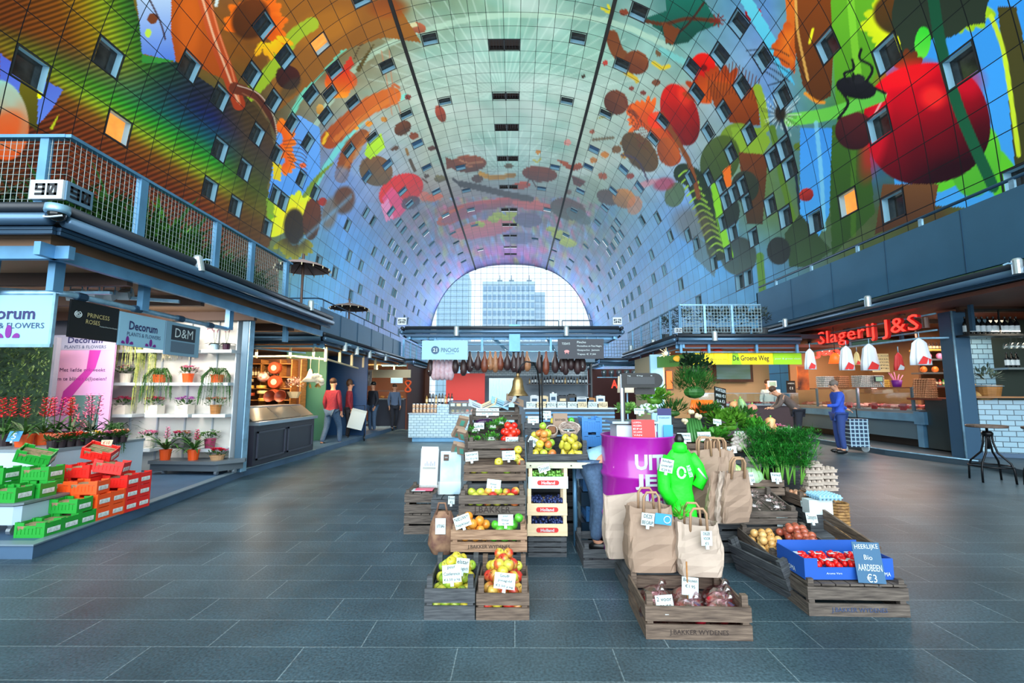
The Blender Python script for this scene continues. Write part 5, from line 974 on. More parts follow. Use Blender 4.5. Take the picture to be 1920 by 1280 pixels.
# wooden shelving with cheeses
t = thing('cheese_shelf','wooden wall shelving with bottles, cheeses and bowls','shelving',(0,12.0,0)); x0,x1 = -7.15,-5.85; zz = [.95,1.2,1.5,1.8,2.15]
B = MB(); B.bx(x0,x1+.25,.32,.36,.1,2.3); B.build('back_panel',brown,t)
for z in zz: B = MB(); B.bx(x0,x1,0,.32,z-.02,z); B.build('shelf_board',wood_o,t)
for x in (x0,x0+.5,x0+1.0,x1,x1+.25): B = MB(); B.bx(x-.015,x+.015,0,.32,.9,2.25); B.build('upright',wood_o,t)
BTs = bottle_proto('wine_bottle',mat('bottle_amber',(90,60,26),.2),cream,.26,.03); 
for k in range(11): put(BTs,(x0+.06+.082*k,12.1,1.805),label='wine bottle on the top shelf of the wooden cheese shelving',group='bottles above the cheeses')
def cheese(label,loc,r,h,m,cut=False,rot=None): t = thing('whole_cheese',label,'cheese',loc,rot=rot); B = MB(); B.lathe([(0,0),(r*.92,0),(r,h*.2),(r,h*.8),(r*.92,h),(0,h)],20); B.build('wheel',m,t,smooth=False); B = MB(); B.lathe([(0,h),(r*.45,h),(r*.45,h+.004),(0,h+.004)],14); B.build('top_label',cream,t); return t
for k,(px,py,r) in enumerate(((519,690,.16),(519,716,.17),(517,740,.15))):
    p = at(px,py,11.95); cheese('whole cheese with a dark red rind facing front, %s of the three wheels' % ('top','middle','bottom')[k],p,r,.16,rnd,rot=(PI/2,0,0))
for k,(px,py,r,m) in enumerate(((466,728,.13,ch),(490,728,.12,ch),(492,738,.13,mat('cheese_cream',(235,210,150),.5)),(468,742,.12,rnd),(493,752,.12,ch),(466,716,.12,_M['nut_pale']))): cheese('%s cheese on the shelf, %s' % (('round yellow','flat yellow','cream','dark','small yellow','pale')[k],('left of the bowls','beside the vase','under the vase','low by the pillar','lowest in the middle','behind the display')[k]),at(px,py,12.0),r,.08,m)
t = thing('ginger_jar','white and red painted round jar standing in the wooden shelving','jar',at(493,716,11.9)); link('body',lathe_mesh('body',[(.05,0),(.13,.06),(.15,.14),(.1,.22),(.05,.24),(0,.24)],mat('painted_jar',(230,222,210),.3,rgb2=(190,70,60),nscale=14),16),t)
for k,px in enumerate((508,528)): t = thing('copper_bowl','round brown pan standing upright on the counter, %s of two' % ('nearer the pillar','nearer the garlic')[k],'pan',at(px,744,11.0),rot=(1.3,0,0)); link('bowl',lathe_mesh('bowl',[(.0,0),(.1,.01),(.14,.08),(.145,.08),(.1,-.01),(0,-.01)],rnd,18),t)
t = thing('dried_bouquet','dried white and pink flowers in a white basket before the green wall','bouquet',at(551,746,11.6)); B = MB(); B.lathe([(.1,0),(.17,.16),(.16,.16),(0,.1)],12); B.build('basket',cream,t); R = random.Random(9); B = MB(); foliage(B,(0,0,.3),(.22,.12,.2),130,.06,.045,R); B.build('dried_flowers',mat('dried_flowers',(225,205,195),.6,rgb2=(170,110,110),nscale=20),t)
for k,(px,kd) in enumerate(((583,0),(599,1))):
    t = thing('hanging_garlic',('bunch of white garlic hanging on a string, nearer the shelves','round bunch of garlic on a string beside the shoppers')[k],'garlic',at(px,668,10.9)); B = MB(); B.tube([(0,0,0),(0,0,-.45)],.006,5); B.build('string',cream,t); B = MB()
    if kd == 0: B.lathe([(0,-.62),(.2,-.6),(.08,-.48),(.02,-.3),(0,-.3)],10)
    else: [B.ball((R.uniform(-.09,.09),R.uniform(-.06,.06),-.55+R.uniform(-.1,.1)),.06,8,6) for _ in range(14)]
    B.build('bulbs',mat('garlic_white',(236,222,195),.5),t,smooth=True); B = MB(); [B.leaf((0,0,-.62),(R.uniform(-1,1),R.uniform(-.4,.4),-1),.16,.05) for _ in range(9)]; B.build('dried_leaves',mat('ochre_leaf',(200,140,60),.6),t)
struct('wall_cheese_stall',MB().bx(at(536,700,12.5).x,at(612,700,12.5).x,12.5,12.56,.1,2.5),mat('wall_green',(50,108,92),.6)); struct('wall_blue_partition',MB().bx(-5.97,-4.5,14.0,14.06,0,2.5),mat('wall_blue',(22,66,112),.5)); struct('wall_stall_back',MB().bx(-9,-8.9,8.4,24,0,2.6),brown)
for k,(px,py,a) in enumerate(((563,693,.6),(577,704,-.7))): t = thing('wall_arrow','brown wooden arrow on the green wall, pointing %s' % ('up','down')[k],'ornament',at(px,py,12.45)); M4 = Matrix.Rotation(PI/2,4,'X') @ Matrix.Rotation(a,4,'Z'); B = MB(); B.prism([(-.05,-.2),(.05,-.2),(.05,.05),(.11,.05),(0,.2),(-.11,.05),(-.05,.05)],.03,M4); B.build('arrow',wood_o,t)
lamp('AREA','cheese_stall_light',(-5.4,10.9,2.4),110,(1,.72,.42),1.6,(math.radians(25),0,0),.4); lamp('POINT','cheese_case_light',(-5.0,9.2,1.35),12,(1,.85,.65),radius=.1)
t = thing('downlight','x','lamp'); B = MB(); B.lathe([(.06,-.16),(.06,.05),(0,.05)],12); B.build('housing',mat('copper_housing',(80,50,40),.4),t); B = MB(); B.lathe([(0,-.15),(.055,-.15)],12); B.build('lens',mat('warm_lens',(255,225,190),.4,emit=8),t); DL = t
for k,(px,py,Y) in enumerate(((523,582,9.0),(522,600,9.4))): put(DL,at(px,py,Y),label='brown downlight under the flower stall canopy, %s of the pair' % ('upper','lower')[k],group='downlights')
# market parasols on the terraces
def parasol(label,loc,r,h,canvas):
    t = thing('market_parasol',label,'parasol',loc); n = 16; B = MB(); vs = [(0,0,h)]; fs = []
    for j,q in enumerate((.35,.7,1.)):
        for k in range(n): a = 2*PI*k/n; vs.append((r*q*math.cos(a),r*q*math.sin(a),h-(.12,.2,.34)[j]*h/1.6))
    for k in range(n):
        fs.append((0,1+k,1+(k+1) % n)); [fs.append((1+j*n+k,1+(j+1)*n+k,1+(j+1)*n+(k+1) % n,1+j*n+(k+1) % n)) for j in (0,1)]
    B.add(vs,fs); B.build('canopy',canvas,t); B = MB(); B.tube([(0,0,-.4),(0,0,h+.12)],.03,8); B.build('pole',wood_d,t)
    for k in range(8): a = 2*PI*k/8; B = MB(); B.tube([(0,0,h-.04),(r*.97*math.cos(a),r*.97*math.sin(a),h-.37*h/1.6)],.012,4); B.build('rib',wood_d,t)
    B = MB(); [B.tube([(r*math.cos(2*PI*k/n),r*math.sin(2*PI*k/n),h-.34*h/1.6),(r*math.cos(2*PI*k/n),r*math.sin(2*PI*k/n),h-.42*h/1.6)],.012,4) for k in range(n)]; B.build('tassels',cream,t)
pa = mat('parasol_canvas',(150,130,130),.7); p = at(568,505,10.6); parasol('grey-brown parasol with tassels at the end of the flower stall terrace',(p.x,10.6,3.4),.62,p.z-3.4+.26,pa); p = at(655,578,14.5); parasol('smaller parasol on the balcony above the cheese stall',(p.x,14.5,3.3),.62,p.z-3.3+.2,mat('parasol_grey',(120,105,105),.7))
struct('wall_terrace_deck_2',MB().bx(-9,-4.7,10.7,18.2,2.84,3.0),anth)
# third stall on the left, farther away
t = thing('stall_canopy','farther left stall canopy with mesh balcony above pastry counter','canopy',(0,0,0)); fascia(t,(-5.4,18.5,0),(-4.1,18.5,0),2.45,2.75,(0,-1,0)); fascia(t,(-4.1,18.5,0),(-4.1,30,0),2.45,2.75,(1,0,0))
B = MB(); mesh_rail(B,(-4.5,18.5,0),(-4.5,27,0),2.8,3.5,.12,.006); B.build('wire_mesh',mat('mesh_wire_2',(120,140,150),.4),t)
for y in np.arange(18.5,27.1,1.2): B = MB(); B.bx(-4.54,-4.46,y-.03,y+.03,2.75,3.52); B.build('post',steel,t)
B = MB(); B.tube([(-4.5,18.5,3.52),(-4.5,27,3.52)],.025,6); B.build('handrail',steel,t); B = MB(); B.bx(-9,-4.2,18.6,30,2.5,2.6); B.build('ceiling_panel',warm_w,t)
for x in (-7.2,-6.4,-5.6,-4.9,-4.3): B = MB(); B.bx(x-.03,x+.03,18.6,18.66,2.1,2.5); B.build('hanger_post',cream,t)
t = thing('bakery_stall','bakery stall with white header and dark back wall behind the shoppers','stall',(0,0,0)); 
a,b = at(690,700,17.5).x,at(770,700,17.5).x; B = MB(); B.bx(a,b,17.5,17.56,at(0,708,17.5).z,at(0,693,17.5).z); B.build('header_panel',cream,t)
B = MB(); B.bx(-7.5,-3.9,21,21.1,0,2.5); B.build('back_wall',mat('umber_wall',(96,52,34),.6),t); B = MB(); B.bx(a,-4.2,17.8,18.5,0,1.1); B.build('counter',mat('slate_counter',(58,62,76),.5),t); B = MB(); B.bx(a,-4.25,17.75,18.5,1.1,1.14); B.build('counter_top',steel_pl,t)
B = MB(); B.bx(at(733,700,17.6).x,at(755,700,17.6).x,17.6,17.64,at(0,718,17.6).z,at(0,706,17.6).z); B.build('screen',mat('screen_blue',(170,205,220),.4,emit=.7),t)
B = MB(); B.bx(at(686,0,17.4).x,at(696,0,17.4).x,17.4,17.43,at(0,723,17.4).z,at(0,694,17.4).z); B.build('poster',mat('photo_poster',(210,215,215),.5,rgb2=(110,90,90),nscale=9),t)
t = thing('pretzel_sign','orange pretzel-shaped sign on the bakery side wall','sign',at(765,724,16.8)); B = MB(); B.tube([(.1*math.sin(2*a_),0,.2*math.cos(a_)) for a_ in np.linspace(0,2*PI,24)],.035,6); B.build('pretzel',terra,t,smooth=True)
t = thing('pastry_case','glass case with a tray of pastries on the bakery counter','display case',(at(722,0,17.9).x,18.1,1.14)); B = MB(); B.bx(-.9,.9,-.25,.25,.3,.32); B.bx(-.9,.9,-.25,.25,0,.02); B.build('case',steel_pl,t)
for k in range(6): tt = thing('bread_loaf','golden loaf in the bakery case','bread',(at(722,0,17.9).x-.6+k*.24,18.0,1.17),group='loaves in the bakery case'); B = MB(); B.ball((0,0,.05),(.09,.07,.05),10,6); B.build('loaf',mat('bread',(200,140,70),.6),tt,smooth=True)
struct('wall_bakery_side',MB().bx(-4.15,-4.1,17.6,22,0,2.5),mat('rust_wall',(110,52,30),.6))
lamp('AREA','bakery_light',(-5.4,17.9,2.4),160,(1,.75,.45),1.6,(.3,0,0),.5)
for k,(px,py,X) in enumerate(((647,648,-4.4),(669,655,-4.4),(693,662,-4.4),(723,668,-4.4))): put(SPOT,ax(px,py,X),rot=(0,0,-1.2),scale=1.1,label='silver eave spotlight, %s along the cheese stall gutter' % ('first','second','third','fourth')[k],group='eave spotlights')

# ================================================================ CENTRAL TAPAS STALL (52)
YP = 12.5; t = thing('stall_canopy','central steel canopy with round gutter over the hanging hams','canopy',(0,0,0)); fascia(t,(-3.0,YP,0),(2.85,YP,0),2.85,3.2,(0,-1,0)); fascia(t,(2.9,YP,0),(2.9,18,0),2.85,3.2,(1,0,0)); fascia(t,(-3.05,18,0),(-3.05,YP,0),2.85,3.2,(-1,0,0))
B = MB(); B.bx(-2.8,2.7,15.4,18,2.4,3.1); B.build('plant_room',mat('grey_blue_panel',(92,120,142),.5),t)
for z in (2.95,2.75): B = MB(); B.bx(-2.8,2.7,13.2,13.25,z,z+.05); B.build('cross_beam',steel,t)
for x in (-2.2,-.9,.1,1.0,2.3): B = MB(); B.bx(x-.03,x+.03,YP+.1,YP+.16,2.5,2.95); B.build('hanger_post',steel,t)
B = MB(); B.bx(-.15,.15,YP-.06,YP+.06,2.5,3.25); B.build('centre_post',steel,t); B = MB(); [B.beam((x,YP+.1,2.9),(x+.5,YP+2.5,2.6),.05,.08) for x in (-2.4,-.6,.9,2.0)]; B.build('diagonal_beams',galv,t)
B = MB(); B.tube([(-2.6,YP+.2,2.52),(2.0,YP+.2,2.52)],.022,8); B.tube([(-2.6,YP+.2,2.72),(2.0,YP+.2,2.72)],.016,8); B.build('hanging_rail',galv,t)
t = thing('balustrade','thin glazed railing on the roof of the ham stall','railing',(0,YP+.4,0)); B = MB(); [B.tube([(a,0,3.42),(b,0,3.42)],.014,6) for a,b in ((.05,1.25),(1.35,2.2))]; [B.tube([(x,0,3.15),(x,0,3.42)],.012,6) for x in (.05,1.25,1.35,2.2)]; B.build('rails',steel_d,t)
for nm_,x in (('west',-3.1),('east',2.82)): t = thing('stall_number_box','white number box reading 52 at the %s corner of the ham stall' % ('passage-side bakery' if x < 0 else 'drum-side yellow-band'),'sign',(x,YP-.02,3.24)); B = MB(); B.bx(-.12,.12,-.02,.02,0,.2); B.build('front_face',white,t); seg_number('52',ink,t,(0,-.022,.1),.11)
for k,px in enumerate((856,1062)): put(SPOT,at(px,618,12.4),label='silver spotlight on the ham stall gutter, %s' % ('above the tapas sign','above the blackboard')[k],group='eave spotlights',scale=1.3)
t = thing('tapas_sign','pale blue tapas stall sign with a dark round badge, over the hanging hams','sign',(at(834,656,12.35).x,12.35,at(834,656,12.35).z)); B = MB(); B.bx(-.62,.62,0,.04,-.26,.26); B.build('panel',sg_b,t); B = MB(); B.lathe([(0,0),(.11,0),(.11,.006),(0,.006)],20,M=Matrix.Rotation(PI/2,3,'X')); B.build('badge',steel_d,t,loc=(-.26,-.002,0)); text('21',chalk,t,(-.26,-.012,0),h=.1,bold=.02); text('PINCHOS',steel_d,t,(.14,-.004,0),w=.48,h=.12,bold=.01); text('TAPAS & VINO',steel_d,t,(.14,-.004,-.1),w=.24,h=.025)
t = thing('menu_blackboard','blackboard with chalk menu and a small pink pig, hanging at the ham stall','blackboard',(at(1089,653,12.35).x,12.35,at(1089,653,12.35).z)); B = MB(); B.bx(-.62,.62,0,.03,-.28,.26); B.build('board',mat('slate_board',(40,46,58),.5),t); text('TODAYS',chalk,t,(-.4,-.003,.13),w=.22,h=.06)
for k,(s,w_) in enumerate((('Pincho',.24),('Montaditos en Pata Negra',.66),('Gazpacho  Jamon',.6),('Tapas € 7,50',.5))): text(s,chalk,t,(-.08+w_/2-.02,-.003,.17-.11*k),w=w_,h=.06,name='chalk_line')
B = MB(); B.ball((0,0,0),(.07,.005,.04),10,6); B.bx(-.05,-.035,-.004,0,-.07,0); B.bx(.03,.045,-.004,0,-.07,0); B.build('pig_drawing',mat('chalk_pink',(230,150,150),.7),t,loc=(-.38,-.006,-.08))
# hams
hm = {'dark': mat('ham_dark',(52,34,36),.4,noise=.3,nscale=8),'white': mat('ham_cloth',(196,178,190),.6,rgb2=(176,140,150),nscale=9),'tan': mat('ham_tan',(150,104,72),.45,noise=.3,nscale=8),'brown': mat('ham_brown',(110,56,38),.4,noise=.3,nscale=8)}
def ham(m): t = thing('hanging_ham','x','ham'); B = MB(); B.lathe([(.0,-.74),(.045,-.73),(.09,-.64),(.105,-.5),(.085,-.32),(.045,-.18),(.03,-.07),(.036,-.03),(.03,0),(0,0)],12,wob=lambda a,q: 1+.22*math.cos(a)*(1-q)); B.build('leg',m,t,smooth=True); B = MB(); B.tube([(0,0,-.05),(.0,0,.03)],.008,5); B.build('hook',galv,t); B = MB(); B.box((.0,-.09,-.56),(.05,.004,.05)); B.build('tag',paper_w,t); return t
HP = {k: ham(m) for k,m in hm.items()}
for k,(px,kd) in enumerate([(807,'dark'),(815,'white'),(822.5,'white'),(830,'white'),(838,'white'),(846,'white'),(855,'dark'),(869,'dark'),(881,'dark'),(897,'dark'),(909,'brown'),(919,'tan'),(929,'tan'),(939,'brown'),(951,'dark'),(963,'dark'),(972,'dark'),(980,'dark'),(988,'tan'),(1011,'dark'),(1024,'brown'),(1041,'dark'),(1053,'dark'),(1060,'dark'),(1071,'dark'),(1082,'dark'),(1091,'dark')]):
    x = at(px,660,12.7).x; put(HP[kd],(x,12.7,2.53 if px > 870 else 2.45),rz=k*1.7,label='%s ham hanging from the rail of the central stall' % {'dark': 'dark smoked','white': 'white cloth-wrapped','tan': 'tan','brown': 'reddish brown'}[kd],group={'dark': 'dark hams','white': 'wrapped hams','tan': 'tan hams','brown': 'brown hams'}[kd],scale=(1,1,.98 if kd == 'white' else random.uniform(.72,.9)))
# counters
tile = brick_mat('white_metro_tile',(180,210,226),(166,198,218),(90,122,145),.16,.075,.006,.2,'XZ',.5,0,.3)
t = thing('tiled_counter','white tiled stepped counter under the tapas sign','counter',(0,13.25,0)); a,b = -3.03,-1.0; B = MB(); B.bx(a,b+.2,0,.8,.12,.78); B.bx(at(820,0,13.25).x,at(842,0,13.25).x,.0,.8,.78,1.04); B.build('tiled_body',tile,t); B = MB(); B.bx(a+.1,b+.2,.06,.8,0,.12); B.build('kick',steel,t); B = MB(); B.bx(a-.02,at(820,0,13.25).x,-.02,.8,.78,.81); B.build('ledge',steel_pl,t)
t = thing('tapas_case','glass food case on the tiled counter with labels on the glass','display case',(0,13.3,.8)); a,b = at(843,0,13.3).x,at(892,0,13.3).x; B = MB(); B.bx(a,b,0,.02,0,.33); B.build('front_glass',glass_m,t); B = MB(); B.bx(a,b,0,.5,.33,.36); B.bx(a-.02,a,0,.5,0,.36); B.build('frame',steel_d,t); B = MB(); B.bx(a,b,.3,.5,0,.3); B.build('back',mat('case_back',(110,90,84),.6),t)
for k in range(5): tt = thing('tapas_dish','dish of tapas %s in the glass case' % ('with olives','with cheese','with bread','with peppers','with tortilla')[k],'dish',(a+.08+k*.14,13.45,.81)); B = MB(); B.lathe([(.03,0),(.06,.03),(.055,.03),(0,.01)],12); B.build('plate',cream,tt); B = MB(); B.ball((0,0,.05),(.045,.045,.05),8,6); B.build('food',[ch,nuts[0],nuts[1],pk['orange'],pk['salmon']][k],tt,smooth=True)
for k in range(4): card([''],(a+.1+k*.17,13.27,1.0),'small %s card on the tapas case glass' % ('white','cream','pale','plain')[k],.12,.08,0,0,mback=[paper_w,cream,paper_w,white][k],clip=False)
glassj = mat('jar_contents',(150,90,60),.25,rgb2=(210,190,160),nscale=30)
JAR = thing('glass_jar','x','jar'); link('jar_body',lathe_mesh('jar_body',[(.04,0),(.045,.02),(.045,.09),(.035,.11),(0,.11)],glassj,10),JAR); B = MB(); B.lathe([(.037,.108),(.037,.13),(0,.13)],10); B.build('lid',white,JAR)
for r in range(2):
    for k in range(8): put(JAR,(-2.92+k*.105,13.4,.81+r*.131),label='stacked jar with white lid on the low end of the tiled counter',group='jars on the tiled counter')
t = thing('delicatessen_table','dark table with bottles behind the tiled counter at the passage','table',(0,0,0)); B = MB(); B.bx(-2.9,-1.9,14.4,15.0,1.0,1.04); B.bx(-2.85,-2.8,14.45,14.5,0,1.0); B.bx(-2.0,-1.95,14.45,14.5,0,1.0); B.build('frame',steel_d,t)
BT = {'black': bottle_proto('wine_bottle',mat('bottle_black',(14,18,20),.15),mat('label_white',(205,220,228),.5),.32,.04),'oil': bottle_proto('oil_bottle',mat('bottle_oil',(150,120,50),.2),cream,.28,.035)}
for k in range(9): put(BT['black' if k % 3 else 'oil'],(-2.8+k*.1,14.7,1.04),label='%s bottle on the table behind the tiled counter' % ('dark wine' if k % 3 else 'golden oil'),group='wine behind the tiles' if k % 3 else 'oil behind the tiles')
struct('wall_ham_stall_back',MB().bx(at(905,0,17.4).x,2.75,17.4,17.5,0,3.0),mat('back_slate',(112,132,150),.5)); struct('wall_ham_stall_tiles',MB().bx(at(880,0,17.3).x,2.72,17.3,17.38,2.0,2.6),tile)
t = thing('red_wall_panel','red wall panel behind the hanging hams','panel',(0,16.4,0)); B = MB(); B.bx(at(836,0,16.4).x,at(909,0,16.4).x,0,.05,at(0,762,16.4).z,at(0,700,16.4).z); B.build('panel',mat('signal_red',(215,58,52),.5),t)
t = thing('corrugated_cabinet','pale blue ribbed cabinet behind the brass bell','cabinet',(0,14.2,0)); a,b = at(917,0,14.2).x,at(964,0,14.2).x; B = MB(); B.bx(a,b,.05,.6,.1,at(0,709,14.2).z); [B.bx(a+(b-a)*k/16,a+(b-a)*(k+.5)/16,.02,.05,.1,at(0,709,14.2).z) for k in range(16)]; B.build('ribbed_body',mat('rib_blue',(175,212,228),.5),t)
t = thing('bar_counter','long bar counter with dark louvred front, right of the brass bell','counter',(0,13.3,0)); a,b = at(985,0,13.3).x,at(1152,0,13.3).x; zt_ = at(0,764,13.3).z; B = MB(); B.bx(a,b,.05,.7,0,zt_-.04); B.build('front',mat('bar_slate',(66,80,92),.4),t); B = MB(); [B.bx(a,b,.02,.05,.12+k*.11,.17+k*.11) for k in range(7)]; B.build('louvres',steel,t); B = MB(); B.bx(a-.05,b+.05,-.05,.75,zt_-.04,zt_); B.build('top',steel_pl,t)
for k in range(8): x = a+.16+k*(b-a-.2)/8; card([('TORTILLA','QUESO','MENU','JAMON','TAPAS','TORTILLA','GAZPACHO','PAELLA')[k]],(x,13.28,zt_),'%s card propped on the bar counter, reading %s' % (('white','cream','pale blue','pale','white','cream','white','cream')[k],('TORTILLA first','QUESO','MENU','JAMON','TAPAS','TORTILLA again','GAZPACHO','PAELLA')[k]),.26,.17,0,-.1,mback=cream if k in (1,5,7) else paper_w,clip=False)
t = thing('wall_shelving','dark wall shelf with bottles and boxes behind the bar counter','shelf',(0,16.6,0)); B = MB(); x0,x1 = at(988,0,16.6).x,at(1108,0,16.6).x; z0 = at(0,719,16.6).z; B.bx(x0,x1,0,.3,z0-.04,z0); B.bx(x1,x1+.06,0,.3,.5,3.0); B.bx(at(1017,0,16.6).x-.03,at(1017,0,16.6).x+.03,0,.05,.5,2.6); B.build('board',anth,t); B = MB(); B.bx(x0,x1,0,.35,.95,1.0); B.build('lower_board',anth,t)
for k in range(20): put(BT['oil' if k % 4 == 0 else 'black'],(x0+.1+k*.108,16.72,z0),label='%s bottle on the dark shelf behind the bar' % ('dark' if k % 4 else 'golden'),group='dark bottles on the bar shelf' if k % 4 else 'golden bottles on the bar shelf',scale=.75+.2*((k*7) % 5)/5)
for k,(w_,h_,m) in enumerate(((.3,.3,white),(.3,.28,cream),(.25,.4,steel_pl),(.35,.3,anth),(.3,.34,black),(.5,.25,white),(.3,.22,wood_o),(.3,.3,steel_pl))): t = thing('kitchen_machine' if k in (2,3,4) else 'storage_box','%s on the back worktop of the bar, %s' % (('white box','cream box','steel coffee machine','grey machine','black coffee grinder','white carton','wooden box','steel container')[k],('next to the bell hook','second along','with rounded top','under the shelf','middle of the shelf','by the window sign','toward the lamp shade','nearest the lamp shade')[k]),'machine' if k in (2,3,4) else 'box',(x0+.25+k*.33,16.3,1.0)); B = MB(); B.bx(-w_/2,w_/2,-.15,.15,0,h_*.9); B.lathe([(w_*.4,h_*.9),(w_*.35,h_),(0,h_)],14); B.build('body',m,t); B = MB(); B.bx(-w_*.3,w_*.3,-.16,-.15,h_*.3,h_*.6); B.build('front_panel',steel_d if m != anth else cream,t)
lamp('AREA','ham_stall_light',(-.2,13.6,2.7),110,(1,.93,.84),4,(0,0,0),1.0)

# ================================================================ RIGHT STALL (32) WITH THE YELLOW BAND
Y3 = 12.45; XL = 4.44; t = thing('stall_canopy','right stall canopy with pale blue beam over the yellow band','canopy',(0,0,0)); fascia(t,(XL,Y3,0),(7.75,Y3,0),2.6,2.98,(0,-1,0)); fascia(t,(XL,18.5,0),(XL,Y3,0),2.6,2.98,(-1,0,0))
B = MB(); B.bx(XL+.1,8.9,Y3+.1,18.3,2.62,2.7); B.build('ceiling_panel',mat('red_ceiling',(120,60,46),.6),t)
for x in (XL+.1,5.3,6.6,7.7): B = MB(); B.bx(x-.03,x+.03,Y3+.02,Y3+.08,2.46,2.7); B.build('hanger_post',steel,t)
for y in (13.6,15,16.5): B = MB(); B.bx(XL+.08,XL+.14,y-.03,y+.03,2.3,2.7); B.build('hanger_post',steel,t)
B = MB(); B.tube([(XL,Y3+.2,2.5),(8.1,Y3+.2,2.5)],.02,8); B.build('hanging_rail',galv,t)
t = thing('terrace_railing','grey railing with wire mesh above the yellow band','railing',(0,0,0)); B = MB(); mesh_rail(B,(4.62,Y3,0),(6.75,Y3,0),3.03,3.76,.085,.007); B.build('wire_mesh',mat('mesh_pale',(150,175,185),.4),t)
B = MB(); mesh_rail(B,(4.55,Y3,0),(4.55,18.3,0),3.0,3.74,.16,.006); B.build('side_mesh',mat('mesh_grey',(84,108,122),.4),t)
for x,y in ((4.55,12.5),(4.55,13.3),(4.55,14.2),(4.55,15.2),(4.55,16.4),(4.55,17.6),(5.2,Y3),(5.95,Y3)): B = MB(); B.bx(x-.03,x+.03,y-.03,y+.03,3.0,3.77); B.build('post',steel if y > 12.46 else galv,t)
B = MB(); B.tube([(6.75,Y3,3.78),(4.55,Y3,3.78),(4.55,18.3,3.78)],.025,6); B.build('handrail',galv,t)
struct('wall_terrace_deck_3',MB().bx(4.6,8.9,Y3+.1,18.3,2.86,2.98),anth)
R = random.Random(12)
for k,(x,y) in enumerate(((4.9,13.1),(5.5,13.0),(6.0,13.1),(6.5,13.0),(7.1,13.2),(4.9,14.6))):
    t = thing('terrace_shrub','dark shrub behind the wire mesh above the yellow band, %s' % ('at the corner','second from the corner','in the middle','fourth from the corner','near the grey parapet','along the side')[k],'shrub',(x,y,2.98)); pot_mb(.22,.25).build('pot',_M['zinc_pot'],t); B = MB(); foliage(B,(0,0,.5),(.3,.25,.35),260,.1,.06,R,up=.1); B.build('foliage',mat('shrub_dark',(44,62,66),.6,rgb2=(80,96,90),nscale=5),t)
t = thing('stall_number_box','white number box reading 32 on the corner of the yellow-band stall','sign',(XL,Y3-.08,3.0)); B = MB(); B.bx(-.1,.1,-.02,.02,0,.13); B.build('front_face',white,t); seg_number('32',ink,t,(0,-.022,.065),.09)
for k,(px,py,Y) in enumerate(((1340,627,12.3),(1225,642,14.6),(1183,652,17.4))): put(SPOT,at(px,py,Y),rz=PI if k == 9 else 0,label='silver spotlight on the yellow-band stall gutter, %s' % ('above the band','on the side gutter','at the far side corner')[k],group='eave spotlights',scale=1.3)
# the band
bx0,bx1 = at(1300,0,12.75).x,at(1508,0,12.75).x; z1_,z0_ = at(1400,662,12.75).z,at(1400,683,12.75).z; t = thing('shop_band_sign','long yellow and green shop band reading De Groene Weg','sign',(0,12.75,0)); yel = mat('band_yellow',(240,222,20),.5,emit=.35); grn = mat('band_green',(140,200,30),.5,emit=.35)
fr = [0,.2,.33,.74,1.0]
for k in range(4):
    a,b = bx0+(bx1-bx0)*fr[k],bx0+(bx1-bx0)*fr[k+1]; B = MB(); B.bx(a+.01,b-.01,0,.05,z0_,z1_); B.build('band_panel',[yel,yel,yel,grn][k],t)
B = MB(); B.prism([(bx0+(bx1-bx0)*.36,0),(bx0+(bx1-bx0)*.45,0),(bx0+(bx1-bx0)*.42,z1_-z0_),(bx0+(bx1-bx0)*.37,z1_-z0_)],.002,Matrix.Translation((0,-.002,z0_)) @ Matrix.Rotation(PI/2,4,'X')); B.build('green_leaf_motif',grn,t)
text('De Groene Weg',ink,t,(bx0+(bx1-bx0)*.535,-.008,(z0_+z1_)/2),w=1.0,h=.19,bold=.015); text('BIOLOGISCHE SLAGERIJ',mat('olive_ink',(90,100,20),.6),t,(bx0+(bx1-bx0)*.2,-.006,(z0_+z1_)/2-.02),w=.75,h=.04); text('puur & groen vlees',chalk,t,(bx0+(bx1-bx0)*.87,-.006,(z0_+z1_)/2),w=.7,h=.06)
t = thing('shop_side_sign','green sign with an orange leaf motif angled off the yellow band','sign',(0,0,0)); a = Vector((bx0-.02,12.75,0)); b = Vector((4.33,13.9,0)); B = MB(); B.beam((a.x,a.y,(z0_+z1_)/2-.02),(b.x,b.y,(z0_+z1_)/2-.02),.05,z1_-z0_+.02); B.build('panel',mat('deep_green',(70,120,50),.5,emit=.15),t)
tx_ = text('De Groene Weg',ink,t,((a.x*.6+b.x*.4)-.035,a.y*.6+b.y*.4-.02,(z0_+z1_)/2-.04),w=.5,h=.1,rot=(0,0,math.atan2(a.y-b.y,a.x-b.x))); B = MB(); q = a.lerp(b,.35); B.ball((q.x-.03,q.y-.02,z1_-.12),(.14,.05,.09),10,6); B.build('orange_motif',mat('motif_orange',(235,170,40),.5,emit=.3),t)
t = thing('bouquet_lamp','pale starburst lamp above the green side sign','lamp',at(1249,662,13.6)); B = MB(); [B.tube([(0,0,0),(.22*math.cos(k*.52)*(.6+.4*(k % 2)),.03*math.sin(k),.22*math.sin(k*.52)*(.6+.4*(k % 2)))],.008,4) for k in range(12)]; B.ball((0,0,0),.06,8,6); B.build('rays',mat('lamp_cream',(240,225,180),.5,emit=1.2),t)
netb = mat('red_net',(220,66,48),.5)
for k,(px,py) in enumerate(((1321,655),(1345,656),(1408,652))):
    t = thing('hanging_net_bag','red bag hanging above the yellow band, %s' % ('nearest the corner','second','smaller one past the middle')[k],'bag',at(px,py,13.0)); B = MB(); s = (1,1.3,.7)[k]; B.lathe([(0,-.16),(.1*s,-.14),(.12*s,-.05),(.06*s,.06),(.02,.1)],10); B.build('bag',netb,t,smooth=True); B = MB(); B.tube([(0,0,.08),(0,0,.3)],.006,4); B.build('string',white,t)
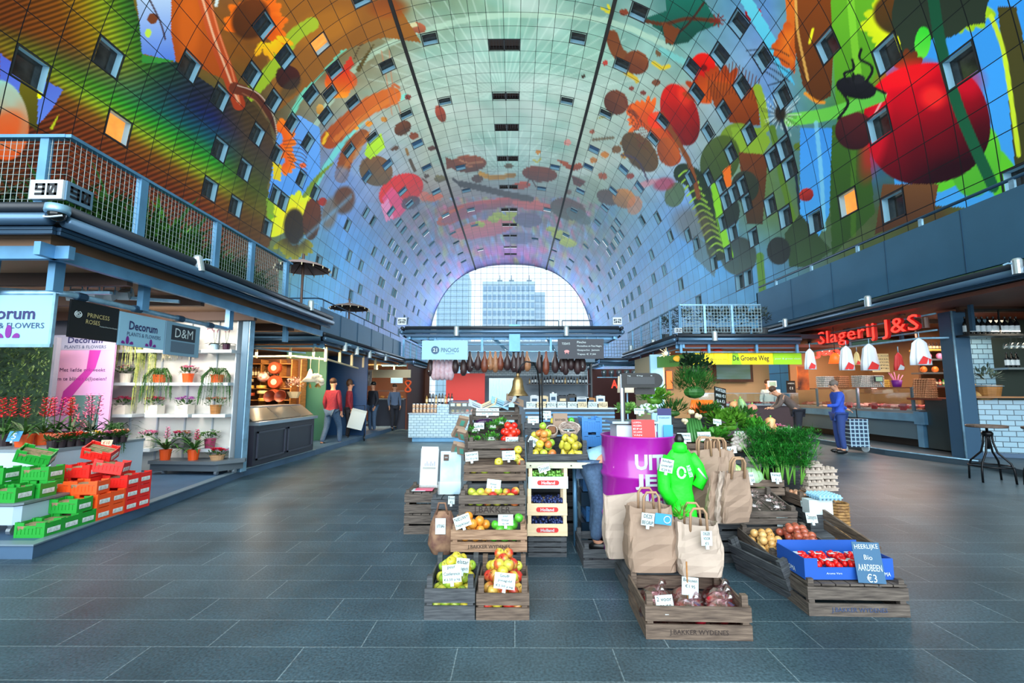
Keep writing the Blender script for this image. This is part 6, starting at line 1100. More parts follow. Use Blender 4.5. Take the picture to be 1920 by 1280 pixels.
# interior of the yellow-band shop
struct('wall_deli_back',MB().bx(4.6,9.5,17.2,17.3,0,2.65),mat('deli_cream',(205,180,140),.6))
t = thing('landscape_picture','framed green and blue landscape picture on the back wall of the yellow-band shop','picture',(0,16.9,0)); a,b = at(1340,0,16.9).x,at(1414,0,16.9).x; z0,z1 = at(0,716,16.9).z,at(0,679,16.9).z; B = MB(); B.bx(a,b,0,.06,z0,z1); B.build('frame',wood_d,t)
m = mat('landscape',(70,130,70),.5,rgb2=(110,170,200),nscale=.9,stretch=(.4,1,3)); B = MB(); B.bx(a+.1,b-.1,-.01,0,z0+.1,z1); B.build('print',m,t)
t = thing('deli_counter','dark deli counter with glass case under the yellow band','counter',(0,0,0)); B = MB(); B.bx(5.4,8.3,13.6,14.3,0,1.0); B.build('cabinet',mat('deli_dark',(62,52,60),.5),t); B = MB(); B.bx(5.4,8.3,13.55,14.3,1.0,1.04); B.bx(5.4,8.3,13.55,14.1,1.36,1.38); B.build('shelves',steel_pl,t); B = MB(); B.bx(5.4,8.3,13.56,13.57,1.04,1.36); B.build('front_glass',glass_m,t)
meat = [mat('meat_pink',(225,130,125),.35,noise=.2,nscale=20),mat('meat_red',(175,40,45),.35,noise=.2,nscale=20),mat('meat_pale',(240,190,175),.35,noise=.1,nscale=20)]
for k in range(12): tt = thing('meat_tray','%s in the deli case under the yellow band' % ('tray of pink sliced ham','tray of dark red beef','tray of pale sausages')[k % 3],'tray',(5.55+k*.24,13.85,1.04),group=('ham trays','beef trays','sausage trays')[k % 3]); B = MB(); B.bx(-.1,.1,-.15,.15,0,.02); B.build('tray',white,tt); B = MB(); [B.ball((dx,dy,.05),(.045,.05,.03),8,5) for dx in (-.045,.045) for dy in (-.09,0,.09)]; B.build('cuts',meat[k % 3],tt,smooth=True)
t = thing('orange_poster','orange and black poster beside the egg trays','poster',at(1506,706,13.3)); B = MB(); B.bx(-.16,.16,0,.02,-.38,.3); B.build('sheet',mat('poster_orange',(235,110,30),.5,rgb2=(60,24,16),nscale=2.2),t)
t = thing('deli_scale','pale electronic scale on the deli counter','scale',(at(1452,0,13.8).x,13.9,1.38)); B = MB(); B.bx(-.15,.15,-.15,.15,0,.1); B.bx(-.13,.13,-.02,.02,.18,.36); B.bx(-.02,.02,-.02,.02,.1,.2); B.build('body',mat('scale_pale',(190,200,200),.4),t); B = MB(); B.bx(-.1,.1,-.03,-.02,.22,.33); B.build('display',mat('display_green',(120,150,140),.3),t)
t = thing('counter_blackboard','small black price board standing on the deli counter','blackboard',(at(1484,0,13.8).x,13.8,1.38)); B = MB(); B.bx(-.13,.13,0,.02,0,.36); B.build('board',black,t); text('AANBIEDING',chalk,t,(0,-.004,.28),w=.2,h=.04); text('€ 8',chalk,t,(0,-.004,.14),w=.1,h=.08)
t = thing('white_pillar_panel','pale blue vertical panel between the lamp shade and the yellow band','panel',(at(1233,0,13.9).x,13.9,0)); B = MB(); B.bx(-.19,.19,0,.1,0,at(0,665,13.9).z); B.build('panel',sg_b,t)
t = thing('orange_cabinet','small orange cabinet behind the dark leafy plant','cabinet',(at(1250,0,14.3).x,14.3,1.0)); B = MB(); B.bx(-.22,.22,0,.3,.45,1.1); B.build('body',wood_d,t); B = MB(); B.bx(.0,.18,-.02,0,.5,1.05); B.build('door',mat('orange_door',(240,110,40),.5),t)
struct('wall_deli_side',MB().bx(4.5,4.56,14.0,17.2,0,2.6),cream)
lamp('AREA','deli_light',(6.4,13.4,2.5),120,(1,.72,.5),3,(.2,0,0),.4)
# far right stall in the gap beyond the lamp shade
t = thing('stall_canopy','far right stall canopy beyond the yellow-band stall','canopy',(0,0,0)); fascia(t,(3.6,19.5,0),(5.5,19.5,0),2.5,2.85,(0,-1,0)); fascia(t,(3.6,30,0),(3.6,19.5,0),2.5,2.85,(-1,0,0)); B = MB(); mesh_rail(B,(3.75,19.5,0),(5.6,19.5,0),2.9,3.6,.12,.008); mesh_rail(B,(3.7,19.5,0),(3.7,28,0),2.9,3.6,.2,.008); B.build('wire_mesh',_M['mesh_grey'],t)
t = thing('gift_stall','dark stall with red letters and pots on a rail, behind the shop scale','stall',(0,20,0)); B = MB(); B.bx(3.5,6.5,2,2.1,0,2.5); B.build('back_wall',mat('maroon_wall',(80,34,34),.6),t); B = MB(); B.bx(3.6,6.0,0,.05,2.02,2.06); B.build('rail',galv,t)
text('ART',mat('neon_red',(235,70,50),.5,emit=.8),t,(4.55,-.02,1.75),w=.75,h=.36,bold=.03)
for k in range(6): tt = thing('metal_pot','metal pot on the rail of the far dark stall','pot',(3.9+k*.33,20.1,2.06),group='pots on the far rail'); B = MB(); B.lathe([(.07,0),(.12,.18),(.1,.3),(.0,.3)],12); B.build('pot',steel_pl,tt,smooth=True)
t = thing('lamp_shade','cream cylindrical lamp shade behind the shop scale','lamp',at(1176,736,9.0)); B = MB(); B.lathe([(.19,0),(.17,.32)],20); B.build('shade',mat('shade_cream',(232,222,196),.6,emit=.25),t,smooth=True); B = MB(); B.tube([(0,0,-1.4+.0),(0,0,.1)],.015,6); B.build('pole',galv,t)

def bp(t,name,m,*bs,**k):      # a part made of boxes given as x0,x1,y0,y1,z0,z1
    B = MB()
    for b in bs: B.bx(*b)
    return B.build(name,m,t,**k)
def ln(t,name,m,prof,seg=16,smooth=True,**k): B = MB(); B.lathe(prof,seg,wob=k.pop('wob',None)); return B.build(name,m,t,smooth=smooth,**k)
def tb(t,name,m,r,*paths,seg=6,**k):
    B = MB()
    for p in paths: B.tube(p,r,seg)
    return B.build(name,m,t,smooth=True,**k)
# ================================================================ BUTCHER'S STALL ON THE RIGHT
XB_ = 8.0; t = thing('stall_canopy','long dark canopy and gutter over the red butcher letters','canopy'); fascia(t,(XB_,15.0,0),(XB_,4.5,0),3.28,3.45,(-1,0,0))
B = MB(); B.bx(XB_+.15,14,4.5,15,3.1,3.18); B.build('ceiling_panel',mat('butcher_ceiling',(104,62,52),.6,noise=.2,nscale=1),t)
for k,y in enumerate((7.0,8.6,10.2,11.8,13.4)): bp(t,'hanger_post',steel_d,(8.62,8.68,y,y+.06,2.55,3.05)); bp(t,'joist',wood_d,(8.9,13,y+.5,y+.58,3.0,3.1))
tb(t,'hanging_rail',galv,.025,[(8.35,14.5,2.55),(8.35,9.4,2.5),(9.4,9.2,2.5)]); tb(t,'letter_rail',galv,.02,[(8.6,13.2,2.72),(8.6,9.3,2.66)],[(8.6,13.2,3.0),(8.6,9.3,3.0)])
t = thing('parapet_balcony','tall blue-grey parapet with handrail above the butcher stall','balcony'); bp(t,'parapet',greyp,(8.02,8.1,4.5,15.0,3.5,4.66),(8.02,9.5,14.94,15.0,3.1,4.66)); bp(t,'panel_joint',steel_d,*[(8.012,8.02,y-.006,y+.006,3.5,4.66) for y in (6.3,8.0,9.7,11.4,13.1)])
tb(t,'handrail',steel_d,.03,[(8.12,4.5,4.86),(8.12,15,4.86)])
for y in (5.5,7.2,8.9,10.6,12.3,14): bp(t,'handrail_post',galv,(8.1,8.14,y-.04,y+.04,4.62,4.86))
struct('wall_terrace_deck_4',MB().bx(8.2,14,4.5,14.9,3.2,3.5),anth)
for k,(px,py) in enumerate(((1907,495),(1627,562),(1472,603))): put(SPOT,ax(px,py,7.86),rz=1.2,label='silver eave spotlight on the butcher gutter, %s' % ('nearest the viewer','over the red letters','at the far end')[k],group='eave spotlights',scale=1.2)
t = thing('stall_platform','low dark plinth under the butcher stall and the tiled bar','platform'); B = MB(); B.prism([(8.35,16),(8.35,10.6),(8.75,8.9),(8.3,7.2),(8.1,5),(14,5),(14,16)],.11); B.build('plinth',mat('plinth_dark',(56,74,88),.5),t); tb(t,'edge_trim',galv,.015,[(8.35,16,.11),(8.35,10.6,.11),(8.75,8.9,.11)])
# red illuminated letters
neon = mat('neon_letters',(255,60,48),.4,emit=1.7); neon_s = mat('letter_side',(175,18,16),.5,emit=.25)
t = thing('illuminated_letters','red illuminated letters reading Slagerij J&S under the butcher canopy','sign',(8.42,11.1,2.82),-PI/2+.02)
text('Slagerij J&S',neon,t,(0,0,0),w=3.1,h=.44,ext=.006,bold=.0,name='letter_faces',space=1.05); text('Slagerij J&S',neon_s,t,(0,.08,0),w=3.11,h=.445,ext=.07,bold=.0,name='letter_sides',space=1.05)
t2 = thing('illuminated_letters','second smaller set of red letters far under the butcher canopy','sign',(9.6,14.1,2.62),0); text('J&S',neon,t2,(0,0,0),w=.8,h=.4,ext=.06,bold=.02,name='letter_faces')
# counter with display
ms = mat('counter_steel',(96,128,150),.35,.5); t = thing('butcher_counter','long steel butcher display counter behind the plaid shopping trolley','counter',(9.4,0,0))
bp(t,'front_panel',ms,(.05,.8,10.85,15.6,.3,.72)); bp(t,'upper_band',steel,(-.05,.8,10.85,15.6,.72,.9)); bp(t,'kick_space',black,(.2,.8,10.9,15.6,.12,.3)); bp(t,'end_leg',steel,(-.04,.1,10.72,10.88,.14,.92),(-.08,.5,10.62,10.9,.66,.95)); bp(t,'display_deck',steel_pl,(0,.8,10.85,15.6,.9,.96)); bp(t,'glass_top',mat('smoked_top',(96,60,58),.15),(.1,.8,10.85,15.6,1.5,1.52)); bp(t,'front_glass',glass_m,(0,.01,10.85,15.6,.96,1.5))
for y in (10.95,12.7,14.4): bp(t,'glass_post',ms,(-.01,.04,y,y+.06,.96,1.52))
for k in range(14):
    y = 11.15+k*.32; tt = thing('meat_tray',('tray of pale pink pork cuts','tray of red minced beef','tray of salmon-coloured poultry')[k % 3]+' in the butcher counter','tray',(9.72,y,.965),group=('pork trays','mince trays','poultry trays')[k % 3]); bp(tt,'tray',white,(-.28,.28,-.14,.14,0,.02)); B = MB(); R = random.Random(k)
    for _ in range(12): B.ball((R.uniform(-.22,.22),R.uniform(-.09,.09),.06+R.uniform(0,.05)),(.07,.05,.035),8,5,Matrix.Rotation(R.uniform(0,3),3,'Z'))
    B.build('cuts',meat[k % 3],tt,smooth=True)
for k in range(4): t = thing('counter_divider','small dark red divider between the meat trays','divider',(9.44,11.3+k*.9,.965),group='meat dividers'); bp(t,'panel',meat[1],(-.02,.02,-.08,.08,0,.16))
t = thing('dark_counter','dark flat-fronted counter with yellow bags on it, beside the blue pillar','counter',(9.4,0,0)); bp(t,'panel',mat('dark_teal',(38,54,60),.3,noise=.3,nscale=1),(0,.7,9.98,10.66,.14,1.22)); bp(t,'panel',_M['dark_teal'],(0,.2,9.52,9.96,.14,1.22)); bp(t,'wood_edge',mat('red_wood',(140,70,50),.4),(-.03,.7,9.9,11.1,1.22,1.27)); bp(t,'top',anth,(-.3,.3,9.5,9.9,1.22,1.25))
egg_w = mat('egg_tray_grey',(196,190,184),.8,noise=.25,nscale=40); egg_b = mat('egg_tray_brown',(190,130,92),.8,noise=.25,nscale=40); egg_y = mat('egg_tray_yellow',(205,170,80),.8,noise=.25,nscale=40)
def egg_tray_mesh(m,W=.3): 
    B = MB(); n = 6
    for i in range(n):
        for j in range(n): x = (i-2.5)*W/n; y = (j-2.5)*W/n; B.lathe([(W*.05,0),(W*.08,.02),(W*.045,.045)],6,(x,y,0))
    B.bx(-W/2,W/2,-W/2,W/2,.018,.026); return B.mesh('egg_tray',m)
for m,spots,lab in ((egg_w,[(1549,11.9,6),(1617,11.3,6),(1640,11.3,6)],'grey'),(egg_b,[(1576,11.8,6),(1735,10.2,9)],'brown'),(egg_y,[(1650,11.6,4)],'yellow')):
    me = egg_tray_mesh(m)
    for s,(px,Y,n) in enumerate(spots):
        for k in range(n): link('egg_tray',me,None,(at(px,0,Y).x,Y,(1.52 if px < 1700 else 1.27)+k*.048),k*.05,None,'%s cardboard egg tray in the stack %s' % (lab,('by the orange poster','under the hanging white bags','beside the till')[s] if lab == 'grey' else ('behind the blue figure','behind the yellow bags')[s] if lab == 'brown' else 'next to the till screen'),'egg tray','%s egg trays %d' % (lab,s))
# carrier bags on hooks
wb = mat('bag_white',(215,222,232),.5); rb = mat('bag_red',(215,50,50),.5)
def hang_bag(px,py,Y,w,h,m,m2,label,seed):
    R = random.Random(seed); t = thing('carrier_bags',label,'bags',at(px,py,Y)); wb_ = lambda a,q: 1+.14*math.sin(7*a+seed)+.1*math.sin(3*a)
    ln(t,'folds',m,[(w*.5,-h),(w*.48,-h*.7),(w*.4,-h*.4),(w*.34,-h*.15),(w*.2,-.02),(0,.03)],28,wob=wb_).scale = (1,.5,1); B = MB(); B.prism([(-w*.4,-h*.97),(w*.2,-h*.97),(w*.3,-h*.8),(-w*.1,-h*.66)],.006,Matrix.Translation((0,-w*.27,0)) @ Matrix.Rotation(PI/2,4,'X')); B.build('red_print',m2,t); tb(t,'hook',galv,.008,[(0,0,0),(0,0,.14)])
for a in ((1518,655,10.6,.24,.46,wb,rb,'bunch of white carrier bags with red print, next to the orange poster',1),(1586,650,10.2,.30,.52,wb,rb,'bunch of white carrier bags with red print, left of the biggest bunch',2),(1629,646,10.0,.36,.56,wb,rb,'biggest bunch of white carrier bags hanging over the egg trays',3),(1684,662,9.6,.2,.36,rb,wb,'red and white carrier bags above the purple bin',4),(1723,636,8.9,.38,.5,wb,rb,'pale blue-white carrier bags hanging nearest the blue pillar',5),(1606,660,11.5,.16,.32,mat('bag_cream',(225,215,150),.5),rb,'cream bag hanging behind the white carrier bags',6)): hang_bag(*a)
t = thing('red_heat_lamp','orange-red heat lamp shade over the counter','lamp',at(1566,672,11.5)); ln(t,'shade',mat('lamp_orange',(250,90,30),.4,emit=1.2),[(.15,-.12),(.1,.08),(.03,.14)],16); tb(t,'cable',black,.008,[(0,0,.1),(0,0,.8)])
t = thing('plastic_bag','bulging yellow plastic bag on the dark counter','bag',(9.55,9.75,1.27)); B = MB(); B.ball((0,.0,.12),(.2,.2,.16),20,12); B.build('bag',mat('bag_yellow',(225,185,110),.35,rgb2=(190,130,80),nscale=6,bump=.6),t,smooth=True); tb(t,'handles',_M['bag_yellow'],.02,[(-.05,0,.2),(-.09,0,.36),(-.02,0,.3)],[(.05,0,.2),(.12,-.02,.3)])
t = thing('plastic_bag','lower yellow plastic bag lying towards the pillar on the dark counter','bag',(9.6,9.5,1.25)); B = MB(); B.ball((0,0,.09),(.2,.15,.12),18,10); B.ball((.12,0,.16),(.07,.07,.07),10,7); B.build('bag',_M['bag_yellow'],t,smooth=True)
t = thing('purple_bin','purple pot with utensils on the butcher counter','pot',(at(1683,0,10.9).x,10.9,1.52)); ln(t,'pot',purple,[(.08,0),(.11,.16),(.1,.16),(0,.03)],14); tb(t,'utensils',pk['pink'],.01,*[[(0,0,.05),(math.sin(k*1.3)*.14,.03*k-.06,.26+.02*k)] for k in range(6)])
t = thing('till','small till screen on a stand between the egg trays','till',(at(1640,0,10.9).x+.2,11.0,1.52)); bp(t,'screen',anth,(-.1,.1,-.01,.02,.12,.26)); bp(t,'display',mat('till_glow',(130,165,140),.4,emit=.3),(-.08,.08,-.015,-.01,.14,.24)); tb(t,'stand',galv,.012,[(.03,0,.13),(.09,0,0)])
# back wall, shelves
struct('wall_butcher_back',MB().bx(12.2,12.3,9.7,16,.1,3.0).bx(9.5,12.3,15.9,16,.1,3),mat('tan_wall',(150,112,74),.6)); struct('wall_butcher_end',MB().bx(10.2,12.3,11.6,11.66,.1,3.0),mat('bronze_wall',(110,74,48),.5,noise=.3,nscale=2))
t = thing('goods_shelving','lit back shelving with sauces, snacks and drinks beside the blue pillar','shelving',(0,11.2,0)); x0,x1 = at(1735,0,11.2).x,at(1797,0,11.2).x
zsB = [at(0,y,11.2).z for y in (722,698,673,655)]
for z in zsB: bp(t,'shelf_board',steel_pl if z != zsB[3] else mat('ochre_board',(205,160,70),.5),(x0,x1+.15,0,.35,z-.04,z))
SB = {n_: bottle_proto('sauce_bottle',mat('sauce_'+n_,c_,.3),cream,.17,.03) for n_,c_ in (('green',(70,160,50)),('red',(210,40,40)),('dark',(50,34,26)))}
for k in range(9): n_ = ('green','red','dark')[(k*2) % 3]; put(SB[n_],(x0+.06+k*.09,11.35,zsB[0]),label='%s sauce bottle on the lowest lit shelf' % n_,group='%s sauce bottles' % n_)
for k in range(10): put(SB['dark'],(x0+.02+k*.085,11.35,zsB[3]+.0),label='dark sauce bottle on the ochre top shelf of the lit shelving',group='dark bottles on the ochre shelf')
for k in range(6): t = thing('snack_bag','%s snack bag on the lit shelving' % ('orange','white and pink')[k % 2],'bag',(x0+.1+k*.14,11.3,zsB[1 if k % 2 == 0 else 2]),group=('orange snack bags','white snack bags')[k % 2]); B = MB(); B.ball((0,0,.07),(.075,.06,.08),10,7); B.build('bag',mat('snack_orange',(240,120,40),.4) if k % 2 == 0 else pk['pink'],t,smooth=True)
t = thing('price_list','large cream price list on the back wall of the butcher','price list',at(1660,680,15.0)); bp(t,'sheet',mat('list_cream',(226,218,170),.5,emit=.3),(-.42,.42,0,.02,-.3,.3)); [text(s_,ink,t,(0,-.004,.22-.1*k),w=.6,h=.04,name='printed_line') for k,s_ in enumerate(('SLAGERIJ','GEHAKT','WORST','KIPFILET','SPEK'))]
for k,(px,py,Y) in enumerate(((1735,600,9.2),(1690,578,10),(1605,596,12),(1537,610,14),(1486,622,15.5))): put(DL,at(px,py,Y),label='round downlight in the butcher ceiling',group='butcher downlights')
for k,(x,y) in enumerate(((10.2,10.2),(10.0,12.2),(10.0,14.4))): lamp('AREA','butcher_light',(x,y,2.95),75,(1,.74,.58),.9)
lamp('POINT','meat_case_light',(9.7,12.5,1.44),14,(1,.45,.4),radius=.08); lamp('POINT','meat_case_light_2',(9.7,11.2,1.44),8,(1,.5,.42),radius=.08)
# blue pillar, tiled bar
t = thing('stall_pillar','broad blue steel pillar between the butcher and the tiled bar','pillar',(0,0,.11)); bp(t,'shaft',mat('pillar_blue2',(62,96,126),.4,.3),(8.82,9.14,9.2,9.5,0,2.92)); tb(t,'edge_strip',galv,.02,[(8.82,9.2,0),(8.82,9.2,2.92)])
tile2 = brick_mat('bar_tile',(160,196,214),(140,180,202),(60,84,100),.22,.105,.008,.2,'XZ',.5,0,.3)
struct('wall_bar_tiled',MB().bx(9.1,10.1,9.72,9.8,.1,2.95),tile2); struct('wall_bar_green',MB().bx(10.1,14,9.9,9.98,.1,2.95),mat('dark_green_wall',(44,56,50),.5))
t = thing('tiled_bar','white tiled bar with a wooden top behind the stools','bar',(9.3,9.5,0),-.36); bp(t,'tiled_front',tile2,(.12,3.4,0,.1,.2,1.24)); bp(t,'kick',plinth,(.12,3.4,.02,.1,.1,.2)); bp(t,'bar_top',wood_d,(-.1,3.4,-.22,.35,1.28,1.32)); bp(t,'bar_edge',wood_o,(-.1,3.4,-.225,-.22,1.29,1.315))
t = thing('wooden_tub','wooden tub with a leafy plant on the bar top','planter',(9.62,9.42,1.32)); ln(t,'tub',wood_o,[(.17,0),(.21,.22),(.2,.22),(0,.2)],18,False); B = MB(); [B.tube([(.225*math.cos(a),.225*math.sin(a),.2) for a in [2*PI*k/18 for k in range(19)]],.008,4,False)]; B.build('hoop',galv,t); B = MB(); R = random.Random(5); foliage(B,(0,0,.3),(.2,.16,.18),46,.14,.05,R,up=.5); B.build('leaves',mat('grey_leaf',(110,130,118),.5,rgb2=(50,70,50),nscale=8),t)
t = thing('bottle_rack','black framed hanging shelf with a row of wine bottles above the bar','shelf',(0,0,0)); x0,x1 = 8.86,9.98; z0,z1 = at(0,628,9.0).z,3.02
bp(t,'shelf_board',black,(x0,x1+1.4,8.9,9.25,z0-.04,z0)); bp(t,'frame',black,(x0-.03,x0,8.9,8.93,z0-.04,z1),(x1,x1+.03,8.9,8.93,z0,z1),(x0,x1,8.9,8.93,z1-.03,z1),(x0-.03,x0,9.22,9.25,z0-.04,z1),(9.45,9.47,8.9,8.92,z0,z1))
for k in range(10): put(BT['black'],(x0+.07+k*.112,9.05,z0),label='wine bottle with a white label on the black shelf above the bar',group='wine above the bar',scale=1.12)
t = thing('bar_blackboard','blackboard cut off by the picture edge, lettering TO at its top','blackboard',(10.5,8.85,0)); bp(t,'board',black,(-.46,1.2,0,.03,z0+.02,3.4)); text('TO',chalk,t,(-.15,-.005,z1+.22),w=.24,h=.13,bold=.01)
gl = thing('wine_glass','x','glass'); ln(gl,'bowl',film,[(.012,-.1),(.035,-.13),(.045,-.2),(.035,-.24)],10); ln(gl,'stem_and_foot',film,[(.035,0),(.005,-.01),(.005,-.1)],8)
for k in range(12): put(gl,(9.75+(k % 6)*.11,9.0+.12*(k//6),z0-.045),label='upturned wine glass hanging under the black bar shelf',group='hanging wine glasses')
for k in range(3): put(BT['black'],(10.15+k*.1,9.5,1.9),label='dark bottle on the small ledge over the bar',group='bottles on the bar ledge')
t = thing('bar_ledge','small ledge with bottles on the green wall of the bar','shelf',(0,0,0)); bp(t,'board',steel_pl,(10.05,11,9.4,9.9,1.86,1.9))
lamp('AREA','bar_light',(9.7,9.0,2.6),22,(1,.85,.65),.6)
iron = mat('black_iron',(28,30,34),.35,.7); seatw = mat('stool_wood',(92,76,68),.5,noise=.3,nscale=6,stretch=(1,6,1))
ST = thing('bar_stool','x','bar stool'); ln(ST,'seat',seatw,[(0,.84),(.24,.84),(.25,.85),(.25,.87),(.24,.88),(0,.88)],28,False); tb(ST,'screw',iron,.018,[(0,0,.5),(0,0,.84)]); ln(ST,'collar',iron,[(.05,.7),(.07,.72),(.07,.76),(.05,.78)],14)
for k in range(4): a = k*PI/2+.4; c_,s_ = math.cos(a),math.sin(a); tb(ST,'leg',iron,.014,[(.05*c_,.05*s_,.76),(.06*c_,.06*s_,.6),(.1*c_,.1*s_,.45),(.24*c_,.24*s_,.3),(.27*c_,.27*s_,.2),(.28*c_,.28*s_,0)],seg=8)
tb(ST,'foot_ring',iron,.012,[(.26*math.cos(a),.26*math.sin(a),.24) for a in [2*PI*k/24 for k in range(25)]])
put(ST,(7.56,7.5,0),label='round wooden bar stool on curved iron legs, fully in view'); put(ST,(7.98,7.05,0),.5,label='round wooden bar stool cut off by the picture edge')

# ================================================================ FRUIT STAND IN THE MIDDLE
A1 = {k: fruit_proto('apple','apple',fruit_mat('apple_'+k,*c)) for k,c in dict(gy=((150,190,60),(212,205,80)),red=((215,60,50),(235,190,90)),mix=((205,60,45),(205,205,80)),green=((80,190,50),(110,205,70)),gold=((225,205,70),(205,190,60)),rust=((190,95,50),(225,150,70))).items()}
PEAR = fruit_proto('pear','pear',fruit_mat('pear_skin',(205,200,70),(190,170,60)),.036,'pear'); TOM = fruit_proto('tomato','tomato',fruit_mat('tomato_skin',(225,35,25),(235,60,35),rough=.15),.036,'tomato'); ORA = fruit_proto('orange','orange',fruit_mat('orange_skin',(240,150,50),(245,175,70)),.036,'orange')
def CM(loc,rz=0,rot=None): return Matrix.Translation(loc) @ (Euler(rot).to_matrix().to_4x4() if rot else Matrix.Rotation(rz,4,'Z'))
def pick(*ks): return lambda x,y,R: A1[R.choice(ks)]
def fcrate(label,W,D,H,loc,wood,txt=None,rot=None,rz=0,**k): t = wood_crate(label,W,D,H,loc,rz,rot,wood=wood,text_s=txt,**k); return CM(loc,rz,rot)
r_ = .036
def dn(px,py,Y): v = at(px,py,Y); return v
# front crates on the floor
M = fcrate('front floor crate nearest the aisle with green and yellow apples',.315,.46,.205,(-.405,3.235,0),3,post_up=.05); heap(None,M,.28,.41,r_*.88,.075,'green and yellow apple in the front floor crate nearest the aisle','apples of the front aisle crate',110,.32,.03,1,1,3,pick=pick('gy','gold','gy','gy'))
M = fcrate('front floor crate with red and yellow apples beside the aisle crate',.33,.46,.175,(-.075,3.235,0),1,post_up=.07); heap(None,M,.29,.42,r_*.88,.07,'red and yellow apple in the second front floor crate','apples of the second front crate',110,.34,.04,1,2,3,pick=pick('red','mix','mix','gold','red'))
# rising tiers
wood_crate('lower supporting crate behind the two front apple crates',.5,.4,.235,(-.19,3.72,0),wood=3)
M = fcrate('tan crate stamped J. Bakker Wydenes with oranges and green apples',.56,.3,.17,(-.19,3.65,.24),2,'J.BAKKER WYDENES'); heap(None,M,.50,.25,r_,.075,'fruit','g',0)
heap(ORA,M,.5,.25,r_,.07,'orange in the tan stamped crate','oranges of the tan crate',40,.4,.0,1,3,1,ok=lambda x,y: x < -.02); heap(None,M,.5,.25,r_,.07,'bright green apple in the tan stamped crate','green apples of the tan crate',40,.4,.0,1,4,1,ok=lambda x,y: x > .02,pick=pick('green'))
for x,y,z in ((-.13,-.05,.17),(-.17,.04,.2),(-.08,.0,.18)): put(ORA,M @ Vector((x,y,z)),rot=(.4,x,z),label='orange on top of the heap in the tan stamped crate',group='top oranges')
put(A1['green'],M @ Vector((.22,.0,.2)),rot=(.1,.2,0),label='bright green apple standing highest in the tan crate')
wood_crate('supporting crate under the third tier of apples',.5,.32,.43,(-.18,3.93,0),wood=3,rows=4)
M = fcrate('third tier crate with green and red apples, above the oranges',.53,.28,.165,(-.18,3.90,.435),0,'J.BAKKER'); heap(None,M,.48,.23,r_,.07,'apple in the third tier crate above the oranges','third tier apples',40,.4,0,1,5,1,pick=pick('gy','mix','red','gy'))
wood_crate('tall supporting crate under the fourth tier',.5,.32,.64,(-.17,4.22,0),wood=3,rows=6)
M = fcrate('fourth tier crate, nearly empty, with two price cards',.53,.4,.145,(-.17,4.21,.65),1); fcrate('empty upright crate forming the back of the fourth tier',.53,.1,.16,(-.17,4.38,.80),0)
for x,y,z,k in ((.03,-.1,.14,'gold'),(.19,.02,.16,'mix'),(.22,-.08,.14,'mix'),(.13,.06,.17,'rust'),(.2,.1,.22,'gold'),(-.1,0,.05,'gy'),(-.2,.05,.05,'gy'),(.1,0,.05,'gy')): put(A1[k],M @ Vector((x,y,z)),rot=(1.3,z,x),label='yellow-red apple in the fourth tier crate',group='fourth tier apples')
TR = (.42,0,0)
wood_crate('dark base crate beneath the vegetable crate of the fruit stand',.5,.4,.86,(-.2,4.72,0),wood=3,rows=7)
M = fcrate('tilted top crate with packed greens and tomatoes',.56,.52,.13,(-.2,4.66,.86),0,rot=TR,post_up=.1)
def sloped(x,y,z): return M @ Vector((x,y,z))
heap(TOM,M @ Matrix.Translation((.16,-.05,0)),.24,.4,r_*.9,.07,'red tomato in the tilted top crate','tomatoes',40,.15,.03,1,6,2)
def greens(label,loc,rr,n,L,w,m,cat='vegetable',name='leafy_greens',seed=1,up=.4,film_=False,group=None):
    t = thing(name,label,cat,loc,group=group); B = MB(); R = random.Random(seed); B.ball((0,0,0),[rr[0]*.5,rr[1]*.5,rr[2]*.35],8,6); foliage(B,(0,0,0),rr,n,L,w,R,up); B.build('leaves',m,t)
    if film_: B = MB(); B.ball((0,0,rr[2]*.2),[q*1.12 for q in rr],9,6,Matrix.Rotation(.3,3,'Z')); B.build('clear_wrapping',film,t)
    return t
lg = mat('salad_green',(84,170,50),.45,rgb2=(40,110,34),nscale=22); lp = mat('pale_green',(150,200,110),.5,rgb2=(90,150,60),nscale=16)
for k,(x,y,z,rr,lab) in enumerate(((-.2,-.13,.12,(.07,.06,.04),'bag of green salad at the aisle corner'),(-.2,.06,.13,(.07,.06,.04),'bag of salad behind the first'),(-.03,-.1,.13,(.08,.07,.05),'bag of lamb lettuce in the middle'),(-.02,.1,.15,(.08,.06,.05),'green peppers in a bag towards the back'),(.06,.2,.14,(.07,.05,.04),'bag of spinach next to the back slat'))): greens(lab+' of the tilted top crate',sloped(x,y,z),rr,110,.04,.018,lg,name='salad_bag',seed=k,film_=True)
t = thing('aubergine','dark purple aubergine lying on the salad bags','aubergine',sloped(-.1,.16,.19),rot=(0,1.4,.3)); ln(t,'body',mat('aubergine_skin',(50,20,60),.12),[(0,-.1),(.03,-.095),(.042,-.05),(.032,.03),(.016,.08),(0,.085)],14); ln(t,'calyx',leaf_g,[(.02,.07),(.014,.09),(.004,.11)],8)
kraft = mat('kraft_paper',(152,128,110),.75,noise=.12,nscale=5,bump=.15); 
for k,(x,y,z,rz) in enumerate(((-.36,-.1,.05,.2),(-.31,.0,.13,-.4),(-.37,.08,.12,.5),(-.30,-.17,.07,-.2),(-.33,.15,.2,.3))):
    p = sloped(x,y,z); t = thing('paper_packet','brown paper packet with a green label, %s in the pile beside the salad' % ('lowest','second','outermost','front','topmost')[k],'packet',p,rot=(.7,.2,rz)); bp(t,'packet',kraft,(-.05,.05,-.02,.02,-.06,.06)); bp(t,'green_label',mat('teal_label',(90,170,150),.5),(-.02,.02,-.022,-.02,-.04,.03))
M = fcrate('crate of pears, yellow apples and mushrooms on the steel beam',.54,.42,.14,(.385,4.42,.79),3,rot=(.3,0,0),post_up=.1)
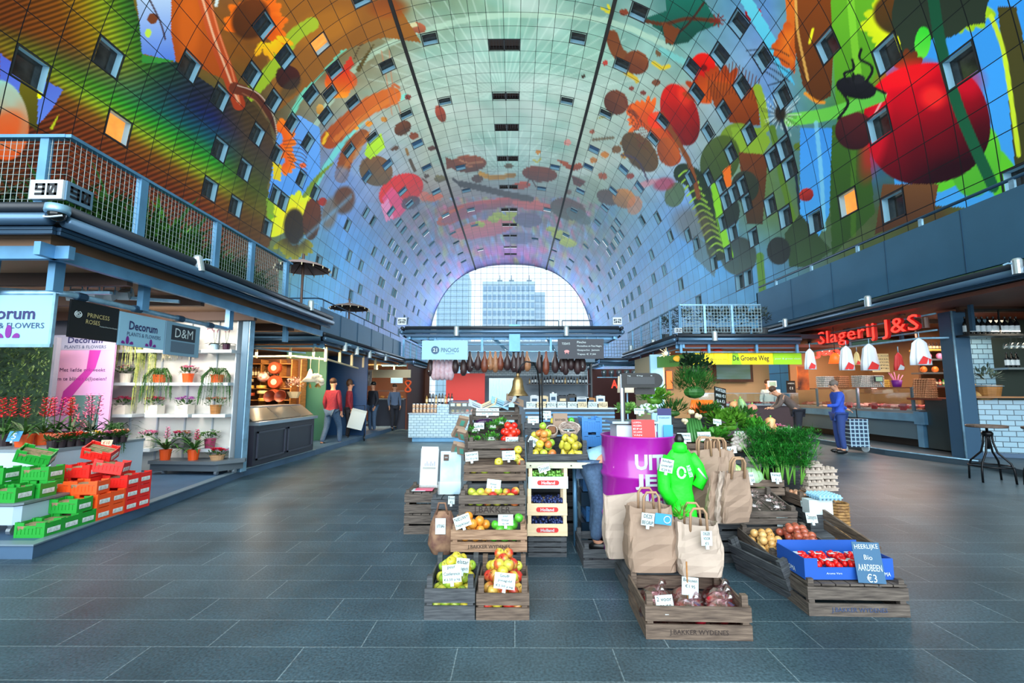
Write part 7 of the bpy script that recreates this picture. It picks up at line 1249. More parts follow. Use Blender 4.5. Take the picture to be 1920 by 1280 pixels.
heap(PEAR,M @ Matrix.Translation((.13,-.06,0)),.26,.3,r_,.07,'yellow pear in the crate on the steel beam','pears',40,.2,.02,1,7,2); heap(None,M @ Matrix.Translation((-.12,-.02,0)),.3,.38,r_*1.05,.07,'yellow or russet apple beside the pears','apples beside the pears',90,.25,.05,1,8,3,pick=pick('gold','gold','rust','gy'))
t = thing('mushroom_basket','small wicker basket tipped over among the pears','basket',M @ Vector((.13,.08,.22)),rot=(.8,0,0)); wick = mat('wicker_white',(215,200,190),.7,rgb2=(110,80,66),nscale=40,stretch=(1,1,4)); B = MB(); [B.tube([(.075*math.cos(a)*(1+.06*k),.05*math.sin(a)*(1+.06*k),.014*k) for a in [2*PI*j/14 for j in range(15)]],.008,5) for k in range(6)]; B.build('woven_sides',wick,t)
t = thing('mushroom_basket','second wicker basket with a handle behind the yellow apples','basket',M @ Vector((-.03,.14,.19)),rot=(.9,0,0)); B = MB(); [B.tube([(.055*math.cos(a),.055*math.sin(a),.014*k) for a in [2*PI*j/14 for j in range(15)]],.007,5) for k in range(4)]; B.build('woven_sides',wick,t); bp(t,'filling',nuts[1],(-.035,.035,-.035,.035,.01,.05))
M2 = fcrate('back crate with mangoes and red packets on top of the fruit stand',.56,.16,.12,(.38,4.78,.98),3); base_ = wood_crate('dark crate under the back crate of mangoes',.5,.2,.95,(.38,4.82,0),wood=3,rows=7)
for k,(x,m) in enumerate(((-.22,'gold'),(.1,'gold'),(.2,'green'),(.02,'gold'))): put(A1[m],M2 @ Vector((x,0,.12)),rot=(1.4,0,0),label='mango in the back crate, %s' % ('by the bell','behind the paper bag','green one','beside the red packet')[k],scale=(1,1.2,1.4))
t = thing('red_packet','red packet between the mangoes in the back crate','packet',M2 @ Vector((.12,.02,.15))); B = MB(); B.ball((0,0,0),(.05,.03,.04),10,7); B.build('packet',rb,t,smooth=True)
t = thing('paper_bag','small printed brown paper bag standing over the yellow apples','paper bag',at(1050,790,4.6)); bp(t,'bag',kraft,(-.07,.07,-.03,.03,-.08,.08)); text('BEWUST KIEZEN',ink,t,(0,-.034,.02),w=.1,h=.02)
t = thing('steel_beam','pale steel beam on a tubular leg carrying the pear crate','stand',(0,0,0)); bp(t,'beam',mat('beam_cream',(190,190,170),.4),(.1,.67,4.16,4.2,.73,.78)); tb(t,'leg',steel,.022,[(.56,4.4,0),(.56,4.4,.76)]); [tb(t,'bolt',black,.006,[(x,4.15,.755),(x,4.17,.755)]) for x in (.14,.5,.63)]; bp(t,'bracket',steel,(.12,.66,4.2,4.6,.73,.76))
# veneer grape crates
gr_g = mat('grape_green',(120,180,80),.25); gr_b = mat('grape_blue',(44,58,110),.3,noise=.3,nscale=30)
for k,(z,x0,gm) in enumerate(((.57,.115,gr_g),(.345,.105,gr_b),(.175,.105,gr_b))):
    t = thing('grape_crate','%s pale veneer crate marked Holland with %s grapes' % (('top','middle','lowest')[k],('green','blue','dark blue')[k]),'crate',(x0+.175,4.22,z)); W = .345; wv = crate_w[4]
    bp(t,'front_panel',wv if k else white,(-W/2,W/2,-.13,-.12,0,.10)); bp(t,'side_panel',wv,(-W/2,-W/2+.01,-.12,.12,0,.1)); bp(t,'side_panel',wv,(W/2-.01,W/2,-.12,.12,0,.1)); bp(t,'back_panel',wv,(-W/2,W/2,.12,.13,0,.1)); bp(t,'base',wv,(-W/2,W/2,-.12,.12,0,.01))
    for sx in (-1,1):
        for sy in (-1,1): bp(t,'corner_post',wv,(sx*(W/2-.035),sx*(W/2-.005),sy*.115-.012,sy*.115+.012,0,.225 if k == 1 else .168))
    B = MB(); B.prism([(math.cos(a)*.02*(1)+(.075 if math.cos(a) > 0 else -.075),math.sin(a)*.02) for a in [2*PI*(j+.5)/16 for j in range(16)]],.003,Matrix.Translation((0,-.1305,.05)) @ Matrix.Rotation(PI/2,4,'X')); B.build('red_badge',rb,t); text('Holland',chalk,t,(0,-.135,.05),w=.115,h=.026,bold=.02)
    tt = thing('grapes','%s grapes in the %s Holland crate' % (('green','blue','dark blue')[k],('top','middle','lowest')[k]),'grapes',(x0+.175,4.2,z+.01)); B = MB(); R = random.Random(k)
    for _ in range(150): B.ball((R.uniform(-.14,.14),R.uniform(-.09,.09),.05+R.uniform(0,.07)),.0125,6,4)
    tag(B.build('berries',gm,tt,smooth=True),kind='stuff')
for k in range(2): wood_crate('dark wooden crate below the Holland crates, %s' % ('resting on the floor','upper one')[k],.33,.28,.085,(.28,4.24,.0+.087*k),wood=3)
# crates with leaflets at the aisle side
for k in range(2): wood_crate('upturned grey crate at the aisle end of the stand, %s' % ('on the floor','under the white leaflet stand')[k],.34,.44,.2,(-.94,4.95,.205*k),.03,wood=0,upside=True)
for k in range(2): wood_crate('upturned dark crate %s' % ('on the floor behind the woven bag','carrying the blue leaflet rack')[k],.3,.42,.21,(-.63,4.62,.215*k),wood=3,upside=True)
t = thing('leaflet_stand','clear stand with a white leaflet printed with a small building','leaflet stand',(-.9,4.9,.41),-.1,rot=(-.12,0,-.1)); bp(t,'leaflet',white,(-.09,.09,0,.012,.03,.42)); bp(t,'holder',film,(-.095,.1,-.01,.05,0,.4)); bp(t,'printed_building',ink_b,*[(-.05+.02*k,-.037+.02*k,-.004,0,.22,.25+.02*(k % 2)) for k in range(6)]); bp(t,'printed_ground',leaf_dk,(-.07,.07,-.004,0,.19,.21))
t = thing('leaflet_rack','pale blue perspex rack with tourist leaflets','leaflet stand',(-.62,4.52,.43),0,rot=(-.1,0,0)); bp(t,'leaflets',mat('leaflet_blue',(150,205,235),.4,rgb2=(210,230,235),nscale=5),(-.1,.1,0,.03,0,.4)); bp(t,'pocket',film,(-.11,.11,-.05,-.045,0,.12)); bp(t,'brown_logo',wood_d,(-.07,-.02,-.004,0,.31,.37)); text('VVV',chalk,t,(-.045,-.006,.34),w=.03,h=.015)
t = thing('leaflet_pile','pink and white leaflets lying on the upturned grey crate','leaflets',(-.92,4.82,.41)); bp(t,'sheets',mat('leaflet_pink',(225,90,120),.5),(-.09,.09,-.06,.05,.0,.008)); bp(t,'under_sheet',white,(-.12,.02,-.07,.04,-.0,.004))
t = thing('jute_bag','woven bag with a printed panel hanging off the side of the orange crate','bag',(-.57,3.78,.36)); jute = mat('jute',(150,116,90),.85,rgb2=(96,62,56),nscale=14,bump=.5); ln(t,'body',jute,[(.09,-.22),(.12,-.15),(.1,0),(.06,.1)],18,wob=lambda a,q: 1+.1*math.sin(5*a)).scale = (1,.6,1); tb(t,'handle',jute,.009,[(-.05,-.03,.08),(-.03,-.04,.17),(.02,-.04,.17),(.04,-.03,.08)]); bp(t,'printed_panel',chalk,(-.05,.03,-.066,-.062,-.06,.06)); text('JUTE BAG',ink,t,(-.01,-.07,0),w=.06,h=.03)
# bell on its hook, newspapers
brass = mat('brass',(176,150,104),.32,.7,rgb2=(120,96,62),nscale=12); t = thing('brass_bell','old brass bell hanging from a curved iron hook above the newspapers','bell',at(971,742,4.55)); ln(t,'bell_body',brass,[(.105,0),(.1,.012),(.07,.05),(.055,.1),(.05,.15),(.035,.18),(0,.185)],28); ln(t,'bell_crown',brass,[(.012,.18),(.02,.2),(.012,.22),(0,.23)],12); B = MB(); B.ball((0,0,.0),.018,10,8); B.build('clapper',iron,t)
p = at(971,742,4.55); t = thing('bell_hook','curved black iron hook and post holding the brass bell','hook',(p.x,p.y,p.z)); tb(t,'hook',iron,.008,[(0,0,.22),(.02,0,.29),(.08,.02,.34),(.16,.05,.33),(.2,.1,.25),(.22,.15,.1),(.23,.18,-.5)]); tb(t,'post',iron,.009,[(.25,.2,.42),(.25,.2,-.5)])
wood_crate('tilted shallow crate with newspapers under the brass bell',.5,.2,.1,(-.2,4.97,1.13),0,(.2,0,0),wood=0); wood_crate('base crate behind the greens carrying the newspapers',.5,.2,1.1,(-.2,5.02,0),wood=3,rows=8)
for k,(x,rz,m) in enumerate(((-.2,.4,white),(-.08,-.3,cream),(.04,.2,sg_b),(.14,-.5,white),(.2,.2,kraft))): t = thing('folded_newspaper','%s folded paper in the heap under the brass bell' % ('white','cream','pale blue','second white','brown')[k],'newspaper',(-.2+x,4.95,1.25+.015*k),rot=(.5,.4*(-1)**k,rz)); bp(t,'sheets',m,(-.1,.1,-.07,.07,0,.012)); bp(t,'print',ink_b,(-.07,.05,-.05,-.03,.012,.0125),(-.07,.03,0,.01,.012,.0125))
BC = plastic_crate_proto(GM['blue'],W=.2,D=.3,H=.14,tagc=False)
for k in range(5): put(BC,(.78,4.85,.42+k*.145),label='blue plastic crate in the stack beside the pears, level %s' % ('one','two','three','four','five')[k])
put(BC,(.80,4.85,.13),rz=.05,label='lower blue plastic crate under the steel beam end'); bp(thing('low_stool','low dark stand under the blue plastic crates','stand',(.78,4.85,0)),'body',steel_d,(-.12,.12,-.15,.15,0,.12)); bp(thing('crate_shelf','dark board between the blue plastic crates','shelf',(.78,4.85,.28)),'board',steel_d,(-.12,.12,-.15,.15,.0,.13))
# price cards of the stand
for a in ((['puur','Conference','€2.50 p.kg'],848,1092,2.95,.115,.1,'price card clipped on the front aisle crate, reading Conference',-.1),(['elstar','biologisch'],866,1073,3.12,.085,.085,'smaller card overlapping behind the Conference card',.08),(['Goudr.','Jonagold','€2.50 p.kg'],945,1104,2.97,.13,.09,'price card reading Jonagold on the second front crate',.1),(['NIEUW!!','hapklaar'],870,988,3.47,.12,.085,'tilted card over the oranges',-.35),(['puur','Elstar','€1.99'],948,985,3.47,.11,.075,'card in front of the green apples of the tan crate',0),
          (['','Elstar','€1.99'],925,916,3.72,.11,.07,'card on the third tier of apples',.1),(['Santana','€2.50 p.kg'],885,864,3.98,.11,.075,'card at the aisle end of the fourth tier',-.1),(['puur','Santana','€2.50 p.kg'],954,862,3.98,.11,.075,'card at the drum end of the fourth tier',-.05),(['Tomaten'],961,832,4.38,.13,.065,'card below the tomatoes',0),(['tros','Tomaten'],958,812,4.62,.11,.07,'card above the tomatoes',.05),(['Conference'],1001,834,4.25,.13,.06,'tilted card between tomatoes and yellow apples',.5),(['Goudreinet'],1065,806,4.5,.11,.06,'card over the wicker basket',0),(['Conference','p/kg'],1000,793,4.7,.11,.07,'card under the first mango',0),(['Mango','€1.50'],1024,784,4.75,.1,.075,'card in front of the mangoes',0),(['Salade'],898,804,4.6,.1,.06,'card on the salad bags',0),(['Aubergine / Paprika','per stuk'],914,779,4.85,.24,.08,'wide card along the back of the vegetable crate',0),(['Druiven'],1022,884,4.08,.1,.06,'card with the green grapes',-.3),(['Brood','€2'],846,945,4.3,.06,.07,'card on the side of the dark upturned crate',0)):
    s_,px,py,Y,w,h,lab,ro = a; card(s_,at(px,py,Y),lab,w,h,0,-.2,ro)

# ================================================================ PURPLE DRUM, SCALE, BAGS AND FLOOR CRATES
pur = mat('drum_purple',(165,28,160),.28,coat=.5); DX,DY,DR,DH = 1.10,4.16,.325,1.03
t = thing('oil_drum','glossy purple oil drum with white capital letters','drum',(DX,DY,0)); pr_ = [(0,0),(DR*.98,0),(DR,.02)]
for zc in (.36,.70): pr_ += [(DR,zc-.03),(DR+.014,zc-.012),(DR+.014,zc+.012),(DR,zc+.03)]
pr_ += [(DR,DH-.02),(DR+.008,DH-.01),(DR+.008,DH),(DR-.01,DH),(DR-.01,DH-.03),(0,DH-.03)]; ln(t,'drum_body',pur,pr_,48)
for s_,z,w in (('UIT',.83,.235),('JE',.675,.165),('EIGEN',.52,.4)):
    B = text_mesh(s_,w,.125,.0,bold=.035); x0 = -.115+w/2; B.v = [((DR+.004+(.014 if z == .675 else 0))*math.sin((v[0]+x0)/DR),-(DR+.004+(.014 if z == .675 else 0))*math.cos((v[0]+x0)/DR),v[2]+z) for v in B.v]; B.build('white_lettering',white,t)
# shop scale
p = (DX-.12,DY-.02,DH-.03); t = thing('shop_scale','white shop scale with black display head on a pole, standing on the drum','scale',p); bp(t,'body',white,(-.1,.24,-.12,.16,0,.12)); bp(t,'weighing_plate',steel_pl,(-.14,.26,-.14,.18,.13,.15)); bp(t,'plate_edge',black,(-.12,.24,-.13,.17,.12,.13))
bp(t,'pole',steel_pl,(-.03,.0,.0,.03,.1,.56)); bp(t,'pole_edge',black,(-.008,.006,-.004,.0,.1,.56)); B = MB(); B.prism([(-.02,0),(.28,0)]+[(.28+.065*math.sin(a),.065-.065*math.cos(a)) for a in (.5,1,1.57,2.1,2.6)]+[(.28,.13),(-.02,.13)],.05,Matrix.Translation((0,.03,.44)) @ Matrix.Rotation(PI/2,4,'X')); B.build('display_head',mat('display_black',(14,18,20),.5),t); bp(t,'display_window',mat('display_window_dark',(14,26,34),.3),(.02,.27,-.024,-.02,.47,.535)); text('kg      €/kg        €',chalk,t,(.14,-.026,.545),w=.22,h=.012); bp(t,'rear_display',black,(.12,.3,.08,.12,.38,.44))
t = thing('red_leaflet','red leaflet leaning on the scale at the drum rim','leaflet',(DX-.02,DY-.24,DH-.03),rot=(-.15,0,-.05)); bp(t,'sheet',rb,(-.09,.1,0,.003,0,.17)); [text(s_,chalk,t,(-.045,-.002,.145-.026*k),w=.07,h=.014,name='printed_line') for k,s_ in enumerate(('LOPEN,','MOZEN','EN','DE LAAN','VAN','KEUS'))]
t = thing('leaflet_holder','upright holder with blue and white cards beside the red leaflet','leaflet stand',(DX+.2,DY-.12,DH-.03)); bp(t,'cards',sg_b,(-.06,.06,0,.02,0,.2)); bp(t,'dark_header',navy,(-.06,.06,-.003,0,.2,.26)); bp(t,'blue_sticker',mat('sticker_blue',(60,150,200),.4),(-.02,.06,-.03,-.02,0,.12)); text('SPAARKAART',ink,t,(0,-.005,.18),w=.1,h=.014)
# green child overall
gj = mat('neon_green',(30,235,40),.55,noise=.12,nscale=14,bump=.4); p = at(1274,842,3.72); t = thing('child_overall','bright green child overall with long sleeves hanging on the drum','overall',p)
B = MB(); B.lathe([(.035,.02),(.07,-.01),(.105,-.06),(.112,-.16),(.09,-.26),(.085,-.3),(.1,-.36),(.105,-.42),(.06,-.46),(0,-.46)],26,wob=lambda a,q: 1+.06*math.sin(6*a+9*q)); o = B.build('torso',gj,t,smooth=True); o.scale = (1,.45,1)
tb(t,'sleeve',gj,.05,[(-.08,0,-.06),(-.135,-.01,-.18),(-.14,-.02,-.3),(-.08,-.03,-.40)],seg=12); tb(t,'sleeve',gj,.045,[(.085,0,-.05),(.14,-.0,-.13),(.165,-.01,-.22),(.12,-.02,-.29)],seg=12); ln(t,'collar',gj,[(.06,-.02),(.055,.03),(.03,.06),(0,.06)],14); tb(t,'reflective_stripe',chalk,.008,[(.12,-.05,-.14),(.18,-.05,-.22)]); ln(t,'hook',black,[(.03,.04),(.04,.08),(.02,.12)],10)
B = MB(); B.tube([(-.015+.03*math.cos(a),-.065,-.17+.04*math.sin(a)) for a in [k*.5 for k in range(13)]],.009,6); B.build('white_emblem',chalk,t); text('IN DER LIEFDE',chalk,t,(.05,-.062,-.16),w=.09,h=.03,rot=(0,1.3,0),bold=.02); tb(t,'leg',gj,.06,[(-.03,-.02,-.42),(-.02,-.03,-.5)],[(.04,-.02,-.42),(.05,-.03,-.55)],seg=12)
card(['kinder','overall','€29.95'],at(1248,885,3.6),'price tag pinned to the green child overall',.1,.1,0,0,.2)
# paper bags
def paper_bag(label,p,w,d,h,seed,rz=0,lean=0.,m=kraft,flare=1.06,hollow=True,handle=True):
    t = thing('paper_bag',label,'paper bag',p,rot=(lean,0,rz)); R = random.Random(seed); B = MB(); n = 9; per = 20; vs = []; fs = []
    for j in range(n+1):
        q = j/n
        for k in range(per):
            a = 2*PI*k/per; cx = math.copysign(abs(math.cos(a))**.35,math.cos(a)); cy = math.copysign(abs(math.sin(a))**.35,math.sin(a)); s = (1+(flare-1)*q); cr = R.uniform(-.008,.008)*(1 if j not in (0,) else 0); bul = .012*math.sin(PI*q*1.5)
            vs.append((cx*(w/2*s+cr+bul),cy*(d/2*(1-.25*q)+cr+bul),h*q+(.012*math.sin(3*a+seed) if j == n else 0)))
    for j in range(n):
        for k in range(per): fs.append((j*per+k,j*per+(k+1) % per,(j+1)*per+(k+1) % per,(j+1)*per+k))
    fs.append(tuple(range(per))[::-1]); B.add(vs,fs); B.build('bag',m,t)
    if handle:
        for sy in (-1,1): tb(t,'handle',mat('handle_paper',(170,135,105),.7),.009,[(-.055,sy*d*.33,h-.05),(-.05,sy*d*.36,h+.07),(-.03,sy*d*.36,h+.1),(.03,sy*d*.36,h+.1),(.05,sy*d*.36,h+.07),(.055,sy*d*.33,h-.05)],seg=6)
    return t
kraft_l = mat('kraft_light',(178,160,146),.75,noise=.1,nscale=5,bump=.2)
t = paper_bag('tall brown paper bag with a card and a blue sticker, in front of the drum',(.925,3.28,.215),.31,.2,.41,3); card(['DEZE','BEGRIP'],(.88,3.165,.52),'handwritten card on the tall brown paper bag',.085,.08,0,0,.12); tt = thing('blue_sticker_card','blue sticker card with a round mark on the tall brown bag','card',(.985,3.17,.525),rot=(0,.12,0)); bp(tt,'card',_M['sticker_blue'],(-.055,.055,0,.003,0,.07)); B = MB(); B.tube([(.025+.022*math.cos(k*.5),-.003,.035+.022*math.sin(k*.5)) for k in range(14)],.003,4); B.build('ring_emblem',chalk,tt)
paper_bag('pale flattened paper bag standing behind the tall brown one, drum side',(.80,3.48,.215),.26,.08,.44,5,.1,.0,kraft_l,1.25,handle=False)
t = paper_bag('crumpled lower paper bag with green stems inside, next to the tall one',(1.22,3.22,.215),.27,.22,.32,9,-.1,0,kraft_l,1.1); card(['DEZE','VOOR','€5'],(1.235,3.08,.42),'small handwritten card hanging on the crumpled paper bag',.07,.09,0,0); greens('green leek stems sticking out of the crumpled paper bag',(1.13,3.25,.55),(.04,.04,.04),20,.07,.02,leaf_l,name='leek_bundle')
for k in range(3): paper_bag('brown paper bag hanging from the crate rail, %s' % ('nearest the overall','middle one','outermost')[k],at((1322,1338,1350)[k],960,3.85+.03*k),.27,.05,.5,11+k,.1,.05,kraft,1.05)
for k in range(3): paper_bag('paper bag tipped sideways in the hanging bunch, %s' % ('inner','middle','outer')[k],at((1350,1366,1378)[k],978,3.62-.03*k),.22,.04,.38,15+k,.2,.15,kraft_l if k == 1 else kraft,1.0,handle=k == 2)
# crates under the drum group
wood_crate('front low crate stamped J. Bakker Wydenes with netted red onions',.60,.46,.2,(1.055,3.01,0),-.03,wood=1,text_s='J.BAKKER WYDENES',post_up=.04,tcol=stamp)
wood_crate('upturned crate carrying the two paper bags',.62,.50,.21,(1.09,3.50,0),.0,wood=3,upside=True); wood_crate('low crate at the foot of the drum',.3,.5,.16,(.70,4.1,0),0,wood=3)
redn = mat('red_onion',(175,30,50),.3,noise=.3,nscale=14); net_m = clear_glass('net_film',(.95,.75,.8),.35,.2)
for k in range(9):
    x = .84+.2*(k % 3)+.03*(k//3); y = 2.9+.1*(k//3); t = thing('onion_net','clear net of red onions in the front low crate','onions',(x,y,.07),group='netted red onions'); R = random.Random(k); B = MB(); [B.ball((R.uniform(-.06,.06),R.uniform(-.04,.04),R.uniform(0,.05)),.034,10,7) for _ in range(7)]; B.build('onions',redn,t,smooth=True); B = MB(); B.ball((0,0,.03),(.1,.075,.07),12,8); B.build('net',net_m,t); tb(t,'tied_end',net_m,[.03,.01,.025],[(.0,0,.07),(.02,-.02,.11),(.04,-.04,.14)])
card(['2 voor','€2.50'],(.87,2.80,.15),'card reading 2 voor 2.50 in the front low crate',.1,.08,0,-.25,-.08); card(['Bosuien','€1.95',''],(1.06,2.93,.18),'card on a wooden stick in the middle of the front low crate',.1,.1,0,-.15,.1); bp(thing('card_stick','thin wooden stick holding the middle card','stick',(1.05,2.94,.05)),'stick',wood_o,(-.004,.004,0,.006,0,.32))
# strawberry box on its crate
wood_crate('upturned grey crate carrying the blue strawberry box',.62,.42,.2,(2.17,3.27,0),-.03,wood=0,rows=2,gap=.25,text_s='J.BAKKER WYDENES',upside=True,tcol=ink_b)
blue_c = mat('box_blue',(28,84,176),.5); t = thing('cardboard_box','blue open cardboard box of strawberries on the upturned crate','box',(2.15,3.26,.205),.0); bp(t,'front_flap',blue_c,(-.28,.28,-.155,-.15,0,.075)); bp(t,'corner_flap',blue_c,(-.28,-.2,-.155,-.15,.075,.13)); bp(t,'corner_flap',blue_c,(.2,.28,-.155,-.15,.075,.13)); bp(t,'side_wall',blue_c,(-.285,-.28,-.155,.16,0,.13)); bp(t,'side_wall',blue_c,(.28,.285,-.155,.16,0,.13)); bp(t,'back_wall',blue_c,(-.28,.28,.155,.16,0,.15)); bp(t,'base',blue_c,(-.28,.28,-.15,.155,0,.01))
text('AROMA',chalk,t,(.21,-.158,.035),w=.1,h=.025); text('AROMA',chalk,t,(-.287,-.0,.03),w=.12,h=.03,rot=(0,0,-PI/2)); text('Aroma Vers',chalk,t,(-.1,-.158,.04),w=.1,h=.012)
sb = mat('strawberry',(220,24,24),.3)
for r in range(2):
    for c in range(4):
        p = Vector((1.96+c*.125,3.18+r*.13,.22)); t = thing('strawberry_punnet','punnet of strawberries with a white label in the blue box','strawberries',p,group='strawberry punnets'); bp(t,'tray',film,(-.055,.055,-.055,.055,0,.05)); R = random.Random(r*4+c); B = MB(); [B.ball((R.uniform(-.04,.04),R.uniform(-.045,.04),.05+R.uniform(0,.02)),(.017,.017,.022),7,5) for _ in range(16)]; B.build('berries',sb,t,smooth=True); bp(t,'label',chalk,(-.045,.045,.0,.04,.074,.078))
card(['HEERLIJKE','Bio','AARDBEIEN','€3'],(2.26,3.06,.2),'blue board reading Heerlijke Bio Aardbeien leaning on the strawberry box',.17,.24,-.05,-.22,.03,mback=mat('board_blue',(44,92,128),.5),col=chalk,clip=False,name='price_board',cat='price board',sizes=[1,.8,1.1,1.4])
# onion and garlic crates, slanted boards
wood_crate('crate standing on its side next to the upturned strawberry crate',.09,.55,.26,(1.86,3.55,.0),.22,(0,-.35,.22),wood=3,rows=3)
M = CM((2.1,3.72,.12),rot=(.2,0,.1)); wood_crate('tilted crate of yellow onions and shallots behind the strawberries',.56,.42,.17,(2.1,3.72,.12),0,(.2,0,.1),wood=0); wood_crate('dark crate on the floor beneath the onion crate',.5,.36,.12,(2.1,3.8,0),.1,wood=3)
ON = {k: fruit_proto('onion','onion',fruit_mat('onion_'+k,*c,sc=4,stretch=(3,3,.4)),.03,'round') for k,c in dict(yellow=((205,150,80),(226,186,120)),shallot=((150,66,50),(190,104,78)),garlic=((232,222,226),(205,180,196))).items()}
heap(ON['yellow'],M @ Matrix.Translation((-.14,0,0)),.24,.36,.03,.05,'yellow onion in the tilted crate behind the strawberries','yellow onions',80,.1,.03,1,21,2); heap(ON['shallot'],M @ Matrix.Translation((.12,0,0)),.26,.36,.027,.08,'red-brown shallot in the tilted crate behind the strawberries','shallots',90,.1,.05,1,22,2)
M = CM((1.98,4.08,.38),rot=(.22,0,0)); wood_crate('tilted crate of garlic and bagged mushrooms',.62,.42,.12,(1.98,4.08,.38),0,(.22,0,0),wood=0); wood_crate('large supporting crate under the garlic, beside the hanging bags',.60,.42,.36,(1.98,4.18,0),0,wood=3,rows=4)
heap(ON['garlic'],M @ Matrix.Translation((-.2,0,0)),.18,.34,.028,.05,'white garlic bulb in the tilted crate','garlic bulbs',50,.1,.04,1,23,2)
for k,(x,y) in enumerate(((-.02,.05),(.1,.1),(.2,.0),(.02,-.1),(.2,-.12))): greens('clear bag of dried mushrooms in the garlic crate, %s' % ('next to the bulbs','at the back slat','outer side','front','outer front corner')[k],M @ Vector((x,y,.1)),(.06,.05,.03),40,.03,.02,mat('dried_mushroom',(200,180,175),.6,rgb2=(120,84,84),nscale=20),name='mushroom_bag',seed=k,film_=True,up=0)
for a in ((['Knoflook','€1'],1472,992,3.9,.12,.09,'plain pale card hanging on the garlic crate front'),(['2 voor','Knoflook'],1478,978,3.95,.12,.08,'card reading 2 voor Knoflook'),(['Champignons'],1524,980,3.95,.09,.08,'card on the bagged mushrooms'),(['Uien'],1510,950,4.2,.07,.05,'small card at the back of the garlic crate'),(['Sjalotten'],1555,1035,3.5,.1,.06,'white card among the shallots'),(['witte kool','€1.50'],1408,905,4.25,.08,.09,'card in front of the cabbages'),(['Venkel','€1'],1457,903,4.25,.09,.08,'card at the foot of the fennel'),(['Champign.'],1388,820,4.6,.09,.06,'card on the white mushrooms'),(['Winterwortel','prijzen'],1284,828,4.25,.12,.08,'card at the edge overall side of the leek crate'),(['Raapstelen'],1322,826,4.25,.12,.08,'card under the lettuce'),(['bloemkool','€2'],1199,776,4.7,.1,.06,'card under the cauliflower'),(['bosui'],1345,795,4.6,.08,.05,'card half buried in the lettuce'),(['Paddo'],1366,850,4.3,.16,.06,'white card lying before the mushrooms')):
    card(a[0],at(*a[1:4]),a[6],a[4],a[5],0,-.25,random.uniform(-.15,.15))
for k in range(2): t = thing('wooden_board','long slanted wooden crate side running down towards the blue box, %s' % ('upper','lower')[k],'board',(0,0,0)); a = at(1490,925,4.5); b = at(1650,1040,3.45); B = MB(); B.beam(a+Vector((0,0,-.09*k)),b+Vector((0,0,-.09*k+.02)),.02,.07); B.build('board',crate_w[1],t)
# cabbages, fennel
wood_crate('crate of cabbages and fennel with a green-filled gap',.60,.40,.15,(2.15,4.5,.47),0,wood=1); wood_crate('supporting crate under the cabbages',.56,.38,.46,(2.15,4.55,0),0,wood=3,rows=5)
cab = mat('cabbage_green',(150,200,110),.5,rgb2=(196,222,150),nscale=6,bump=.5)
for k,(px,py,r,m) in enumerate(((1374,885,.085,cab),(1410,893,.095,mat('cabbage_pale',(190,220,180),.5,rgb2=(150,195,150),nscale=7,bump=.5)),(1392,905,.07,cab),(1425,905,.06,cab))):
    t = thing('cabbage','%s cabbage head in the fennel crate' % ('bright green','large pale','small green','half-hidden small')[k],'cabbage',at(px,py,4.38)); B = MB(); B.ball((0,0,0),(r,r,r*.9),18,12); B.build('head',m,t,smooth=True); B = MB(); [B.tube([(r*1.01*math.sin(q)*math.cos(a),r*1.01*math.sin(q)*math.sin(a),r*.91*math.cos(q)) for q in (.3,.8,1.3,1.8)],.003,4) for a in [j*.7 for j in range(9)]]; B.build('veins',lp,t)
dill = mat('dill_green',(40,140,40),.5,rgb2=(24,96,30),nscale=12); stalk = mat('fennel_stalk',(110,175,70),.4); 
for k in range(7):
    R = random.Random(40+k); x = 1430+k*12; p = at(x,908,4.34+.03*(k % 3)); t = thing('fennel','feathery fennel in the tall bunch beside the egg boxes','fennel',p,group='fennel bunch'); B = MB()
    for s in range(4):
        a = R.uniform(-.35,.35)+(k-3)*.07; H_ = R.uniform(.34,.46); q = [(0,0,0),(a*.3*H_,-.02,H_*.4),(a*H_,-.01,H_)]; B.tube(q,[.007,.006,.003],5)
    B.build('stalks',stalk,t,smooth=True); B = MB()
    for s in range(420):
        h = R.uniform(.16,.5); c = Vector((R.gauss((k-3)*.02*h/.4,.09*(h+.25)),R.gauss(-.02,.05),h)); d = Vector((R.uniform(-1,1),R.uniform(-.6,.6),R.uniform(-.3,1))); u,v = frame(d); B.leaf(c,d,R.uniform(.05,.09),.008); B.leaf(c,d+u*.5,.05,.007); B.leaf(c,d-u*.5,.05,.007)
    B.build('fronds',dill,t)
# egg boxes
eb = mat('egg_box',(172,158,146),.8,noise=.15,nscale=20); ebm = MB(); ebm.bx(-.075,.075,-.05,.05,0,.025); [ebm.lathe([(.022,.02),(.018,.045),(.008,.05)],6,(-.05+.05*i,-.025+.05*j,0)) for i in range(3) for j in range(2)]; ebm.bx(-.08,.08,-.055,.055,.022,.028); ebm = ebm.mesh('egg_box',eb)
for k in range(9): c,l = k % 2,k//2; link('egg_box',ebm,None,(at(1510+c*32,0,4.35).x,4.35+.04*c,.50+l*.055+.0),random.uniform(-.15,.15),None,'grey-brown egg box in the stack beside the fennel','egg box','egg boxes')
wood_crate('crate of loose eggs under the egg boxes',.32,.26,.1,(2.70,4.38,.39),.05,wood=1); wood_crate('support crate beneath the egg boxes',.30,.26,.38,(2.72,4.38,0),0,wood=3,rows=4); EG = fruit_proto('egg','egg',fruit_mat('egg_shell',(222,160,120),(238,200,170)),.024,'round')
heap(EG,CM((2.70,4.38,.39)),.28,.22,.024,.05,'brown egg in the crate under the egg boxes','loose eggs',30); t = thing('newspaper_pile','stack of folded newspapers next to the slanted board','newspapers',(at(1520,0,4.1).x,4.12,.36)); bp(t,'sheets',chalk,(-.1,.1,-.05,.05,0,.12)); bp(thing('stack_support','dark box under the newspapers','box',(at(1520,0,4.1).x,4.12,0)),'box',crate_w[3],(-.1,.1,-.05,.05,0,.355))
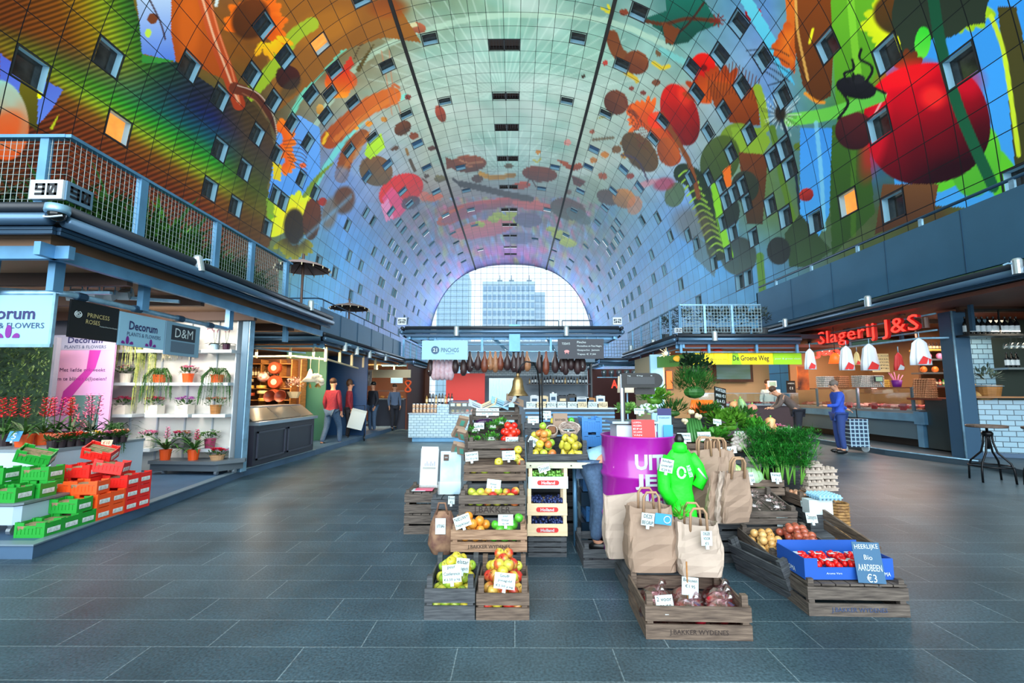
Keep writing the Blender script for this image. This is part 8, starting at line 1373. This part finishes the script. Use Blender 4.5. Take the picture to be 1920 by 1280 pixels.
t = thing('egg_tray','pale blue egg tray lying in front of the egg boxes','egg tray',(at(1527,0,4.15).x,4.13,.485)); link('tray',egg_tray_mesh(sg_b,.2),t); t = thing('wicker_basket','wicker basket side behind the newspapers, outermost','basket',(2.88,4.25,.0)); B = MB(); [B.tube([(.08*math.cos(a),.08*math.sin(a),.025*k+.012) for a in [2*PI*j/12 for j in range(13)]],.013,5) for k in range(17)]; B.build('woven_sides',mat('wicker_gold',(170,130,76),.7,rgb2=(110,76,44),nscale=30),t)
# upper vegetable table
t = thing('vegetable_table','dark trestle with steel edge under the vegetable display','table',(0,0,0)); bp(t,'top',crate_w[3],(1.42,2.7,4.55,5.5,.78,.82)); bp(t,'edge_rail',mat('beam_cream',(190,190,170),.4),(1.42,2.1,4.52,4.55,.74,.78))
for x in (1.5,2.6): [bp(t,'leg',crate_w[3],(x-.03,x+.03,y-.03,y+.03,0,.78)) for y in (4.65,5.4)]
for k,(x,w_) in enumerate(((1.66,.36),(2.05,.36))): wood_crate('crate of vegetables at the front of the trestle, %s' % ('with leeks','with lettuce')[k],w_,.4,.12,(x,4.76,.82),0,(.12,0,0),wood=1)
wood_crate('raised rear crate holding carrots',.5,.35,.3,(1.95,5.25,.82),wood=3,rows=3)
G = greens
for a in (('large heap of curly green lettuce',1365,800,4.75,(.2,.15,.12),330,.07,.05,leaf_l,'lettuce'),('curly parsley behind the cauliflower',1228,752,4.95,(.17,.12,.11),260,.06,.045,leaf_l,'parsley'),('loose endive next to the lettuce heap',1412,810,4.7,(.13,.1,.09),180,.07,.05,lg,'endive'),('round mass of carrot tops',1302,735,5.15,(.24,.16,.2),1500,.07,.011,mat('carrot_tops',(60,130,50),.5,rgb2=(30,84,34),nscale=9),'carrot_greens'),('dark leafy herb plant crowning the vegetable display',1305,698,5.6,(.2,.15,.17),300,.06,.05,leaf_dk,'herb_plant'),('celery leaves spilling from the carrots',1330,778,4.9,(.16,.1,.08),150,.06,.04,leaf_g,'celery'),('leafy turnip greens nearest the scale',1262,775,4.85,(.15,.1,.09),150,.09,.02,leaf_g,'turnip_greens'),('spring greens in front of the squash',1392,785,4.85,(.14,.1,.07),120,.07,.035,leaf_g,'spring_greens'),('low greens at the edge of the front crate',1340,822,4.6,(.16,.08,.06),140,.06,.04,lg,'corn_salad')): G(a[0],at(a[1],a[2],a[3]),a[4],a[5],a[6],a[7],a[8],name=a[9],seed=a[1])
car = mat('carrot_orange',(240,110,30),.4)
for k in range(26): q = k/25; c,g_ = (1306,'near') if k < 13 else (1326,'far'); kk = k % 13; p = at(c,750,4.98); t = link('carrot',MB().tube([(0,0,0),((kk-6)*.0045,-.02,-.07),((kk-6)*.012,-.03,-.15)],[.012,.010,.003],6).mesh('carrot',car,True),None,p+Vector(((kk-6)*.0075,-.01*(kk % 2),.0)),0,None,'orange carrot in the bunch %s' % ('towards the scale' if k < 13 else 'beside the blackboard'),'carrot','carrots '+g_)
for k in range(6): a = at(1288+k*4.5,785,4.75); b = at(1293+k*6,828,4.55); t = thing('leek','dark green leek lying over the crate edge','leek',a,group='leeks'); tb(t,'stalk',mat('leek_green',(60,120,60),.4),[.014,.016,.012],[(0,0,0),(b-a)*.5,(b-a)])
for k,(px,py) in enumerate(((1296,772),(1310,780),(1285,790))): p = at(px,py,4.72); t = thing('celeriac','knobbly pale celeriac root, %s' % ('under the carrots','beside the leeks','hanging lowest by its greens')[k],'celeriac',p); B = MB(); R = random.Random(k); [B.ball((R.uniform(-.02,.02),R.uniform(-.01,.01),R.uniform(-.02,.02)),.022,8,6) for _ in range(5)]; B.build('root',cream,t,smooth=True)
t = thing('cauliflower','white cauliflower under the parsley behind the scale','cauliflower',at(1218,768,4.85)); B = MB(); R = random.Random(2); [B.ball((R.uniform(-.08,.08),R.uniform(-.04,.04),R.uniform(-.01,.04)),.03,8,6) for _ in range(22)]; B.build('curd',chalk,t,smooth=True); B = MB(); foliage(B,(0,0,-.02),(.12,.08,.04),50,.07,.05,R,0); B.build('outer_leaves',lp,t)
G('pale loose lettuce left of the cauliflower, by the scale pole',at(1175,772,4.9),(.1,.08,.06),90,.06,.045,lp,name='lettuce',seed=9)
card(['WORTELEN','PREI €1','SLA €1','UIEN','KOOL €2'],at(1352,778,5.0),'tilted blackboard with chalk prices beside the carrots',.19,.3,.5,-.1,.15,mback=black,col=chalk,clip=False,name='price_blackboard',cat='blackboard')
def gourd(name,label,px,py,Y,prof,m,rot=(0,0,0),stem=True): t = thing(name,label,'squash',at(px,py,Y),rot=rot); ln(t,'body',m,prof,18,wob=lambda a,q: 1+.02*math.cos(8*a)); (tb(t,'stem',stalk,.008,[(0,0,prof[-1][1]-.01),(.005,0,prof[-1][1]+.02)]) if stem else 0)
gm_ = mat('butternut',(235,180,120),.4,rgb2=(225,150,100),nscale=6); rnd_ = lambda r: [(0,-r*.85),(r*.6,-r*.8),(r,-.1*r),(r*.85,r*.5),(r*.3,r*.8),(0,r*.75)]
gourd('butternut_squash','upright butternut squash above the fennel',1445,800,4.75,[(0,-.08),(.05,-.078),(.07,-.04),(.06,.0),(.042,.04),(.048,.075),(.02,.095),(0,.096)],gm_); gourd('pumpkin','pale round pumpkin half hidden beside the butternut',1420,805,4.75,rnd_(.06),gm_); gourd('pumpkin','round orange-pink squash beside the blackboard',1378,760,5.1,rnd_(.06),gm_); gourd('pumpkin','flat cream squash at the foot of the blackboard',1374,776,5.0,rnd_(.065),cream); gourd('marrow','long striped green marrow leaning on the squashes',1394,768,5.0,[(0,-.15),(.035,-.14),(.05,-.05),(.04,.07),(.02,.12),(0,.125)],mat('marrow_green',(90,140,90),.4,rgb2=(160,190,120),nscale=12,stretch=(4,4,.3)),(0,-.25,0)); gourd('sweet_potato','pink sweet potato next to the marrow',1410,765,5.05,rnd_(.055),mat('sweet_potato',(205,130,110),.6)); gourd('sweet_potato','small reddish sweet potato under the pink one',1412,780,5.0,rnd_(.045),_M['sweet_potato'])
MU = thing('mushroom','x','mushroom'); ln(MU,'cap',mat('mushroom_cap',(200,190,184),.5),[(.024,0),(.03,.01),(.024,.026),(0,.032)],12); ln(MU,'stalk',cream,[(.01,-.02),(.01,.002)],8)
for k in range(22): px,py = 1372+(k % 6)*5+(k//6)*2,842-(k//6)*8-(k % 3)*2; put(MU,at(px,py,4.42+.03*(k//6)),rz=k,rot=(k % 3*.5-.4,k % 4*.4-.6,k),label='white mushroom in the heap above the cabbages',group='white mushrooms',scale=1.0 if k % 2 else .8)
wood_crate('small crate of white mushrooms between bags and fennel',.3,.3,.1,(2.02,4.58,.68),0,wood=3)
flower_pot('potted_cyclamen','white cyclamen at the outer end of the vegetable display','potted plant',at(1478,838,4.75),pk['white'],dkpot,90,.06,.08,16,.028,leaf_dk,.1,.1); flower_pot('potted_cyclamen','lilac cyclamen between the butternut and the white cyclamen','potted plant',at(1462,828,4.85),pk['pink'],dkpot,91,.05,.08,12,.025,leaf_dk,.07,.08)
bp(thing('plant_stand','dark box carrying the two cyclamens','stand',(2.82,4.85,0)),'box',crate_w[3],(-.2,.2,-.15,.15,0,.83))
# ================================================================ PEOPLE AND THE SHOPPING TROLLEY
def feet(px,py): v = fl(px,py); return (v.x,v.y,0)
red_j = mat('red_jacket',(128,28,46),.8,noise=.2,nscale=20); blu = mat('blue_coat',(40,80,190),.8,noise=.2,nscale=12); brn = mat('brown_coat',(96,84,80),.8,noise=.2,nscale=10); lbs = mat('pale_blue_shirt',(150,200,225),.7,noise=.1,nscale=20)
W1 = dict(anl=(-.12,-.2,.1),knl=(-.11,-.2,.5),tol=(-.12,-.36,.05),anr=(.11,.25,.14),knr=(.11,.06,.5),tor=(.11,.12,.04))
person('person in a red jacket and jeans walking away past the nut counter',feet(620,838),PI-.2,W1,skin_m,red_j,denim,brown_hair,.98)
person('person in a red jacket farther along, facing the cheese stall',feet(652,824),1.9,{},skin_m,red_j,dark_cloth,brown_hair,.97,hair_long=True)
person('person in dark clothes standing behind the white covered stroller',feet(697,812),-.6,{},skin_m,dark_cloth,denim,black,.98)
person('person in a blue-grey coat in front of the bakery',feet(738,806),.5,W1,skin_m,mat('bluegrey_coat',(90,110,140),.8),dark_cloth,brown_hair,.95)
person('person in a brown-grey coat bending towards the butcher counter',feet(1500,838),-1.9,dict(waist=(0,-.1,1.1),chest=(0,-.28,1.25),neckb=(0,-.4,1.35),neck=(0,-.45,1.37),head0=(0,-.5,1.40),head1=(0,-.56,1.48),shl=(-.17,-.35,1.3),shr=(.17,-.35,1.3),ell=(-.22,-.45,1.08),elr=(.22,-.45,1.08),wrl=(-.18,-.6,1.0),wrr=(.18,-.6,1.0),hal=(-.17,-.68,1.0),har=(.17,-.68,1.0)),skin_m,brn,dark_cloth,brown_hair,.98)
person('person in a royal blue coat pulling the plaid shopping trolley',feet(1578,850),-1.75,dict(head0=(0,-.06,1.58),head1=(0,-.07,1.66),shl=(-.17,-.02,1.4),ell=(-.25,.12,1.2),wrl=(-.22,.3,1.05),hal=(-.2,.36,1.02),wrr=(.2,-.35,1.15),elr=(.22,-.12,1.15),har=(.19,-.43,1.16)),skin_m,blu,mat('blue_trousers',(40,66,130),.8),mat('grey_hair',(120,110,105),.7),.95)
person('person in a pale apron behind the deli counter',(at(1440,0,14.8).x,14.8,0),0,{},skin_m,mat('pale_apron',(170,200,215),.7),dark_cloth,brown_hair,1.0)
person('market seller in a pale blue shirt and jeans bending behind the purple drum',(.74,4.32,0),1.45,dict(pelvis=(0,.05,.84),waist=(0,-.08,.92),chest=(0,-.3,.95),neckb=(0,-.44,.94),neck=(0,-.5,.92),head0=(0,-.56,.88),head1=(0,-.66,.86),shl=(-.17,-.36,.92),shr=(.17,-.36,.92),ell=(-.2,-.42,.66),elr=(.2,-.42,.66),wrl=(-.18,-.5,.45),wrr=(.18,-.5,.45),hal=(-.17,-.53,.37),har=(.17,-.53,.37),hpl=(-.1,.04,.78),hpr=(.1,.04,.78),knl=(-.11,-.04,.43),knr=(.11,-.02,.43)),skin_m,lbs,denim,brown_hair,.92)
plaid = brick_mat('plaid_cloth',(30,60,90),(24,50,80),(150,185,205),.09,.09,.014,.7,'XZ',0,0,0)
p = fl(1608,848); t = thing('shopping_trolley','blue plaid wheeled shopping trolley beside the person in blue','shopping trolley',(p.x,p.y,0),-.15); bp(t,'bag',plaid,(-.2,.2,-.14,.14,.14,.74)); bp(t,'flap',plaid,(-.21,.21,-.15,.15,.74,.78)); tb(t,'handle',iron,.012,[(-.15,.16,.1),(-.15,.2,1.0),(.15,.2,1.0),(.15,.16,.1)])
for x in (-.23,.23): ln(t,'wheel',mat('wheel_pale',(180,200,210),.5),[(0,-.015),(.09,-.015),(.09,.015),(0,.015)],20,False,loc=(x,.1,.09),rot=(0,PI/2,.4))
p = fl(668,826); t = thing('stroller','stroller covered with a white sheet beside the shoppers','stroller',(p.x,p.y,0),.3); B = MB(); B.box((0,0,.62),(.42,.35,.5),Euler((.2,.25,0)).to_matrix()); B.build('white_cover',chalk,t); tb(t,'frame',iron,.014,[(-.22,-.15,.1),(-.2,.1,.5),(-.25,.3,1.0),(.2,.3,1.0),(.2,.1,.5),(.22,-.15,.1)])
for x,y in ((-.22,-.15),(.22,-.15),(-.22,.25),(.22,.25)): ln(t,'wheel',iron,[(0,-.015),(.09,-.015),(.09,.015),(0,.015)],16,False,loc=(x,y,.09),rot=(0,PI/2,0))
# ---- SUBPARTS: print, lenses and badges belong to the panel, card or housing that carries them
BASE_ = ('panel','card','board','front_face','sheet','drum_body','display_head','torso','bag','wheel','housing','front_panel','slatted_side','packet','body','front_flap','printed_panel','dark_field','frame')
PRINT_ = ('lettering','handwriting','printed_line','chalk_line','stamped_lettering','number','tulip_emblem','rose_emblem','badge','display_window','white_lettering','green_label','top_label','lens','clip','pig_drawing','white_emblem','red_badge','tag','tower_window','handle','label_card','print','red_print')
by = {}; kids_of = {}
for o in bpy.data.objects:
    if o.parent: kids_of.setdefault(o.parent,[]).append(o)
    if o.parent and o.parent.parent is None: by.setdefault(o.parent,[]).append(o)
for r,cs in by.items():
    st_ = lambda o: o.name.split('.')[0]; bs = {}
    for c in cs: bs.setdefault(st_(c),c)
    b = next((bs[n] for n in BASE_ if n in bs),None)
    if b:
        for c in cs:
            if c is not b and st_(c) in PRINT_ and not kids_of.get(c): c.parent = b; c.matrix_parent_inverse = b.matrix_basis.inverted()
